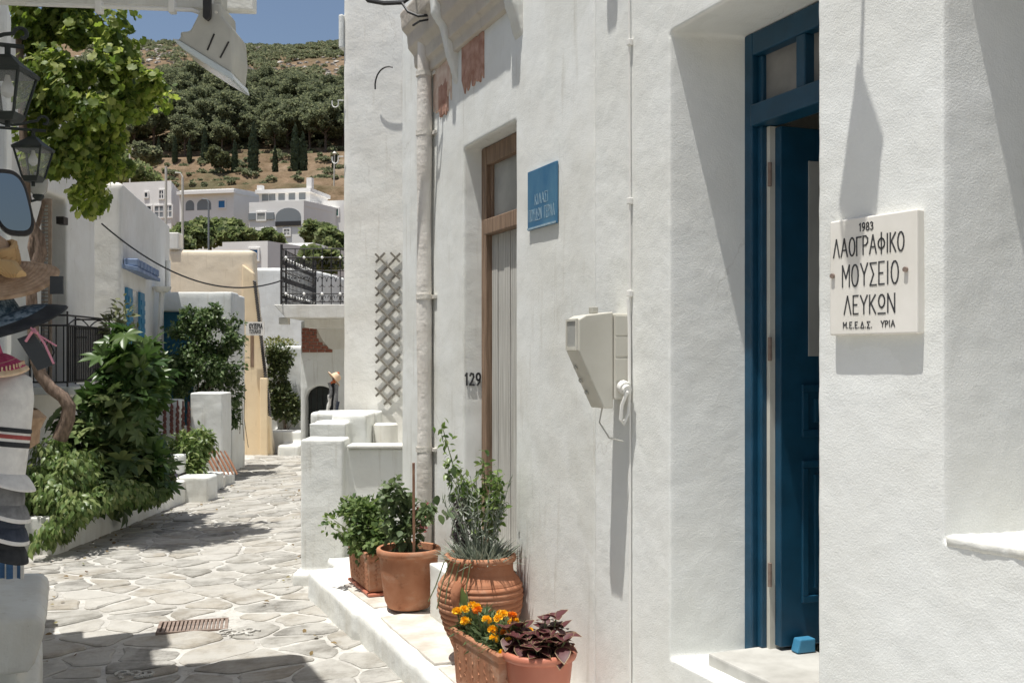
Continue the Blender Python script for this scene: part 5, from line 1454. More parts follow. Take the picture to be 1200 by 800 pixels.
o = k.build('fringe', M['straw_pale'], h3); o['kind'] = 'stuff'
# a column of caps further down
k_c = [('plain white bucket hat with black and red striped band, below the magenta hat', 'white_cloth', 'red_cloth', 556, 0.135, 0.092, 0.36, None),
       ('charcoal grey cap, directly below the striped white hat', 'grey_cloth', None, 592, 0.118, 0.09, 0.09, 'white_cloth'),
       ('dark navy cap with a thin white brim edge, below the charcoal one', 'navy_cloth', None, 618, 0.114, 0.09, 0.09, 'white_cloth'),
       ('black cap, lowest of the hanging hats above the masonry seat', 'black_cloth', None, 642, 0.112, 0.09, 0.08, None)]
for (lb, m1_, m2_, py, rb, rc, hc, ed) in k_c:
    t, mx = hat(lb, -6, py, Yh, rb, rc, hc, M[m1_], None, (R(-6), R(6)), 0.035, 0.006, M[ed] if ed else None)
    if m2_:
        for z0, z1, mm_ in ((0.10, 0.118, 'black_cloth'), (0.128, 0.142, 'red_cloth'), (0.150, 0.165, 'black_cloth')):
            s_ = MB(); s_.lathe([(rc * 1.02, z0), (rc * 1.03, (z0 + z1) / 2), (rc * 1.01, z1)], n=36, mat=mx, capb=False); s_.build('band', M[mm_], t, smooth=True)
k = MB(); k.tube([ray(-14, 690, Yh), ray(-14, 240, Yh)], 0.011, 8); k.tube([ray(-14, 690, Yh) + Vector((0, 0, -0.86)), ray(-14, 690, Yh)], 0.014, 8)
tag(k.build('hat_stand', M['iron'], smooth=True), 'thin black pole of the hat stand behind the hanging hats', 'hat stand')
k = MB(); mx = Matrix.Translation(ray(24, 500, 3.9)) @ Matrix.Rotation(R(10), 4, 'Y'); k.lathe([(0.05, -0.075), (0.075, -0.05), (0.07, 0.0), (0.085, 0.05), (0.05, 0.075)], n=18, mat=mx)
tag(k.build('woven_bag', M['straw'], smooth=True), 'small woven tan straw bag peeking out behind the white hat', 'bag')
# price tag on pink strings
pt = thing('hat_tag', 'dark grey card tag hanging on pink strings from the denim hat', 'tag', ray(45, 412, Yh - 0.2))
ta, tb_, tc_, td = [ray(*q_, 3.3) for q_ in ((20, 397), (38, 390), (66, 426), (44, 434))]
k = MB(); tk = Vector((0, 0.006, 0)); k.add([ta, tb_, tc_, td] + [q_ + tk for q_ in (ta, tb_, tc_, td)], [(3, 2, 1, 0), (4, 5, 6, 7), (0, 1, 5, 4), (1, 2, 6, 5), (2, 3, 7, 6), (3, 0, 4, 7)]); k.build('card', M['tag_grey'], pt)
k = MB(); k.tube([ray(40, 385, 3.3), ray(52, 402, 3.28), ray(63, 426, 3.28)], 0.004, 5); k.tube([ray(36, 384, 3.3), ray(48, 394, 3.29), ray(66, 405, 3.27)], 0.003, 5); k.tube([ray(30, 400, 3.29), ray(38, 388, 3.29), ray(44, 390, 3.28)], 0.005, 5)
k.build('string', M['pink_string'], pt, smooth=True)
k = MB(); c = ray(66, 334, 3.45); k.box(c.x - 0.022, c.x + 0.022, c.y, c.y + 0.006, c.z - 0.03, c.z + 0.03, None); tag(k.build('hat_tag', M['tag_grey']), 'small plain dark card tag hanging from the brim of the straw hat', 'tag')
# striped cloth hanging by the door
sc_ = thing('striped_cloth', 'blue and white striped cloth hanging behind the hats at the shop door', 'cloth', FS.p(uS(5.3), -0.2, -1.3))
for i in range(9):
    p0, p1 = ray(-2 + i * 3.4, 430, 4.75), ray(-2 + (i + 1) * 3.4, 430, 4.75)
    k = MB(); zt_, zb_ = -0.06, -1.02; w_ = 0.012 * math.sin(i * 1.3)
    vs = [(p0.x, p0.y + w_, zb_), (p1.x, p1.y + 0.012 * math.sin((i + 1) * 1.3), zb_), (p1.x, p1.y + 0.012 * math.sin((i + 1) * 1.3), zt_), (p0.x, p0.y + w_, zt_)]
    vs += [(x, y + 0.006, z_) for x, y, z_ in vs]
    k.add(vs, [(0, 1, 2, 3), (7, 6, 5, 4), (0, 4, 5, 1), (2, 6, 7, 3)] + ([(1, 5, 6, 2)] if i == 8 else []) + ([(3, 7, 4, 0)] if i == 0 else []))
    k.build('stripe', M['white_cloth'] if i % 3 == 2 else M['blue_stripe'], sc_)

# ------------------------------------------------------------------ planter, balcony house and greenery on the left
FB = Frame(-6.05, 10.0, -0.03, 1.0)               # front of the balcony house; x away from us, y away from the lane
fbm = FB.mat()
bh = thing('balcony_house', 'cream rendered house on the left with louvred shutter and small iron balcony', 'building', (-6.6, 12.5, -2.1))
mb = MB()
so, sc0_, sz0, sz1 = 3.42, 4.22, -0.36, 2.2         # balcony doorway along u
mb.box(-2.2, so, 0, 0.45, -2.5, 4.2); mb.box(sc0_, 5.25, 0, 0.45, -2.5, 4.2); mb.box(so - .1, sc0_ + .1, 0, 0.45, sz1, 4.2); mb.box(so - .1, sc0_ + .1, 0, 0.45, -2.5, sz0)
plaster('wall', mb, M['stucco_cream'], FB, bh, 0.035, 0.015, 0.35)
mb = MB(); mb.box(-2.2, 5.2, 4.5, 4.9, -2.5, 4.15, fbm); mb.box(-2.2, 5.2, 0.46, 4.9, 4.0, 4.15, fbm); mb.box(4.85, 5.24, 0.46, 4.5, -2.5, 4.15, fbm); mb.box(-2.2, -1.8, 0.46, 4.5, -2.5, 4.15, fbm); mb.build('outer_wall', M['stucco_cream'], bh)
MB().box(so + 0.02, sc0_ - 0.02, 0.30, 0.34, sz0, sz1, fbm).build('door', M['pane'], bh)
sh = MB(); sh.box(so + 0.0, so + 0.04, -0.42, 0.02, sz0 + 0.1, sz1 - 0.12, fbm)
M['shutter_brown'] = basic('shutter_brown', (0.26, 0.19, 0.14), (0.36, 0.28, 0.21), 0.8, 12)
# louvred shutter leaf, swung open against the light
shf = MB()
for (n0, n1, z0, z1) in ((-0.10, -0.06, sz0 + 0.1, sz1 - 0.1), (0.22, 0.26, sz0 + 0.1, sz1 - 0.1), (-0.06, 0.22, sz1 - 0.18, sz1 - 0.1), (-0.06, 0.22, sz0 + 0.1, sz0 + 0.2)):
    shf.box(so + 0.03, so + 0.065, n0, n1, z0, z1, fbm)
shutter = shf.build('shutter', M['shutter_brown'], bh)
louv = None
for i in range(44):
    z_ = sz0 + 0.23 + i * (sz1 - sz0 - 0.44) / 43
    if louv is None:
        q = MB(); q.prism([(-0.06, -0.018), (0.22, -0.018), (0.22, -0.008), (-0.06, -0.008)], 'x', so + 0.022, so + 0.072, fbm); louv = q.build('slat', M['shutter_brown'], shutter, recentre=False); louv.location.z = z_
    else:
        o = louv.copy(); COL.objects.link(o); o.location.z = z_
fx = MB(); fx.tube([FB.p(4.5, -0.01, 0.30), FB.p(4.5, -0.16, 0.30)], 0.012, 6); fx.build('shutter_hook', M['iron'], bh)
MB().box(3.85, 4.0, -0.10, 0.0, 1.82, 1.92, fbm).build('wall_bracket', M['iron'], bh)
# balcony
blc = MB(); blc.box(2.95, 4.50, -0.52, 0.0, -0.46, -0.36, fbm); blc_o = blc.build('balcony', M['stucco_soft'], bh, bevel=0.01)
def bp(u, n, z): return FB.p(u, n, z)
def rail(name, mbx, par=blc_o): return mbx.build(name, M['iron'], par, smooth=True)
k = MB()
for (u, n) in ((3.0, -0.49), (4.46, -0.49), (3.0, -0.02), (4.46, -0.02)): k.bar(bp(u, n, -0.36), bp(u, n, 0.60), 0.013)
for z_ in (0.55, 0.42, -0.30):
    k.bar(bp(3.0, -0.49, z_), bp(4.46, -0.49, z_), 0.012); k.bar(bp(3.0, -0.02, z_), bp(3.0, -0.49, z_), 0.012); k.bar(bp(4.46, -0.02, z_), bp(4.46, -0.49, z_), 0.012)
rail('railing', k)
for i in range(5):
    n_ = -0.02 - 0.47 * (i + 0.5) / 5
    k = MB()
    if i == 2:
        k.tube([bp(3.0, n_, -0.30), bp(3.0, n_, -0.08), bp(3.0, n_ - 0.07, 0.08), bp(3.0, n_, 0.24), bp(3.0, n_, 0.42)], 0.009, 5); k.tube([bp(3.0, n_, -0.08), bp(3.0, n_ + 0.07, 0.08), bp(3.0, n_, 0.24)], 0.009, 5)
    else: k.bar(bp(3.0, n_, -0.30), bp(3.0, n_, 0.42), 0.009)
    rail('bar', k)
for i in range(24):
    u = 3.04 + i * 1.40 / 23
    k = MB(); k.bar(bp(u, -0.49, -0.30), bp(u, -0.49, 0.42), 0.011); rail('bar', k)
k = MB(); k.tube([bp(3.0 + 1.46 * f, -0.49, 0.42 + 0.10 * math.sin(math.pi * ((f * 2) % 1))) for f in np.linspace(0, 1, 17)], 0.009, 5); rail('scroll', k)
# long planter along the lane
pw0 = thing('long_planter', 'low whitewashed masonry planter along the left of the lane', 'planter', (-5.1, 12, -2.1))
mb = MB(); FPn = Frame(-4.67, 10.45, -0.03, 1.0)
mb.box(0, 3.6, 0, 0.14, -2.4, -1.62); mb.box(0, 0.14, 0.1, 1.35, -2.4, -1.62); mb.box(3.6, 5.6, -0.02, 0.14, -2.5, -1.78); mb.box(3.46, 3.6, 0.1, 1.3, -2.5, -1.66)
plaster('wall', mb, M['stucco_soft'], FPn, pw0, 0.025, 0.03, 0.3)
MB().box(0.12, 5.6, 0.12, 1.36, -2.4, -1.72, FPn.mat()).build('soil', M['soil'], pw0)
# gnarled vine: trunk, foliage overhead
vn = thing('grape_vine', 'grape vine with bright leaves hanging over the lane and a twisted trunk', 'vine', ray(72, 512, 11.2))
tp = [(70, 514), (79, 492), (81, 476), (74, 465), (60, 455), (48, 440), (43, 424), (40, 405), (38, 370), (36, 330), (42, 312), (48, 296), (46, 278), (36, 262), (31, 245), (30, 200), (27, 150), (24, 90), (22, 30), (20, -40)]
k = MB(); k.tube([ray(a_, b_, 11.2 - 0.02 * i) for i, (a_, b_) in enumerate(tp)], [0.085, 0.08, 0.072, 0.068, 0.066, 0.066, 0.064, 0.06, 0.058, 0.056, 0.06, 0.066, 0.058, 0.05, 0.045, 0.045, 0.04, 0.04, 0.035, 0.03], 10)
k.tube([ray(40, 305, 11.1), ray(36, 290, 11.05), ray(38, 276, 11.1), ray(45, 262, 11.1), ray(52, 235, 11.1)], [0.04, 0.036, 0.03, 0.026, 0.02], 8)
k.build('trunk', M['bark'], vn, smooth=True)
def vb(px, py, Y, rx, rz, ry=0.5): return (tuple(ray(px, py, Y)), (rx, ry, rz))
VB = [vb(70, 45, 10.9, .35, .35), vb(55, 75, 10.9, .25, .3), vb(185, 100, 11.2, .13, .12), vb(165, 88, 11.2, .14, .10), vb(140, 60, 11.1, .18, .2), vb(135, 190, 11, .07, .12), vb(118, 195, 11, .08, .14), vb(70, 20, 11, .42, .55), vb(110, 30, 11, .40, .50), vb(60, 90, 10.8, .38, .5), vb(95, 95, 10.6, .42, .5), vb(125, 110, 11.0, .32, .42), vb(150, 95, 11.2, .22, .22), vb(172, 108, 11.3, .20, .20), vb(150, 125, 11.2, .20, .3), vb(75, 140, 10.8, .40, .40), vb(112, 150, 10.9, .28, .40), vb(85, 180, 10.8, .30, .28),
      vb(62, 190, 11, .25, .15), vb(98, 205, 10.9, .16, .25), vb(103, 232, 10.9, .07, .18), vb(45, 60, 11, .2, .5), vb(40, 150, 11.1, .15, .4), vb(60, -60, 11.2, .8, .6), vb(130, 160, 11.0, .12, .2), vb(45, 10, 11, .25, .5), vb(88, 60, 11, .4, .5)]
P, O = blob_points(VB, 12500, 0.3, 0.47, 2.6, 2.0)
n = len(P)
D = O * 0.5 + rnd(n, 0.5) + np.array([0, 0, -0.9]); U = rnd(n, 0.45) + np.array([-0.4, -0.45, 0.8]) + O * 0.3
sz = 0.052 + 0.045 * rng.random(n)
order = np.argsort(P[:, 1] + 0.4 * rng.random(n)); first = order[:220]; restI = order[220:]
leaf_cloud('foliage', 'grape', P[restI], D[restI], U[restI], sz[restI], M['vine_leaf'], vn, 'stuff')
lv, lfc = leaf_shape('grape')
def single_leaf_mesh(kind, mat, name):
    v, f = leaf_shape(kind); me = bpy.data.meshes.new(name); me.from_pydata([tuple(a_) for a_ in v], [], f); me.polygons.foreach_set('use_smooth', [True] * len(f)); me.materials.append(mat); me.update(); return me
def place_leaves(me, P, D, U, size, par, name='leaf'):
    s_, d_, n_ = orient(np.asarray(D, float), np.asarray(U, float))
    for i in range(len(P)):
        o = bpy.data.objects.new(name, me); COL.objects.link(o)
        m3 = Matrix(((s_[i][0], d_[i][0], n_[i][0]), (s_[i][1], d_[i][1], n_[i][1]), (s_[i][2], d_[i][2], n_[i][2]))).to_4x4()
        o.matrix_basis = Matrix.Translation(P[i]) @ m3 @ Matrix.Scale(float(size[i]), 4)
        attach(o, par)
vl = [single_leaf_mesh('grape', leafmat('vine_leaf_%s' % w_, c_, c_, 0.4), 'vine_leaf') for w_, c_ in (('deep', (0.07, 0.11, 0.022)), ('mid', (0.15, 0.20, 0.045)), ('light', (0.26, 0.29, 0.08)))]
for j in range(3): place_leaves(vl[j], P[first[j::3]], D[first[j::3]], U[first[j::3]], sz[first[j::3]], vn)

# broad-leaved shrub (fingered leaves) in the planter
ft = thing('broad_leaved_shrub', 'large dark shrub with hand shaped leaves growing in the long planter', 'shrub', ray(130, 600, 12.3))
FBl = [vb(150, 412, 12.8, .24, .30), vb(164, 440, 12.6, .26, .36), vb(150, 445, 12.6, .28, .5), vb(168, 560, 12.4, .25, .3), vb(120, 570, 11.9, .3, .25), vb(150, 490, 12.4, .40, .5), vb(112, 515, 12.3, .42, .45), vb(138, 550, 12.2, .45, .45), vb(155, 545, 12.3, .32, .4), vb(95, 560, 12.0, .4, .4), vb(182, 448, 12.8, .14, .25), vb(130, 480, 12.5, .3, .3)]
P, O = blob_points(FBl, 850, 0.5, 0.0); n = len(P)
D = O * 0.8 + rnd(n, 0.75) + np.array([0, -0.2, -0.15]); U = O * 0.6 + rnd(n, .5) + np.array([-0.1, -0.35, 0.9]); sz = 0.14 + 0.15 * rng.random(n)
order = np.argsort(P[:, 1]); fi = order[:230]
fl3 = [single_leaf_mesh('palm', leafmat('broad_leaf_%s' % w_, c_, c_, 0.22, 0.5), 'broad_leaf') for w_, c_ in (('deep', (0.06, 0.10, 0.036)), ('mid', (0.105, 0.15, 0.052)), ('light', (0.175, 0.215, 0.08)))]
for j in range(3): place_leaves(fl3[j], P[fi[j::3]], D[fi[j::3]], U[fi[j::3]], sz[fi[j::3]], ft)
leaf_cloud('foliage', 'palm', P[order[230:]], D[order[230:]], U[order[230:]], sz[order[230:]], M['fatsia_leaf'], ft, 'stuff')
k = MB()
for i in range(10):
    b_ = FBl[i % len(FBl)]; e = Vector(b_[0]); s0 = ray(130 + rng.normal() * 12, 600, 12.5)
    k.tube([s0, s0.lerp(e, .5) + Vector((rng.normal() * .1, rng.normal() * .1, .1)), e], [0.03, 0.022, 0.012], 6)
k.build('trunk', M['bark'], ft, smooth=True)
# drooping light-green bush at the near end
db = thing('drooping_bush', 'light green bush with drooping pointed leaves at the near end of the planter', 'shrub', ray(70, 620, 10.9))
DBl = [vb(60, 535, 11.3, .22, .22), vb(50, 560, 11.0, .20, .28), vb(75, 575, 10.8, .22, .25), vb(90, 548, 11.0, .20, .22), vb(96, 590, 10.7, .17, .17), vb(45, 600, 10.7, .14, .2), vb(42, 622, 10.6, .09, .13), vb(62, 628, 10.45, .07, .09), vb(72, 612, 10.5, .12, .12), vb(118, 580, 11.1, .18, .14), vb(138, 572, 11.4, .18, .14), vb(158, 576, 11.8, .16, .12), vb(180, 578, 12.4, .14, .12)]
P, O = blob_points(DBl, 4000, 0.35, 0.32, 4.0, 9.0); n = len(P)
D = O * 0.5 + rnd(n, .4) + np.array([0, 0, -1.1]); U = O * 0.8 + rnd(n, .4) + np.array([-0.2, -.3, .5]); sz = 0.058 + 0.045 * rng.random(n)
leaf_cloud('foliage', 'lance', P, D, U, sz, M['droop_leaf'], db, 'stuff', 1.3)
k = MB()
for b_ in DBl:
    s0 = ray(75 + rng.normal() * 10, 600, 11.2); k.tube([s0, s0.lerp(Vector(b_[0]), .5) + Vector((0, 0, .1)), b_[0]], [0.014, .01, .006], 5)
k.build('stems', M['stem'], db, smooth=True)
fs_ = thing('flowering_shrub', 'grey purple flowering shrub at the far end of the long planter', 'shrub', ray(185, 560, 13.6))
P, O = blob_points([vb(183, 540, 13.4, .22, .22, .3), vb(192, 556, 13.5, .14, .18, .3), vb(175, 530, 13.3, .2, .3, .3), vb(178, 568, 13.2, .15, .15, .2)], 1100, 0.3, 0.1, 3.0); n = len(P)
leaf_cloud('foliage', 'diamond', P, O + rnd(n, .7), rnd(n, .6) + np.array([0, 0, 1.]), 0.07, M['creeper_leaf'], fs_, 'stuff')
i_ = rng.choice(n, 130); leaf_cloud('flowers', 'oval', P[i_] * 1.0 + O[i_] * 0.04, rnd(130), rnd(130), 0.05, M['purple_flower'], fs_, 'stuff')
fo = bush_plant('sprouting_shrub', 'pale upright twiggy shrub in front of the blue shuttered house', 'shrub', ray(142, 470, 14.2), ray(142, 470, 14.2).z, [vb(140, 400, 14.2, .2, .4, .2), vb(146, 370, 14.2, .15, .25, .2), vb(132, 385, 14.2, .1, .2, .2)], 260, 'lance', 0.13, M['olive'], nstem=6, cut=0.0)

# house with blue shutters and little awning (front corner towards us)
FC = Frame(-6.05, 15.9, -0.19, 1.0); cm_ = FC.mat()
sbh = thing('blue_shutter_house', 'plain white house with blue shutters and a small blue tiled awning', 'building', (-6.8, 18, -2.2))
mb = MB(); mb.box(0, 5.2, 0, 3.0, -2.5, 2.74)
plaster('wall', mb, M['stucco_cream'], FC, sbh, 0.05, 0.015, 0.4)
for (u0, u1) in ((0.18, 0.62), (1.35, 1.80)):
    MB().box(u0, u1, -0.05, 0.03, -0.9, 1.12, cm_).build('shutter', M['shutter_blue'], sbh, bevel=0.01)
    for s_ in range(12):
        MB().box(u0 + 0.05, u1 - 0.05, -0.066, -0.052, -0.8 + s_ * 0.155, -0.72 + s_ * 0.155, cm_).build('shutter_slat', M['shutter_blue'], sbh)
MB().box(0.62, 1.35, -0.012, 0.02, -0.9, 1.12, cm_).build('door', M['pane_grey'], sbh)
aw = MB(); aw.prism([(-0.0, 1.40), (-0.24, 1.36), (-0.24, 1.42), (-0.0, 1.47)], 'x', -0.02, 2.25, cm_); awo = aw.build('awning', M['awning_blue'], sbh, bevel=0.006)
for i in range(7):
    MB().box(0.02 + i * 0.33, 0.21 + i * 0.33, -0.23, -0.02, 1.44, 1.56, cm_).build('tile', M['awning_blue'], awo, bevel=0.02)
k = MB(); k.lathe([(0.10, 0), (0.16, 0.06), (0.17, 0.10)], FC.p(3.0, -0.16, 1.22), 12, capt=True); k.tube([FC.p(3.0, -0.16, 1.22), FC.p(3.0, -0.12, 0.3)], 0.05, 8); k.build('rain_hopper', M['stucco_cream'], sbh, smooth=True)
k = MB(); k.bar(FC.p(4.6, -0.05, -2.2), FC.p(4.6, -0.05, 1.95), 0.05, 8); k.build('down_pipe', M['stucco_cream'], sbh, smooth=True)
# overhead cable across the lane
c0, c1 = ray(119, 262, 15.6), ray(332, 328, 18.7)
k = MB(); k.tube([c0.lerp(c1, f) - Vector((0, 0, 0.62 * 4 * f * (1 - f) * 0.75)) for f in np.linspace(0, 1, 24)], 0.013, 6)
tag(k.build('overhead_cable', M['cable_black'], smooth=True), 'sagging dark cable strung across the lane to the iron balcony', 'cable')

# teal-door wall, pillar, ornaments, steps
tdw = thing('teal_door_house', 'low white flat roofed annexe with teal door behind the jasmine', 'building', (-6.3, 20.5, -2.2))
mb = MB(); mb.box(-7.9, -7.15, 20, 20.5, -2.5, 1.30); mb.box(-6.25, -5.47, 20, 20.5, -2.5, 1.30); mb.box(-7.3, -6.0, 20, 20.5, 0.92, 1.30); mb.box(-7.9, -5.47, 20.4, 21.0, -2.5, 1.28)
plaster('wall', mb, M['stucco_soft'], None, tdw, 0.05, 0.015, 0.4)
MB().box(-7.15, -6.25, 20.2, 20.3, -2.3, 0.92).build('door', M['teal_paint'], tdw)
gp = thing('gate_pillar', 'square whitewashed gate pillar beside the hanging dried peppers', 'pillar', (-5.3, 18.1, -2.2))
mb = MB(); mb.box(-5.63, -5.06, 17.9, 18.5, -2.5, -0.60); plaster('post', mb, M['stucco_soft'], None, gp, 0.03, 0.03, 0.4)
mb = MB(); mb.box(-6.9, -5.85, 18.0, 18.3, -2.5, -0.72); mb.box(-5.9, -5.6, 18.2, 18.4, -2.5, -1.2)
tag(plaster('garden_wall', mb, M['stucco_soft'], None, None, 0.03, 0.03, 0.4), 'low whitewashed garden wall hung with strings of dried peppers', 'wall')
for i, (px, ln) in enumerate(((193, .55), (201, .50), (208, .62), (214.5, .66), (221, .5))):
    k = MB(); c = ray(px, 472 + i, 17.85); r = random.Random(i)
    k.tube([c + Vector((0, 0, .08)), c - Vector((0, 0, ln))], 0.015, 5)
    for j in range(20):
        a_ = j * 2.4; q_ = c - Vector((0, 0, ln * j / 20)); d_ = Vector((math.cos(a_) * .5, math.sin(a_) * .4, -1.4)).normalized()
        k.tube([q_, q_ + d_ * .045, q_ + d_ * .09], [0.010, 0.022, 0.006], 6)
    tag(k.build('pepper_string', M['dried_red'], smooth=True), ('leftmost', 'second', 'middle', 'fourth', 'rightmost')[i] + ' of the five dark red strings of dried peppers on the garden wall', 'dried peppers', 'strings of dried peppers')
for nm_, lb, (x0, x1, y0, y1, z1) in (('stone_block', 'square white masonry block at the edge of the lane below the small shrub', (-4.98, -4.45, 15.0, 15.5, -1.74)), ('stone_block', 'white masonry block at the far end of the flowering shrub', (-5.35, -4.95, 15.0, 15.6, -1.45)), ('stone_block', 'flat white step at the foot of the gate pillar', (-5.3, -4.78, 17.0, 17.7, -1.95))):
    mb = MB(); mb.box(x0, x1, y0, y1, -2.5, z1); tag(plaster(nm_, mb, M['stucco_soft'], None, None, 0.03, 0.03, 0.4), lb, 'masonry block')
mb = MB(); mb.box(-5.3, -4.75, 15.6, 16.9, -2.5, -1.86); tag(plaster('low_kerb', mb, M['stucco_soft'], None, None, 0.03, 0.03, 0.4), 'low whitewashed planter kerb holding the small bright shrub', 'planter')
bush_plant('small_shrub', 'small bright green shrub in the kerb before the gate pillar', 'shrub', (-5.05, 16.1), -1.9, [((-5.1, 16.0, -1.5), (.28, .4, .35)), ((-4.95, 16.3, -1.35), (.22, .3, .25)), ((-5.0, 15.8, -1.7), (.25, .3, .2))], 1100, 'lance', 0.10, M['droop_leaf'], nstem=10, cut=0.1, droop=0.6, width=1.3)
for i in range(6):
    s0 = Vector((-5.18 + 0.07 * i, 17.2, -1.55)); k = MB(); k.tube([s0, s0 + Vector((0.13, -0.05, -0.2)), s0 + Vector((0.24, -0.1, -0.38))], [0.014, 0.022, 0.016], 6)
    tag(k.build('orange_stick', M['orange_wood'], smooth=True), ('leftmost', 'second', 'third', 'fourth', 'fifth', 'rightmost')[i] + ' of the six slanting orange brown sticks by the gate pillar', 'stick', 'leaning orange sticks')
# jasmine
bush_plant('jasmine_bush', 'tall dense jasmine bush growing over the white wall before the teal door', 'shrub', (-6.1, 19.2), -2.0, [vb(222, 400, 19, .42, .45, .6), vb(255, 395, 19, .45, .42, .6), vb(278, 388, 19.2, .20, .22, .4), vb(240, 430, 19, .6, .45, .6), vb(266, 428, 19, .30, .42, .5), vb(216, 432, 19, .34, .4, .5), vb(228, 458, 19, .36, .28, .5), vb(274, 460, 19, .14, .24, .3), vb(240, 372, 19, .28, .16, .4), vb(275, 488, 19.2, .09, .22, .2), vb(268, 372, 19, .22, .14, .3), vb(222, 368, 19, .14, .16, .2), vb(205, 400, 19, .12, .25, .3), vb(252, 362, 19, .08, .12, .2)],
           8200, 'diamond', 0.085, M['jasmine_leaf'], M['bark'], nstem=11, cut=0.36, seed=3.0, nsc=2.6)
vt = MB()
for i in range(4): vt.tube([ray(275 + 4 * i, 450, 19.4), ray(280 + 2 * i, 490, 19.5), ray(276 + 5 * i, 500 + 8 * i, 19.6)], 0.006, 5)
tag(vt.build('creeper_stems', M['bark'], smooth=True), 'bare creeper stems trailing down the white wall beside the yellow house', 'creeper')

# yellow house
yh = thing('yellow_house', 'pale yellow house with sloping buttressed right edge behind the jasmine', 'building', (-7, 25, -2.3))
mb = MB(); Yf = 24.0
mb.prism([(-9.5, -2.6), (-5.58, -2.6), (-6.02, 1.75), (-6.06, 2.54), (-9.5, 2.56)], 'y', Yf, Yf + 0.35)
mb.box(-9.5, -7.0, Yf + 0.3, Yf + 3.5, -2.6, 2.5)
plaster('wall', mb, M['cream_wall'], None, yh, 0.06, 0.015, 0.4)
mb = MB(); mb.prism([(-6.30, -2.6), (-5.55, -2.6), (-5.98, 1.75), (-6.03, 2.0), (-6.30, 2.2)], 'y', Yf - 0.12, Yf + 0.05); mb.build('buttress', M['yellow_wall'], yh, bevel=0.03)
mb = MB(); mb.box(-5.86, -5.68, Yf - 0.22, Yf - 0.1, -2.6, -0.45); mb.build('pier', M['yellow_wall'], yh, bevel=0.02)
mb = MB(); mb.box(-6.10, -6.02, Yf - 0.128, Yf - 0.1, -0.2, 0.55); mb.build('slot_window', M['wood'], yh)
mb = MB(); mb.box(-8.05, -7.8, Yf - 0.05, Yf + 0.3, 2.55, 2.95); mb.build('chimney', M['stucco_cream'], yh, bevel=0.03)
k = MB()
for i in range(60):
    f = i / 59; x = -5.99 + (0.36) * f; z_ = 1.8 - 3.1 * f
    k.tube([Vector((x - .03, Yf - 0.16, z_)), Vector((x + .03, Yf - 0.18, z_ - .03))], 0.028, 5)
o = k.build('rope_trim', M['iron'], yh); o['kind'] = 'stuff'
sg = thing('hanging_sign', 'small pale sign board with grey Greek lettering on the yellow house', 'sign', ray(301, 385, 23.7))
s0, s1 = ray(288, 393, 23.7), ray(310, 377, 23.7)
MB().box(s0.x, s1.x, 23.68, 23.72, s0.z, s1.z).build('board', M['marble'], sg)
FG = Frame(s0.x, 23.68, -1, 0); lt = MB()
write(lt, 'ΟΥΖΕΡΙΑ', FG, -(s1.x - s0.x) * .55, s0.z + (s1.z - s0.z) * .68, .11, .30, .016, 0.0, 0.006, -1); lt.build('lettering', M['letter_black'], sg); lt = MB(); write(lt, 'ΤΖΙΑΚΟ', FG, -(s1.x - s0.x) * .5, s0.z + (s1.z - s0.z) * .28, .08, .26, .012, 0.0, 0.006, -1)
lt.build('lettering', M['letter_black'], sg)

# creeper wall and back houses
mb = MB(); x0, x1 = ray(312, 0, 25.5).x, ray(357, 0, 25.5).x
mb.box(x0, x1 + 0.3, 25.5, 25.9, -2.6, 0.32); mb.box(ray(318, 0, 25).x, ray(357, 0, 25).x, 24.6, 25.5, -2.6, -1.75); mb.box(ray(326, 0, 24).x, ray(352, 0, 24).x, 23.9, 24.7, -2.6, -2.02)
tag(plaster('courtyard_wall', mb, M['stucco_soft'], None, None, 0.04, 0.02, 0.4), 'white courtyard wall with steps at the far end of the lane', 'wall')
bush_plant('wall_creeper', 'dense green creeper climbing the white courtyard wall at the lane end', 'creeper', (-5.6, 25.3), -1.8, [vb(325, 440, 25.2, .25, .7, .15), vb(335, 470, 25.2, .3, .45, .15), vb(330, 420, 25.2, .3, .3, .15), vb(345, 480, 25.2, .15, .3, .15), vb(320, 415, 25.2, .2, .2, .15), vb(322, 475, 25.2, .2, .3, .15)], 2200, 'diamond', 0.10, M['creeper_leaf'], M['bark'], nstem=8, cut=0.15)
bush_plant('wall_top_bush', 'small yellowish bush on top of the courtyard wall', 'shrub', (-5.6, 25.8), 0.3, [vb(322, 402, 25.8, .3, .15, .2), vb(335, 402, 25.8, .25, .12, .2)], 420, 'diamond', 0.08, M['yellow_bush'], nstem=4, cut=0.0)
bkh = thing('back_house', 'plain white two storey house rising behind the yellow house', 'building', (-7, 33, -2.5))
mb = MB(); mb.prism([(ray(270, 0, 31).x, 31), (ray(362, 0, 31).x, 31), (ray(362, 0, 31).x + .5, 35), (ray(270, 0, 31).x, 35)], 'z', -2.6, 2.75); plaster('wall', mb, M['stucco_soft'], None, bkh, 0.08, 0.02, 0.5)
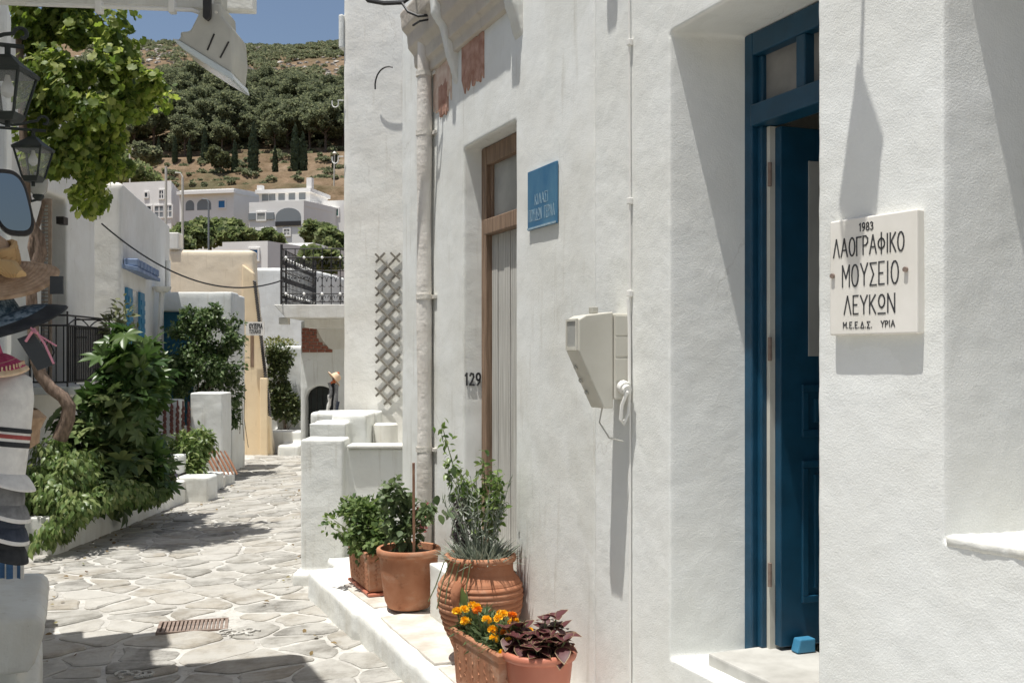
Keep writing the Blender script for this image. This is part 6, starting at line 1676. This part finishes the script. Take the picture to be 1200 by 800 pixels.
# balcony building at the lane end
be = thing('terrace_building', 'white building with ornate iron roof terrace railing and dark arched doorway', 'building', (-2.6, 20.5, -2.3))
Yt = 20.2; xL = ray(352, 0, Yt).x; zS = ray(0, 383, Yt).z
mb = MB()
xa0, xa1 = ray(358, 0, Yt).x, ray(392, 0, Yt).x
za = -0.78; ra = (xa1 - xa0) / 2
mb.box(xL, xa0, Yt, Yt + .4, -2.6, .25); mb.box(xa1, 0.6, Yt, Yt + .4, -2.6, .25)
arch = [(xa0 - .02, .25), (xa0 - .02, za)] + [((xa0 + xa1) / 2 - ra * math.cos(a_), za + ra * .85 * math.sin(a_)) for a_ in np.linspace(0, math.pi, 13)] + [(xa1 + .02, za), (xa1 + .02, .25)]
mb.prism(arch, 'y', Yt, Yt + .4)
mb.box(xL, 0.6, Yt + .05, Yt + .4, .2, .74)
plaster('wall', mb, M['stucco_soft'], None, be, 0.03, 0.015, 0.4)
mb = MB(); mb.box(xL, xL + .3, Yt + .4, Yt + 4, -2.6, .74); mb.box(.3, .6, Yt + .4, Yt + 4, -2.6, .74); mb.box(xL, .6, Yt + 4, Yt + 4.3, -2.6, .74); mb.build('outer_wall', M['stucco_soft'], be)
MB().box(xa0 - .1, xa1 + .1, Yt + .3, Yt + .36, -2.4, za + ra).build('arched_door', M['lamp_iron'], be)
k = MB()
for i in range(5): x = xa0 + (xa1 - xa0) * (i + .5) / 5; k.bar((x, Yt + .26, -2.3), (x, Yt + .26, za + ra * .7), .012, 5)
k.bar((xa0, Yt + .26, -1.2), (xa1, Yt + .26, -1.2), .015, 5)
o = k.build('door_grille', M['iron'], be); o['kind'] = 'stuff'
# exposed brickwork over the door, under a curved plaster edge
bx0, bx1, bz0, bz1 = ray(354, 0, Yt).x, ray(390, 0, Yt).x, ray(0, 413, Yt).z, ray(0, 384, Yt).z
brk = MB().box(bx0, bx1, Yt - .012, Yt + .06, bz0, bz1).build('brick_panel', M['plaster_old'], be)
bme = None; rows = 7; bh_ = (bz1 - bz0) / rows
for rI in range(rows):
    f = rI / (rows - 1); xr = bx1 - (bx1 - bx0) * 0.52 * min(1, max(0, (f - .1) / .5)) ** .6
    nb_ = 4; bw = (bx1 - bx0) / nb_
    for c_ in range(-1, nb_):
        xs0 = max(bx0, bx0 + (c_ + .5 * (rI % 2)) * bw + .008); xs1 = min(xr, bx0 + (c_ + 1 + .5 * (rI % 2)) * bw - .008)
        if xs1 - xs0 > .04: MB().box(xs0, xs1, Yt - .03 - .006 * rng.random(), Yt - .012, bz0 + rI * bh_ + .006, bz0 + (rI + 1) * bh_ - .006).build('brick', M['brick'], brk)
k = MB(); P_ = [(bx1, bz1)] + [(bx1 - (bx1 - bx0) * .52 * f, bz0 + (bz1 - bz0) * (.12 + .88 * (f ** 1.6))) for f in np.linspace(0, 1, 8)] + [(bx1 - (bx1 - bx0) * .52, bz1)]
k.prism([(bx1 + .35, bz1), (bx1 + .35, bz0 + .08)] + P_[1:-1], 'y', Yt - .06, Yt + .03); k.build('plaster_edge', M['stucco_cream'], be)
# slab and railings
Yr = 18.7; rx0 = ray(328, 0, Yr).x; rx1 = 0.4; zt0 = ray(0, 357, Yr).z
k = MB(); k.prism([(rx0 - .10, zt0), (rx1, zt0), (rx1, zt0 - .24), (rx0 + .12, zt0 - .24)], 'y', Yr - .06, Yt + .4); slabo = k.build('terrace_slab', M['stucco_cream'], be, bevel=.01)
k = MB(); k.box(rx0 + .35, rx1, Yr + .5, Yt - .001, zt0 - .40, zt0 - .243); k.build('cornice', M['stucco_cream'], be)
k = MB(); c = ray(333, 375, Yr + .1); k.box(c.x - .09, c.x + .09, Yr + .05, Yr + .2, c.z - .08, c.z + .05); k.build('corner_lamp', M['plastic_grey'], be, bevel=.015)
def rpanel(p0, p1, nb_, name):
    L = (p1 - p0).length; d = (p1 - p0).normalized(); zt1 = 1.02
    rl = MB()
    for z_ in (.05, .20, .62, .86, zt1): rl.tube([p0 + Vector((0, 0, z_)), p1 + Vector((0, 0, z_))], .011, 5)
    ro = rl.build('railing', M['iron'], be, smooth=True)
    for i in range(nb_):
        q_ = p0 + d * (L * (i + .5) / nb_); k = MB(); k.bar(q_, q_ + Vector((0, 0, zt1)), .009, 5)
        w_ = L / nb_ * .42
        for (zc, r0) in ((.12, .045), (.42, .08), (.74, .06)):
            for s_ in (-1, 1):
                k.tube([q_ + d * s_ * (w_ * .55 + r0 * .5 * math.cos(a_)) + Vector((0, 0, zc + r0 * 1.2 * math.sin(a_))) for a_ in np.linspace(0, 5.2, 9)], .006, 4)
        k.build('baluster', M['iron'], ro, smooth=True)
        if i % 2 == 0:
            k = MB()
            for z_ in (.20, .86): k.lathe([(.004, -.03), (.03, 0), (.004, .03)], q_ + Vector((0, -.012, z_)), 8)
            o = k.build('knob', M['cable_white'], ro, smooth=True); o['kind'] = 'stuff'
A = Vector((rx0 + .03, Yr, zt0)); rpanel(A, Vector((-1.9, Yr, zt0)), 14, 'front'); rpanel(A, Vector((rx0 + .03, Yr + 3.2, zt0)), 26, 'side')
for yy in (Yr, Yr + 3.2):
    k = MB(); k.bar(Vector((rx0 + .03, yy, zt0)), Vector((rx0 + .03, yy, zt0 + 1.1)), .025, 8); k.build('corner_post', M['iron'], be)
# hat display by the arched door
hx = ray(392, 0, 17.6)
hs = thing('garment_stand', 'dark display stand with draped scarves at the far shop corner', 'display stand', (hx.x, 17.6, -2.2))
def hp(px, py): return ray(px, py, 17.6)
k = MB(); k.tube([hp(391, 560), hp(391, 440)], .02, 8); k.build('pole', M['iron'], hs)
k = MB(); k.tube([hp(384, 478), hp(389, 455), hp(393, 442)], [.035, .045, .02], 8); k.tube([hp(389, 505), hp(390, 480), hp(391, 460)], [.045, .05, .035], 8); k.build('dark_scarf', M['black_cloth'], hs, smooth=True)
k = MB(); k.tube([hp(386, 505), hp(388, 495), hp(389, 488)], [.05, .06, .03], 8); k.tube([hp(385, 450), hp(391, 448), hp(397, 436)], [.02, .035, .02], 8); k.build('orange_scarf', M['orange_cloth'], hs, smooth=True)
for i, (x_, y0_, y1_, w_, m_) in enumerate(((386, 462, 482, .035, 'white_cloth'), (394, 450, 500, .04, 'grey_cloth'), (396, 470, 505, .03, 'navy_cloth'), (383, 480, 500, .03, 'grey_cloth'), (392, 486, 508, .035, 'red_cloth'), (388, 448, 466, .028, 'grey_cloth'))):
    k = MB(); k.tube([hp(x_ + 1.2 * math.sin(j_ + i), y0_ + (y1_ - y0_) * j_ / 5) + Vector((0, -.05 - .02 * (i % 3), 0)) for j_ in range(6)], [w_ * (.7 + .4 * math.sin(j_ * 1.7 + i) ** 2) for j_ in range(6)], 8); k.build('hanging_scarf', M[m_], hs, smooth=True)
c = hp(391, 444); mx = Matrix.Translation(c) @ Matrix.Rotation(R(50), 4, 'Y') @ Matrix.Rotation(R(-15), 4, 'X')
t = thing('hat', 'pale straw hat on the far display stand by the arched doorway', 'hat', c, 0, 'hats hung for sale at the shop')
k = MB(); k.lathe([(.16, 0), (.155, .012), (.09, .012), (.085, .06), (.07, .11), (.02, .125)], n=20, mat=mx, capt=True); k.build('crown', M['straw_pale'], t, smooth=True)

# ------------------------------------------------------------------ hillside town
HZ = [(30, -2.7), (45, -1.5), (60, 1.2), (90, 8.2), (115, 14.0), (140, 21.5), (165, 32.5), (175, 37), (215, 54), (300, 88), (395, 121), (420, 124), (470, 112), (700, 60)]
def hz(x, y):
    for (a_, za_), (b_, zb_) in zip(HZ[:-1], HZ[1:]):
        if y <= b_:
            z_ = za_ + (zb_ - za_) * max(0, (y - a_)) / (b_ - a_); break
    else: z_ = 55
    k_ = min(1, max(0, (y - 60) / 120))
    z_ += k_ * (3.5 * noise.noise(Vector((x * .016, y * .016, 5))) + 1.2 * noise.noise(Vector((x * .06, y * .06, 1))))
    if 138 < y < 172: z_ += 0.55 * math.sin(y * 1.25 + 2 * noise.noise(Vector((x * .03, 0, 9))))     # old field terraces
    return z_
nx, ny = 150, 200
xs = np.linspace(-330, 230, nx); ys = np.concatenate([np.linspace(30, 130, 50, endpoint=False), np.linspace(130, 180, 70, endpoint=False), np.linspace(180, 700, ny - 120)])
mb = MB(); mb.add([(x, y, hz(x, y)) for y in ys for x in xs], [(j * nx + i, j * nx + i + 1, (j + 1) * nx + i + 1, (j + 1) * nx + i) for j in range(ny - 1) for i in range(nx - 1)])
tag(mb.build('hillside', M['hill'], smooth=True, recentre=False), kind='structure')

def house(name, label, px0, px1, py0, py1, Y, depth, wins=(), side=None, par_h=0.5):
    a_, b_ = ray(px0, py1, Y), ray(px1, py0, Y)
    t = thing(name, label, 'house', ((a_.x + b_.x) / 2, Y, a_.z - 4), 0, None)
    k = MB(); sx = side if side is not None else 0
    z0, z1 = a_.z - 5, b_.z
    k.prism([(a_.x, Y), (b_.x, Y), (b_.x + sx, Y + depth), (a_.x + sx, Y + depth)], 'z', z0, z1 - par_h)
    # parapet ring round the flat roof
    th_ = .3
    k.prism([(a_.x, Y), (b_.x, Y), (b_.x + sx * .05, Y + th_), (a_.x + sx * .05, Y + th_)], 'z', z1 - par_h + .002, z1)
    k.prism([(b_.x - th_ + sx * .05, Y + th_ + .002), (b_.x + sx * .05, Y + th_ + .002), (b_.x + sx, Y + depth), (b_.x + sx - th_, Y + depth)], 'z', z1 - par_h + .002, z1)
    k.prism([(a_.x + sx * .05, Y + th_ + .002), (a_.x + th_ + sx * .05, Y + th_ + .002), (a_.x + sx + th_, Y + depth), (a_.x + sx, Y + depth)], 'z', z1 - par_h + .002, z1)
    k.build('wall', M['house_white'], t)
    for (x0, y0, x1, y1, kind, frm) in wins:
        p, q = ray(x0, y1, Y), ray(x1, y0, Y)
        f = .12
        k = MB()
        if kind == 'arch':
            w2 = (q.x - p.x) / 2; hh = min(w2, (q.z - p.z) * .5); zc = q.z - hh
            poly = [(p.x, p.z), (q.x, p.z)] + [(p.x + w2 + w2 * math.cos(an), zc + hh * math.sin(an)) for an in np.linspace(0, math.pi, 11)]
            k.prism(poly, 'y', Y - .02, Y + .05); wo = k.build('archway', M['house_grey'], t)
            inner = [(p.x + w2 + (x - p.x - w2) * .8, p.z + (z_ - p.z) * .88 + .05) for x, z_ in poly]
            k = MB(); k.prism(inner, 'y', Y - .03, Y - .021); k.build('opening', M['dark_pane'] if frm == 'dark' else M['house_grey'], wo)
        else:
            k.box(p.x - f, q.x + f, Y - .10, Y + .02, p.z - f, p.z); k.box(p.x - f, q.x + f, Y - .10, Y + .02, q.z, q.z + f); k.box(p.x - f, p.x, Y - .10, Y + .02, p.z, q.z); k.box(q.x, q.x + f, Y - .10, Y + .02, p.z, q.z)
            wo = k.build('window', M['house_white'], t)
            MB().box(p.x, q.x, Y - .05, Y - .03, p.z, q.z).build('pane', M[kind], wo)
            if frm == 'shutters':
                for s0_, s1_ in ((p.x - f - .75, p.x - f), (q.x + f, q.x + f + .75)): MB().box(s0_, s1_, Y - .12, Y - .03, p.z, q.z).build('shutter', M['house_grey'], wo)
            elif frm == 'bars':
                MB().box((p.x + q.x) / 2 - .05, (p.x + q.x) / 2 + .05, Y - .07, Y - .051, p.z, q.z).build('mullion', M['house_white'], wo)
                MB().box(p.x, q.x, Y - .07, Y - .052, (p.z + q.z) / 2 - .04, (p.z + q.z) / 2 + .04).build('glazing_bar', M['house_white'], wo)
    return t
h = house('town_house', 'white cubic house with dark windows, leftmost of the hillside row', 140, 204, 213, 285, 100, 9, [(170, 226, 173.5, 231, 'dark_pane', ''), (189, 224, 194, 233, 'dark_pane', 'bars'), (183, 242, 194, 255, 'house_grey', 'bars'), (196, 242, 205, 255, 'house_grey', 'bars'), (173, 242, 178, 246, 'dark_pane', '')], -4)
h = house('town_house', 'white house with two arches and a bright blue window on the hillside', 207, 277, 222, 290, 97, 10, [(215, 234, 226, 246, 'arch', 'grey'), (230, 233, 248, 246, 'arch', 'grey'), (258, 236, 266, 244, 'house_blue', ''), (236, 256, 248, 272, 'arch', 'grey')], 4)
a_, b_ = ray(205, 224, 96.6), ray(279, 224, 96.6); MB().box(a_.x, b_.x, 96.5, 97.0, a_.z - .25, a_.z + .05).build('cornice', M['house_white'], h)
h = house('town_house', 'two storey white house with a big arched veranda and grey shutters on the hillside', 289, 358.5, 236, 290, 92, 9, [(300, 249, 310, 257, 'pane_grey', 'shutters'), (323, 244, 355, 265, 'arch', 'grey'), (305, 269, 314, 277, 'pane_grey', 'bars'), (334, 269, 341, 276, 'pane_grey', 'bars')], 2)
a_, b_ = ray(323, 265, 91.9), ray(355, 259, 91.9); MB().box(a_.x, b_.x, 91.86, 91.94, a_.z, a_.z + .4).build('veranda_rail', M['iron'], h)
k = MB(); a_, b_ = ray(292, 236, 95), ray(357, 222, 95)
k.box(a_.x, b_.x, 95, 99, a_.z - 1, b_.z - .35); k.build('upper_storey', M['house_white'], h)
k = MB(); k.box(a_.x - .2, b_.x + .2, 94.6, 99.2, b_.z - .347, b_.z); k.build('upper_roof', M['house_white'], h)
for px in (296, 305, 317, 330, 343):
    p, q = ray(px, 234.5, 95), ray(px + 8, 226, 95); MB().box(p.x, q.x, 94.95, 94.99, p.z, q.z).build('upper_window', M['house_grey'], h)
for px in (293, 356): 
    p = ray(px, 222, 94.8); MB().box(p.x - .25, p.x + .25, 94.8, 95.3, p.z, p.z + (1.0 if px == 356 else .5)).build('chimney', M['house_white'], h)
h = house('town_house', 'low white house with green windows beside the corner of the near house', 361, 420, 235, 262, 96, 8, [(370, 244, 375, 253, 'house_green', ''), (380, 245, 386, 252, 'house_green', ''), (389, 245, 397, 253, 'house_green', '')], 0)
house('town_house', 'low white house with one bright blue window just above the yellow house', 258, 316, 283, 330, 62, 6, [(294, 293, 304, 304.5, 'house_blue', '')], 1.5, .3)
house('town_house', 'long low building with white parapet and dark front behind the terrace railing', 317, 369, 285, 320, 66, 6, [(319, 291, 367, 305, 'house_grey', 'bars')], 0, .3)
for px, y0, y1, Y, lb in ((194.5, 195, 275, 48, 'tall white pole before the hillside houses, left of the pair'), (214, 208, 290, 48, 'shorter white pole with bent top before the hillside houses'), (244.5, 238, 295, 55, 'dark lamp pole before the arched hillside house')):
    k = MB(); p, q = ray(px, y1, Y), ray(px, y0, Y); k.tube([Vector((p.x, Y, p.z - 1.5)), q], .06 if px < 240 else .05, 8)
    if px > 210: k.tube([q, q + Vector((-.1, 0, .2)), q + Vector((-.35, 0, .22))], .04, 6)
    tag(k.build('street_pole', M['plastic_grey'] if px < 240 else M['house_grey'], smooth=True), lb, 'pole')
k = MB(); p = ray(152, 215, 108); q = ray(152, 175, 108); k.tube([p - Vector((0, 0, 3)), q], .08, 6); k.box(q.x - .35, q.x + .35, q.y - .1, q.y + .1, q.z - .05, q.z + .1)
tag(k.build('street_lamp', M['plastic_grey'], smooth=True), 'thin street lamp standing above the leftmost hillside house', 'street lamp')
k = MB(); p = ray(391, 220, 148); q = ray(392, 180, 148); k.tube([p - Vector((0, 0, 2)), q], .1, 6); k.lathe([(.1, -.2), (.35, 0), (.1, .3)], q, 8, capt=True); tag(k.build('street_lamp', M['plastic_grey'], smooth=True), 'globe street lamp on the bare slope by the last cypress', 'street lamp')

for o in COL.objects:
    if o.get('category') == 'house': o.rotation_euler.z = R(-13)

# trees ------------------------------------------------------------
def crown_mesh(name, blobs, N, size, mat, kind='card', cut=0.2, seed=0.0, up=0.3, nscale=.5):
    P, O = blob_points(blobs, N, 0.5, cut, nscale, seed); n = len(P)
    o = leaf_cloud(name, kind, P, O + rnd(n, .8) + np.array([0, 0, up]), rnd(n, .6) + O * .4 + np.array([0, 0, .8]), size * (.6 + .8 * rng.random(n)), mat)
    return o
def tree_proto(name, label, cat, group, blobs, N, size, mat, trunk, limbs, bark, cut=.25, seed=0., kind='card', nscale=.5):
    t = thing(name, label, cat, (0, 0, 0), 0, group)
    k = MB(); k.tube(trunk[0], trunk[1], 7)
    for l_ in limbs: k.tube(l_[0], l_[1], 5)
    k.build('trunk', bark, t, smooth=True)
    c = crown_mesh('crown', blobs, N, size, mat, kind, cut, seed, nscale=nscale); attach(c, t)
    return t
pl_ = 'green pine in the wood on the hillside above the town'
pines = []
for v in range(5):
    H = 7.5 + rng.random() * 1.5; r = random.Random(v)
    bl = []; limbs = []
    for j in range(9):
        a_ = j * 2.4 + v; rad = (1.2 + r.random() * 1.1) * (1 if j < 6 else .6); z_ = H * (.48 + .055 * j)
        bl.append(((rad * math.cos(a_), rad * math.sin(a_), z_), (1.3 + r.random() * .6, 1.3 + r.random() * .6, .7 + r.random() * .35)))
        limbs.append(([(0, 0, z_ - 1.4), (rad * .5 * math.cos(a_), rad * .5 * math.sin(a_), z_ - .5), (rad * math.cos(a_), rad * math.sin(a_), z_)], [.12, .08, .04]))
    t = tree_proto('pine_tree', pl_, 'pine tree', 'pines of the hillside wood', bl, 4200, .25, M['pine'], ([(0, 0, -1.5), (.15, .1, H * .35), (.05, .2, H * .65), (0, 0, H * .92)], [.24, .19, .14, .05]), limbs, M['pine_bark'], .34, v * 3.1, nscale=.8)
    pines.append(t)
used = set(); spots = []
r = random.Random(21); tries = 0
while len(spots) < 120 and tries < 6000:
    tries += 1
    Y = 170 + 38 * r.random() ** 1.1; px = r.uniform(95, 425)
    if Y > 200 and px < 190 and r.random() < .3: continue
    x = (px - 600) / 1200 * Y
    if all(math.hypot(x - a_[0], Y - a_[1]) > 3.3 for a_ in spots): spots.append((x, Y))
for i, (x, Y) in enumerate(spots):
    sc = r.uniform(.68, 1.05) * (1 - .25 * (Y - 170) / 40 if r.random() < .7 else 1); loc = (x, Y, hz(x, Y) - .2)
    if i < 5: o = pines[i]; o.location = loc; o.rotation_euler = (0, 0, r.random() * 6); o.scale = (sc,) * 3
    else: copy_tree(pines[i % 5], loc, r.random() * 6, None, None, sc)
# cypresses
cyp = None
H = 8.0
for i, (px, yb, yt) in enumerate(((275, 201, 165), (297, 201, 145), (322.5, 204, 172), (346, 206, 147), (355, 208, 156), (392, 212, 180), (205, 195, 160), (186, 190, 162), (240, 193, 150), (222, 196, 166))):
    Y = 158 if yb > 198 else 166
    p = ray(px, yb, Y); hgt = (yb - yt) / 1200 * Y
    lb = 'slim dark cypress on the bare slope below the pine wood'
    if cyp is None:
        t = thing('cypress_tree', lb, 'cypress', (0, 0, 0), 0, 'cypresses along the foot of the wood')
        k = MB(); k.tube([(0, 0, -1.5), (0, 0, 1.2), (0, 0, H * .9)], [.16, .14, .03], 6); k.build('trunk', M['pine_bark'], t, smooth=True)
        bl = [((rng.normal() * .05, rng.normal() * .05, .9 + f * (H - 1.1)), (.78 * (1 - f ** 2.2) ** .8 * (.8 + .2 * min(1, f * 6)) + .05, .78 * (1 - f ** 2.2) ** .8 + .05, .6)) for f in np.linspace(0, 1, 13)]
        P, O = blob_points(bl, 2600, .6, .12, 1.5); n = len(P)
        c = leaf_cloud('crown', 'card', P, O * .4 + rnd(n, .3) + np.array([0, 0, 1.2]), O + rnd(n, .3), .24 * (.6 + .8 * rng.random(n)), M['cypress'], t, None)
        cyp = t; o = t
    else: o = copy_tree(cyp)
    o['label'] = {275: 'slender cypress just right of the pale olive tree, fifth of ten from the left', 297: 'tall cypress standing alone, sixth of the ten cypresses from the left', 322.5: 'broad stubby cypress, seventh of the ten from the left', 346: 'tallest cypress, left one of the close pair below the wood', 355: 'shorter cypress, right one of the close pair below the wood', 392: 'small cypress nearest the white house corner, by the globe lamp', 205: 'second cypress from the left at the dark edge of the wood', 186: 'leftmost cypress beside the vine at the edge of the wood', 240: 'fourth cypress from the left, behind the pale olive tree', 222: 'third cypress from the left at the dark edge of the wood'}[px]
    o.location = (p.x, Y, hz(p.x, Y) - .3); s_ = (420 - yt) / 1200 * Y - hz(p.x, Y) + .3; s_ = max(.5, s_ / H)
    o.scale = (s_ * (.95 if i != 2 else 1.5), s_ * .95, s_); o.rotation_euler = (0, 0, i)
# pale olive and mid-town trees
def round_tree(label, px, py, Y, w_, h_, mat, N=1500, size=.35, name='garden_tree', group=None, cat='tree'):
    c = ray(px, py, Y); r = random.Random(int(px)); bl = []; w_ *= .62; h_ *= .62; py += 6 if Y < 100 else 0; c = ray(px, py, Y)
    for j in range(8):
        a_ = j * 2.4; bl.append(((w_ * .45 * math.cos(a_) * r.uniform(.5, 1), w_ * .45 * math.sin(a_) * r.uniform(.5, 1), h_ * (.45 + .07 * j * r.uniform(.6, 1))), (w_ * .28, w_ * .28, h_ * .2)))
    g = hz(c.x, Y); z0 = min(g, c.z - h_ * .6)
    t = tree_proto(name, label, cat, group, bl, N, size, mat, ([(0, 0, -1), (.05, 0, h_ * .3), (0, 0, h_ * .7)], [.14, .11, .03]), [([(0, 0, h_ * .25), (b_[0][0] * .6, b_[0][1] * .6, b_[0][2] * .8), b_[0]], [.07, .05, .02]) for b_ in bl[:5]], M['pine_bark'], .12, px, nscale=.9)
    t.location = (c.x, Y, c.z - h_ * .6)
    return t
round_tree('pale olive green tree standing before the dark pine wood', 258, 187, 158, 4.6, 5.5, M['olive'], 1700, .32)
for (px, py, Y, w_, h_, lb) in ((150, 205, 118, 9, 6, 'bright green tree behind the roof of the blue shuttered house'), (128, 190, 125, 6, 7, 'rounded green tree beside the hanging vine, on the hillside'), (222, 272, 80, 4.0, 3.2, 'green tree in front of the leftmost arched hillside house'), (246, 270, 82, 4.5, 3.4, 'dense green tree below the arches of the hillside house'), (268, 266, 84, 4.2, 3.4, 'green tree below the blue window of the hillside house'), (280, 274, 80, 3.5, 3.0, 'leafy tree between the arched house and the veranda house'), (319, 276, 86, 3.0, 2.4, 'small bush beside the veranda house on the hillside'),
                           (372, 268, 80, 3.4, 3.4, 'green tree at the right corner of the veranda house'), (390, 280, 74, 3.6, 3.2, 'green tree above the iron terrace railing'), (205, 280, 76, 3.4, 3.0, 'green tree behind the white poles'), (378, 300, 58, 3.0, 2.0, 'low dusty bush seen just over the iron terrace railing'), (172, 182, 140, 5, 5, 'dark bushy tree left of the bare brown terraces')):
    round_tree(lb, px, py, Y, w_, h_, M['garden_leaf'] if Y < 110 else M['scrub'] if px > 160 else M['garden_leaf'], 1300, .30 if Y < 90 else .38)
# scrub and rocks on the upper slope: too many to count
P = []; r = random.Random(3)
bl = []
for i in range(3800):
    Y = 150 + 265 * r.random() ** .9; px = r.uniform(90, 430); x = (px - 600) / 1200 * Y
    dn = noise.noise(Vector((x * .035, Y * .03, 7)))
    if Y < 172:
        if r.random() > .8 or dn < -.15: continue
    elif dn < .0 and r.random() < (.55 if Y < 225 else .88): continue
    s_ = r.uniform(.5, 1.6) * (1.15 if Y > 230 else .8) * (.6 if Y < 172 else 1)
    bl.append(((x, Y, hz(x, Y) + s_ * .3), (s_, s_, s_ * .62), s_))
PP, DD, SS = [], [], []
for c, rad, s_ in bl:
    n = int(46 + 50 * s_); v = rng.normal(size=(n, 3)); v /= np.linalg.norm(v, axis=1, keepdims=True); v[:, 2] = np.abs(v[:, 2])
    PP.append(np.array(c) + v * np.array(rad) * (.6 + .4 * rng.random((n, 1)))); DD.append(v + rnd(n, .6)); SS.append(np.full(n, .20 + .15 * s_) * (.6 + .8 * rng.random(n)))
PP = np.concatenate(PP); DD = np.concatenate(DD); SS = np.concatenate(SS)
leaf_cloud('hillside_scrub', 'card', PP, DD, rnd(len(PP), .7) + np.array([0, 0, .8]), SS, M['scrub'], None, 'stuff')
k = MB()
for i in range(1700):
    Y = 215 + 195 * r.random(); px = r.uniform(90, 430); x = (px - 600) / 1200 * Y
    if noise.noise(Vector((x * .035, Y * .03, 7))) > .02 and r.random() < .8: continue
    s_ = r.uniform(.25, 1.0); c = Vector((x, Y, hz(x, Y)))
    vs = [c + Vector((math.cos(a_) * s_ * r.uniform(.7, 1.3), math.sin(a_) * s_ * r.uniform(.7, 1.3), z_ * s_ * r.uniform(.6, 1.1))) for z_ in (-.2, .45) for a_ in (0, 1.2, 2.5, 3.8, 5.0)] + [c + Vector((0, 0, s_ * .7))]
    k.add(vs, [(j, (j + 1) % 5, 5 + (j + 1) % 5, 5 + j) for j in range(5)] + [(5 + j, 5 + (j + 1) % 5, 10) for j in range(5)])
tag(k.build('hillside_rocks', M['rock']), kind='stuff')

# lift everything so that the street lies near z = 0 (the camera is already at eye height)
for o in COL.objects:
    if o.parent is None and o is not cam and o is not sun:
        o.location.z += LIFT
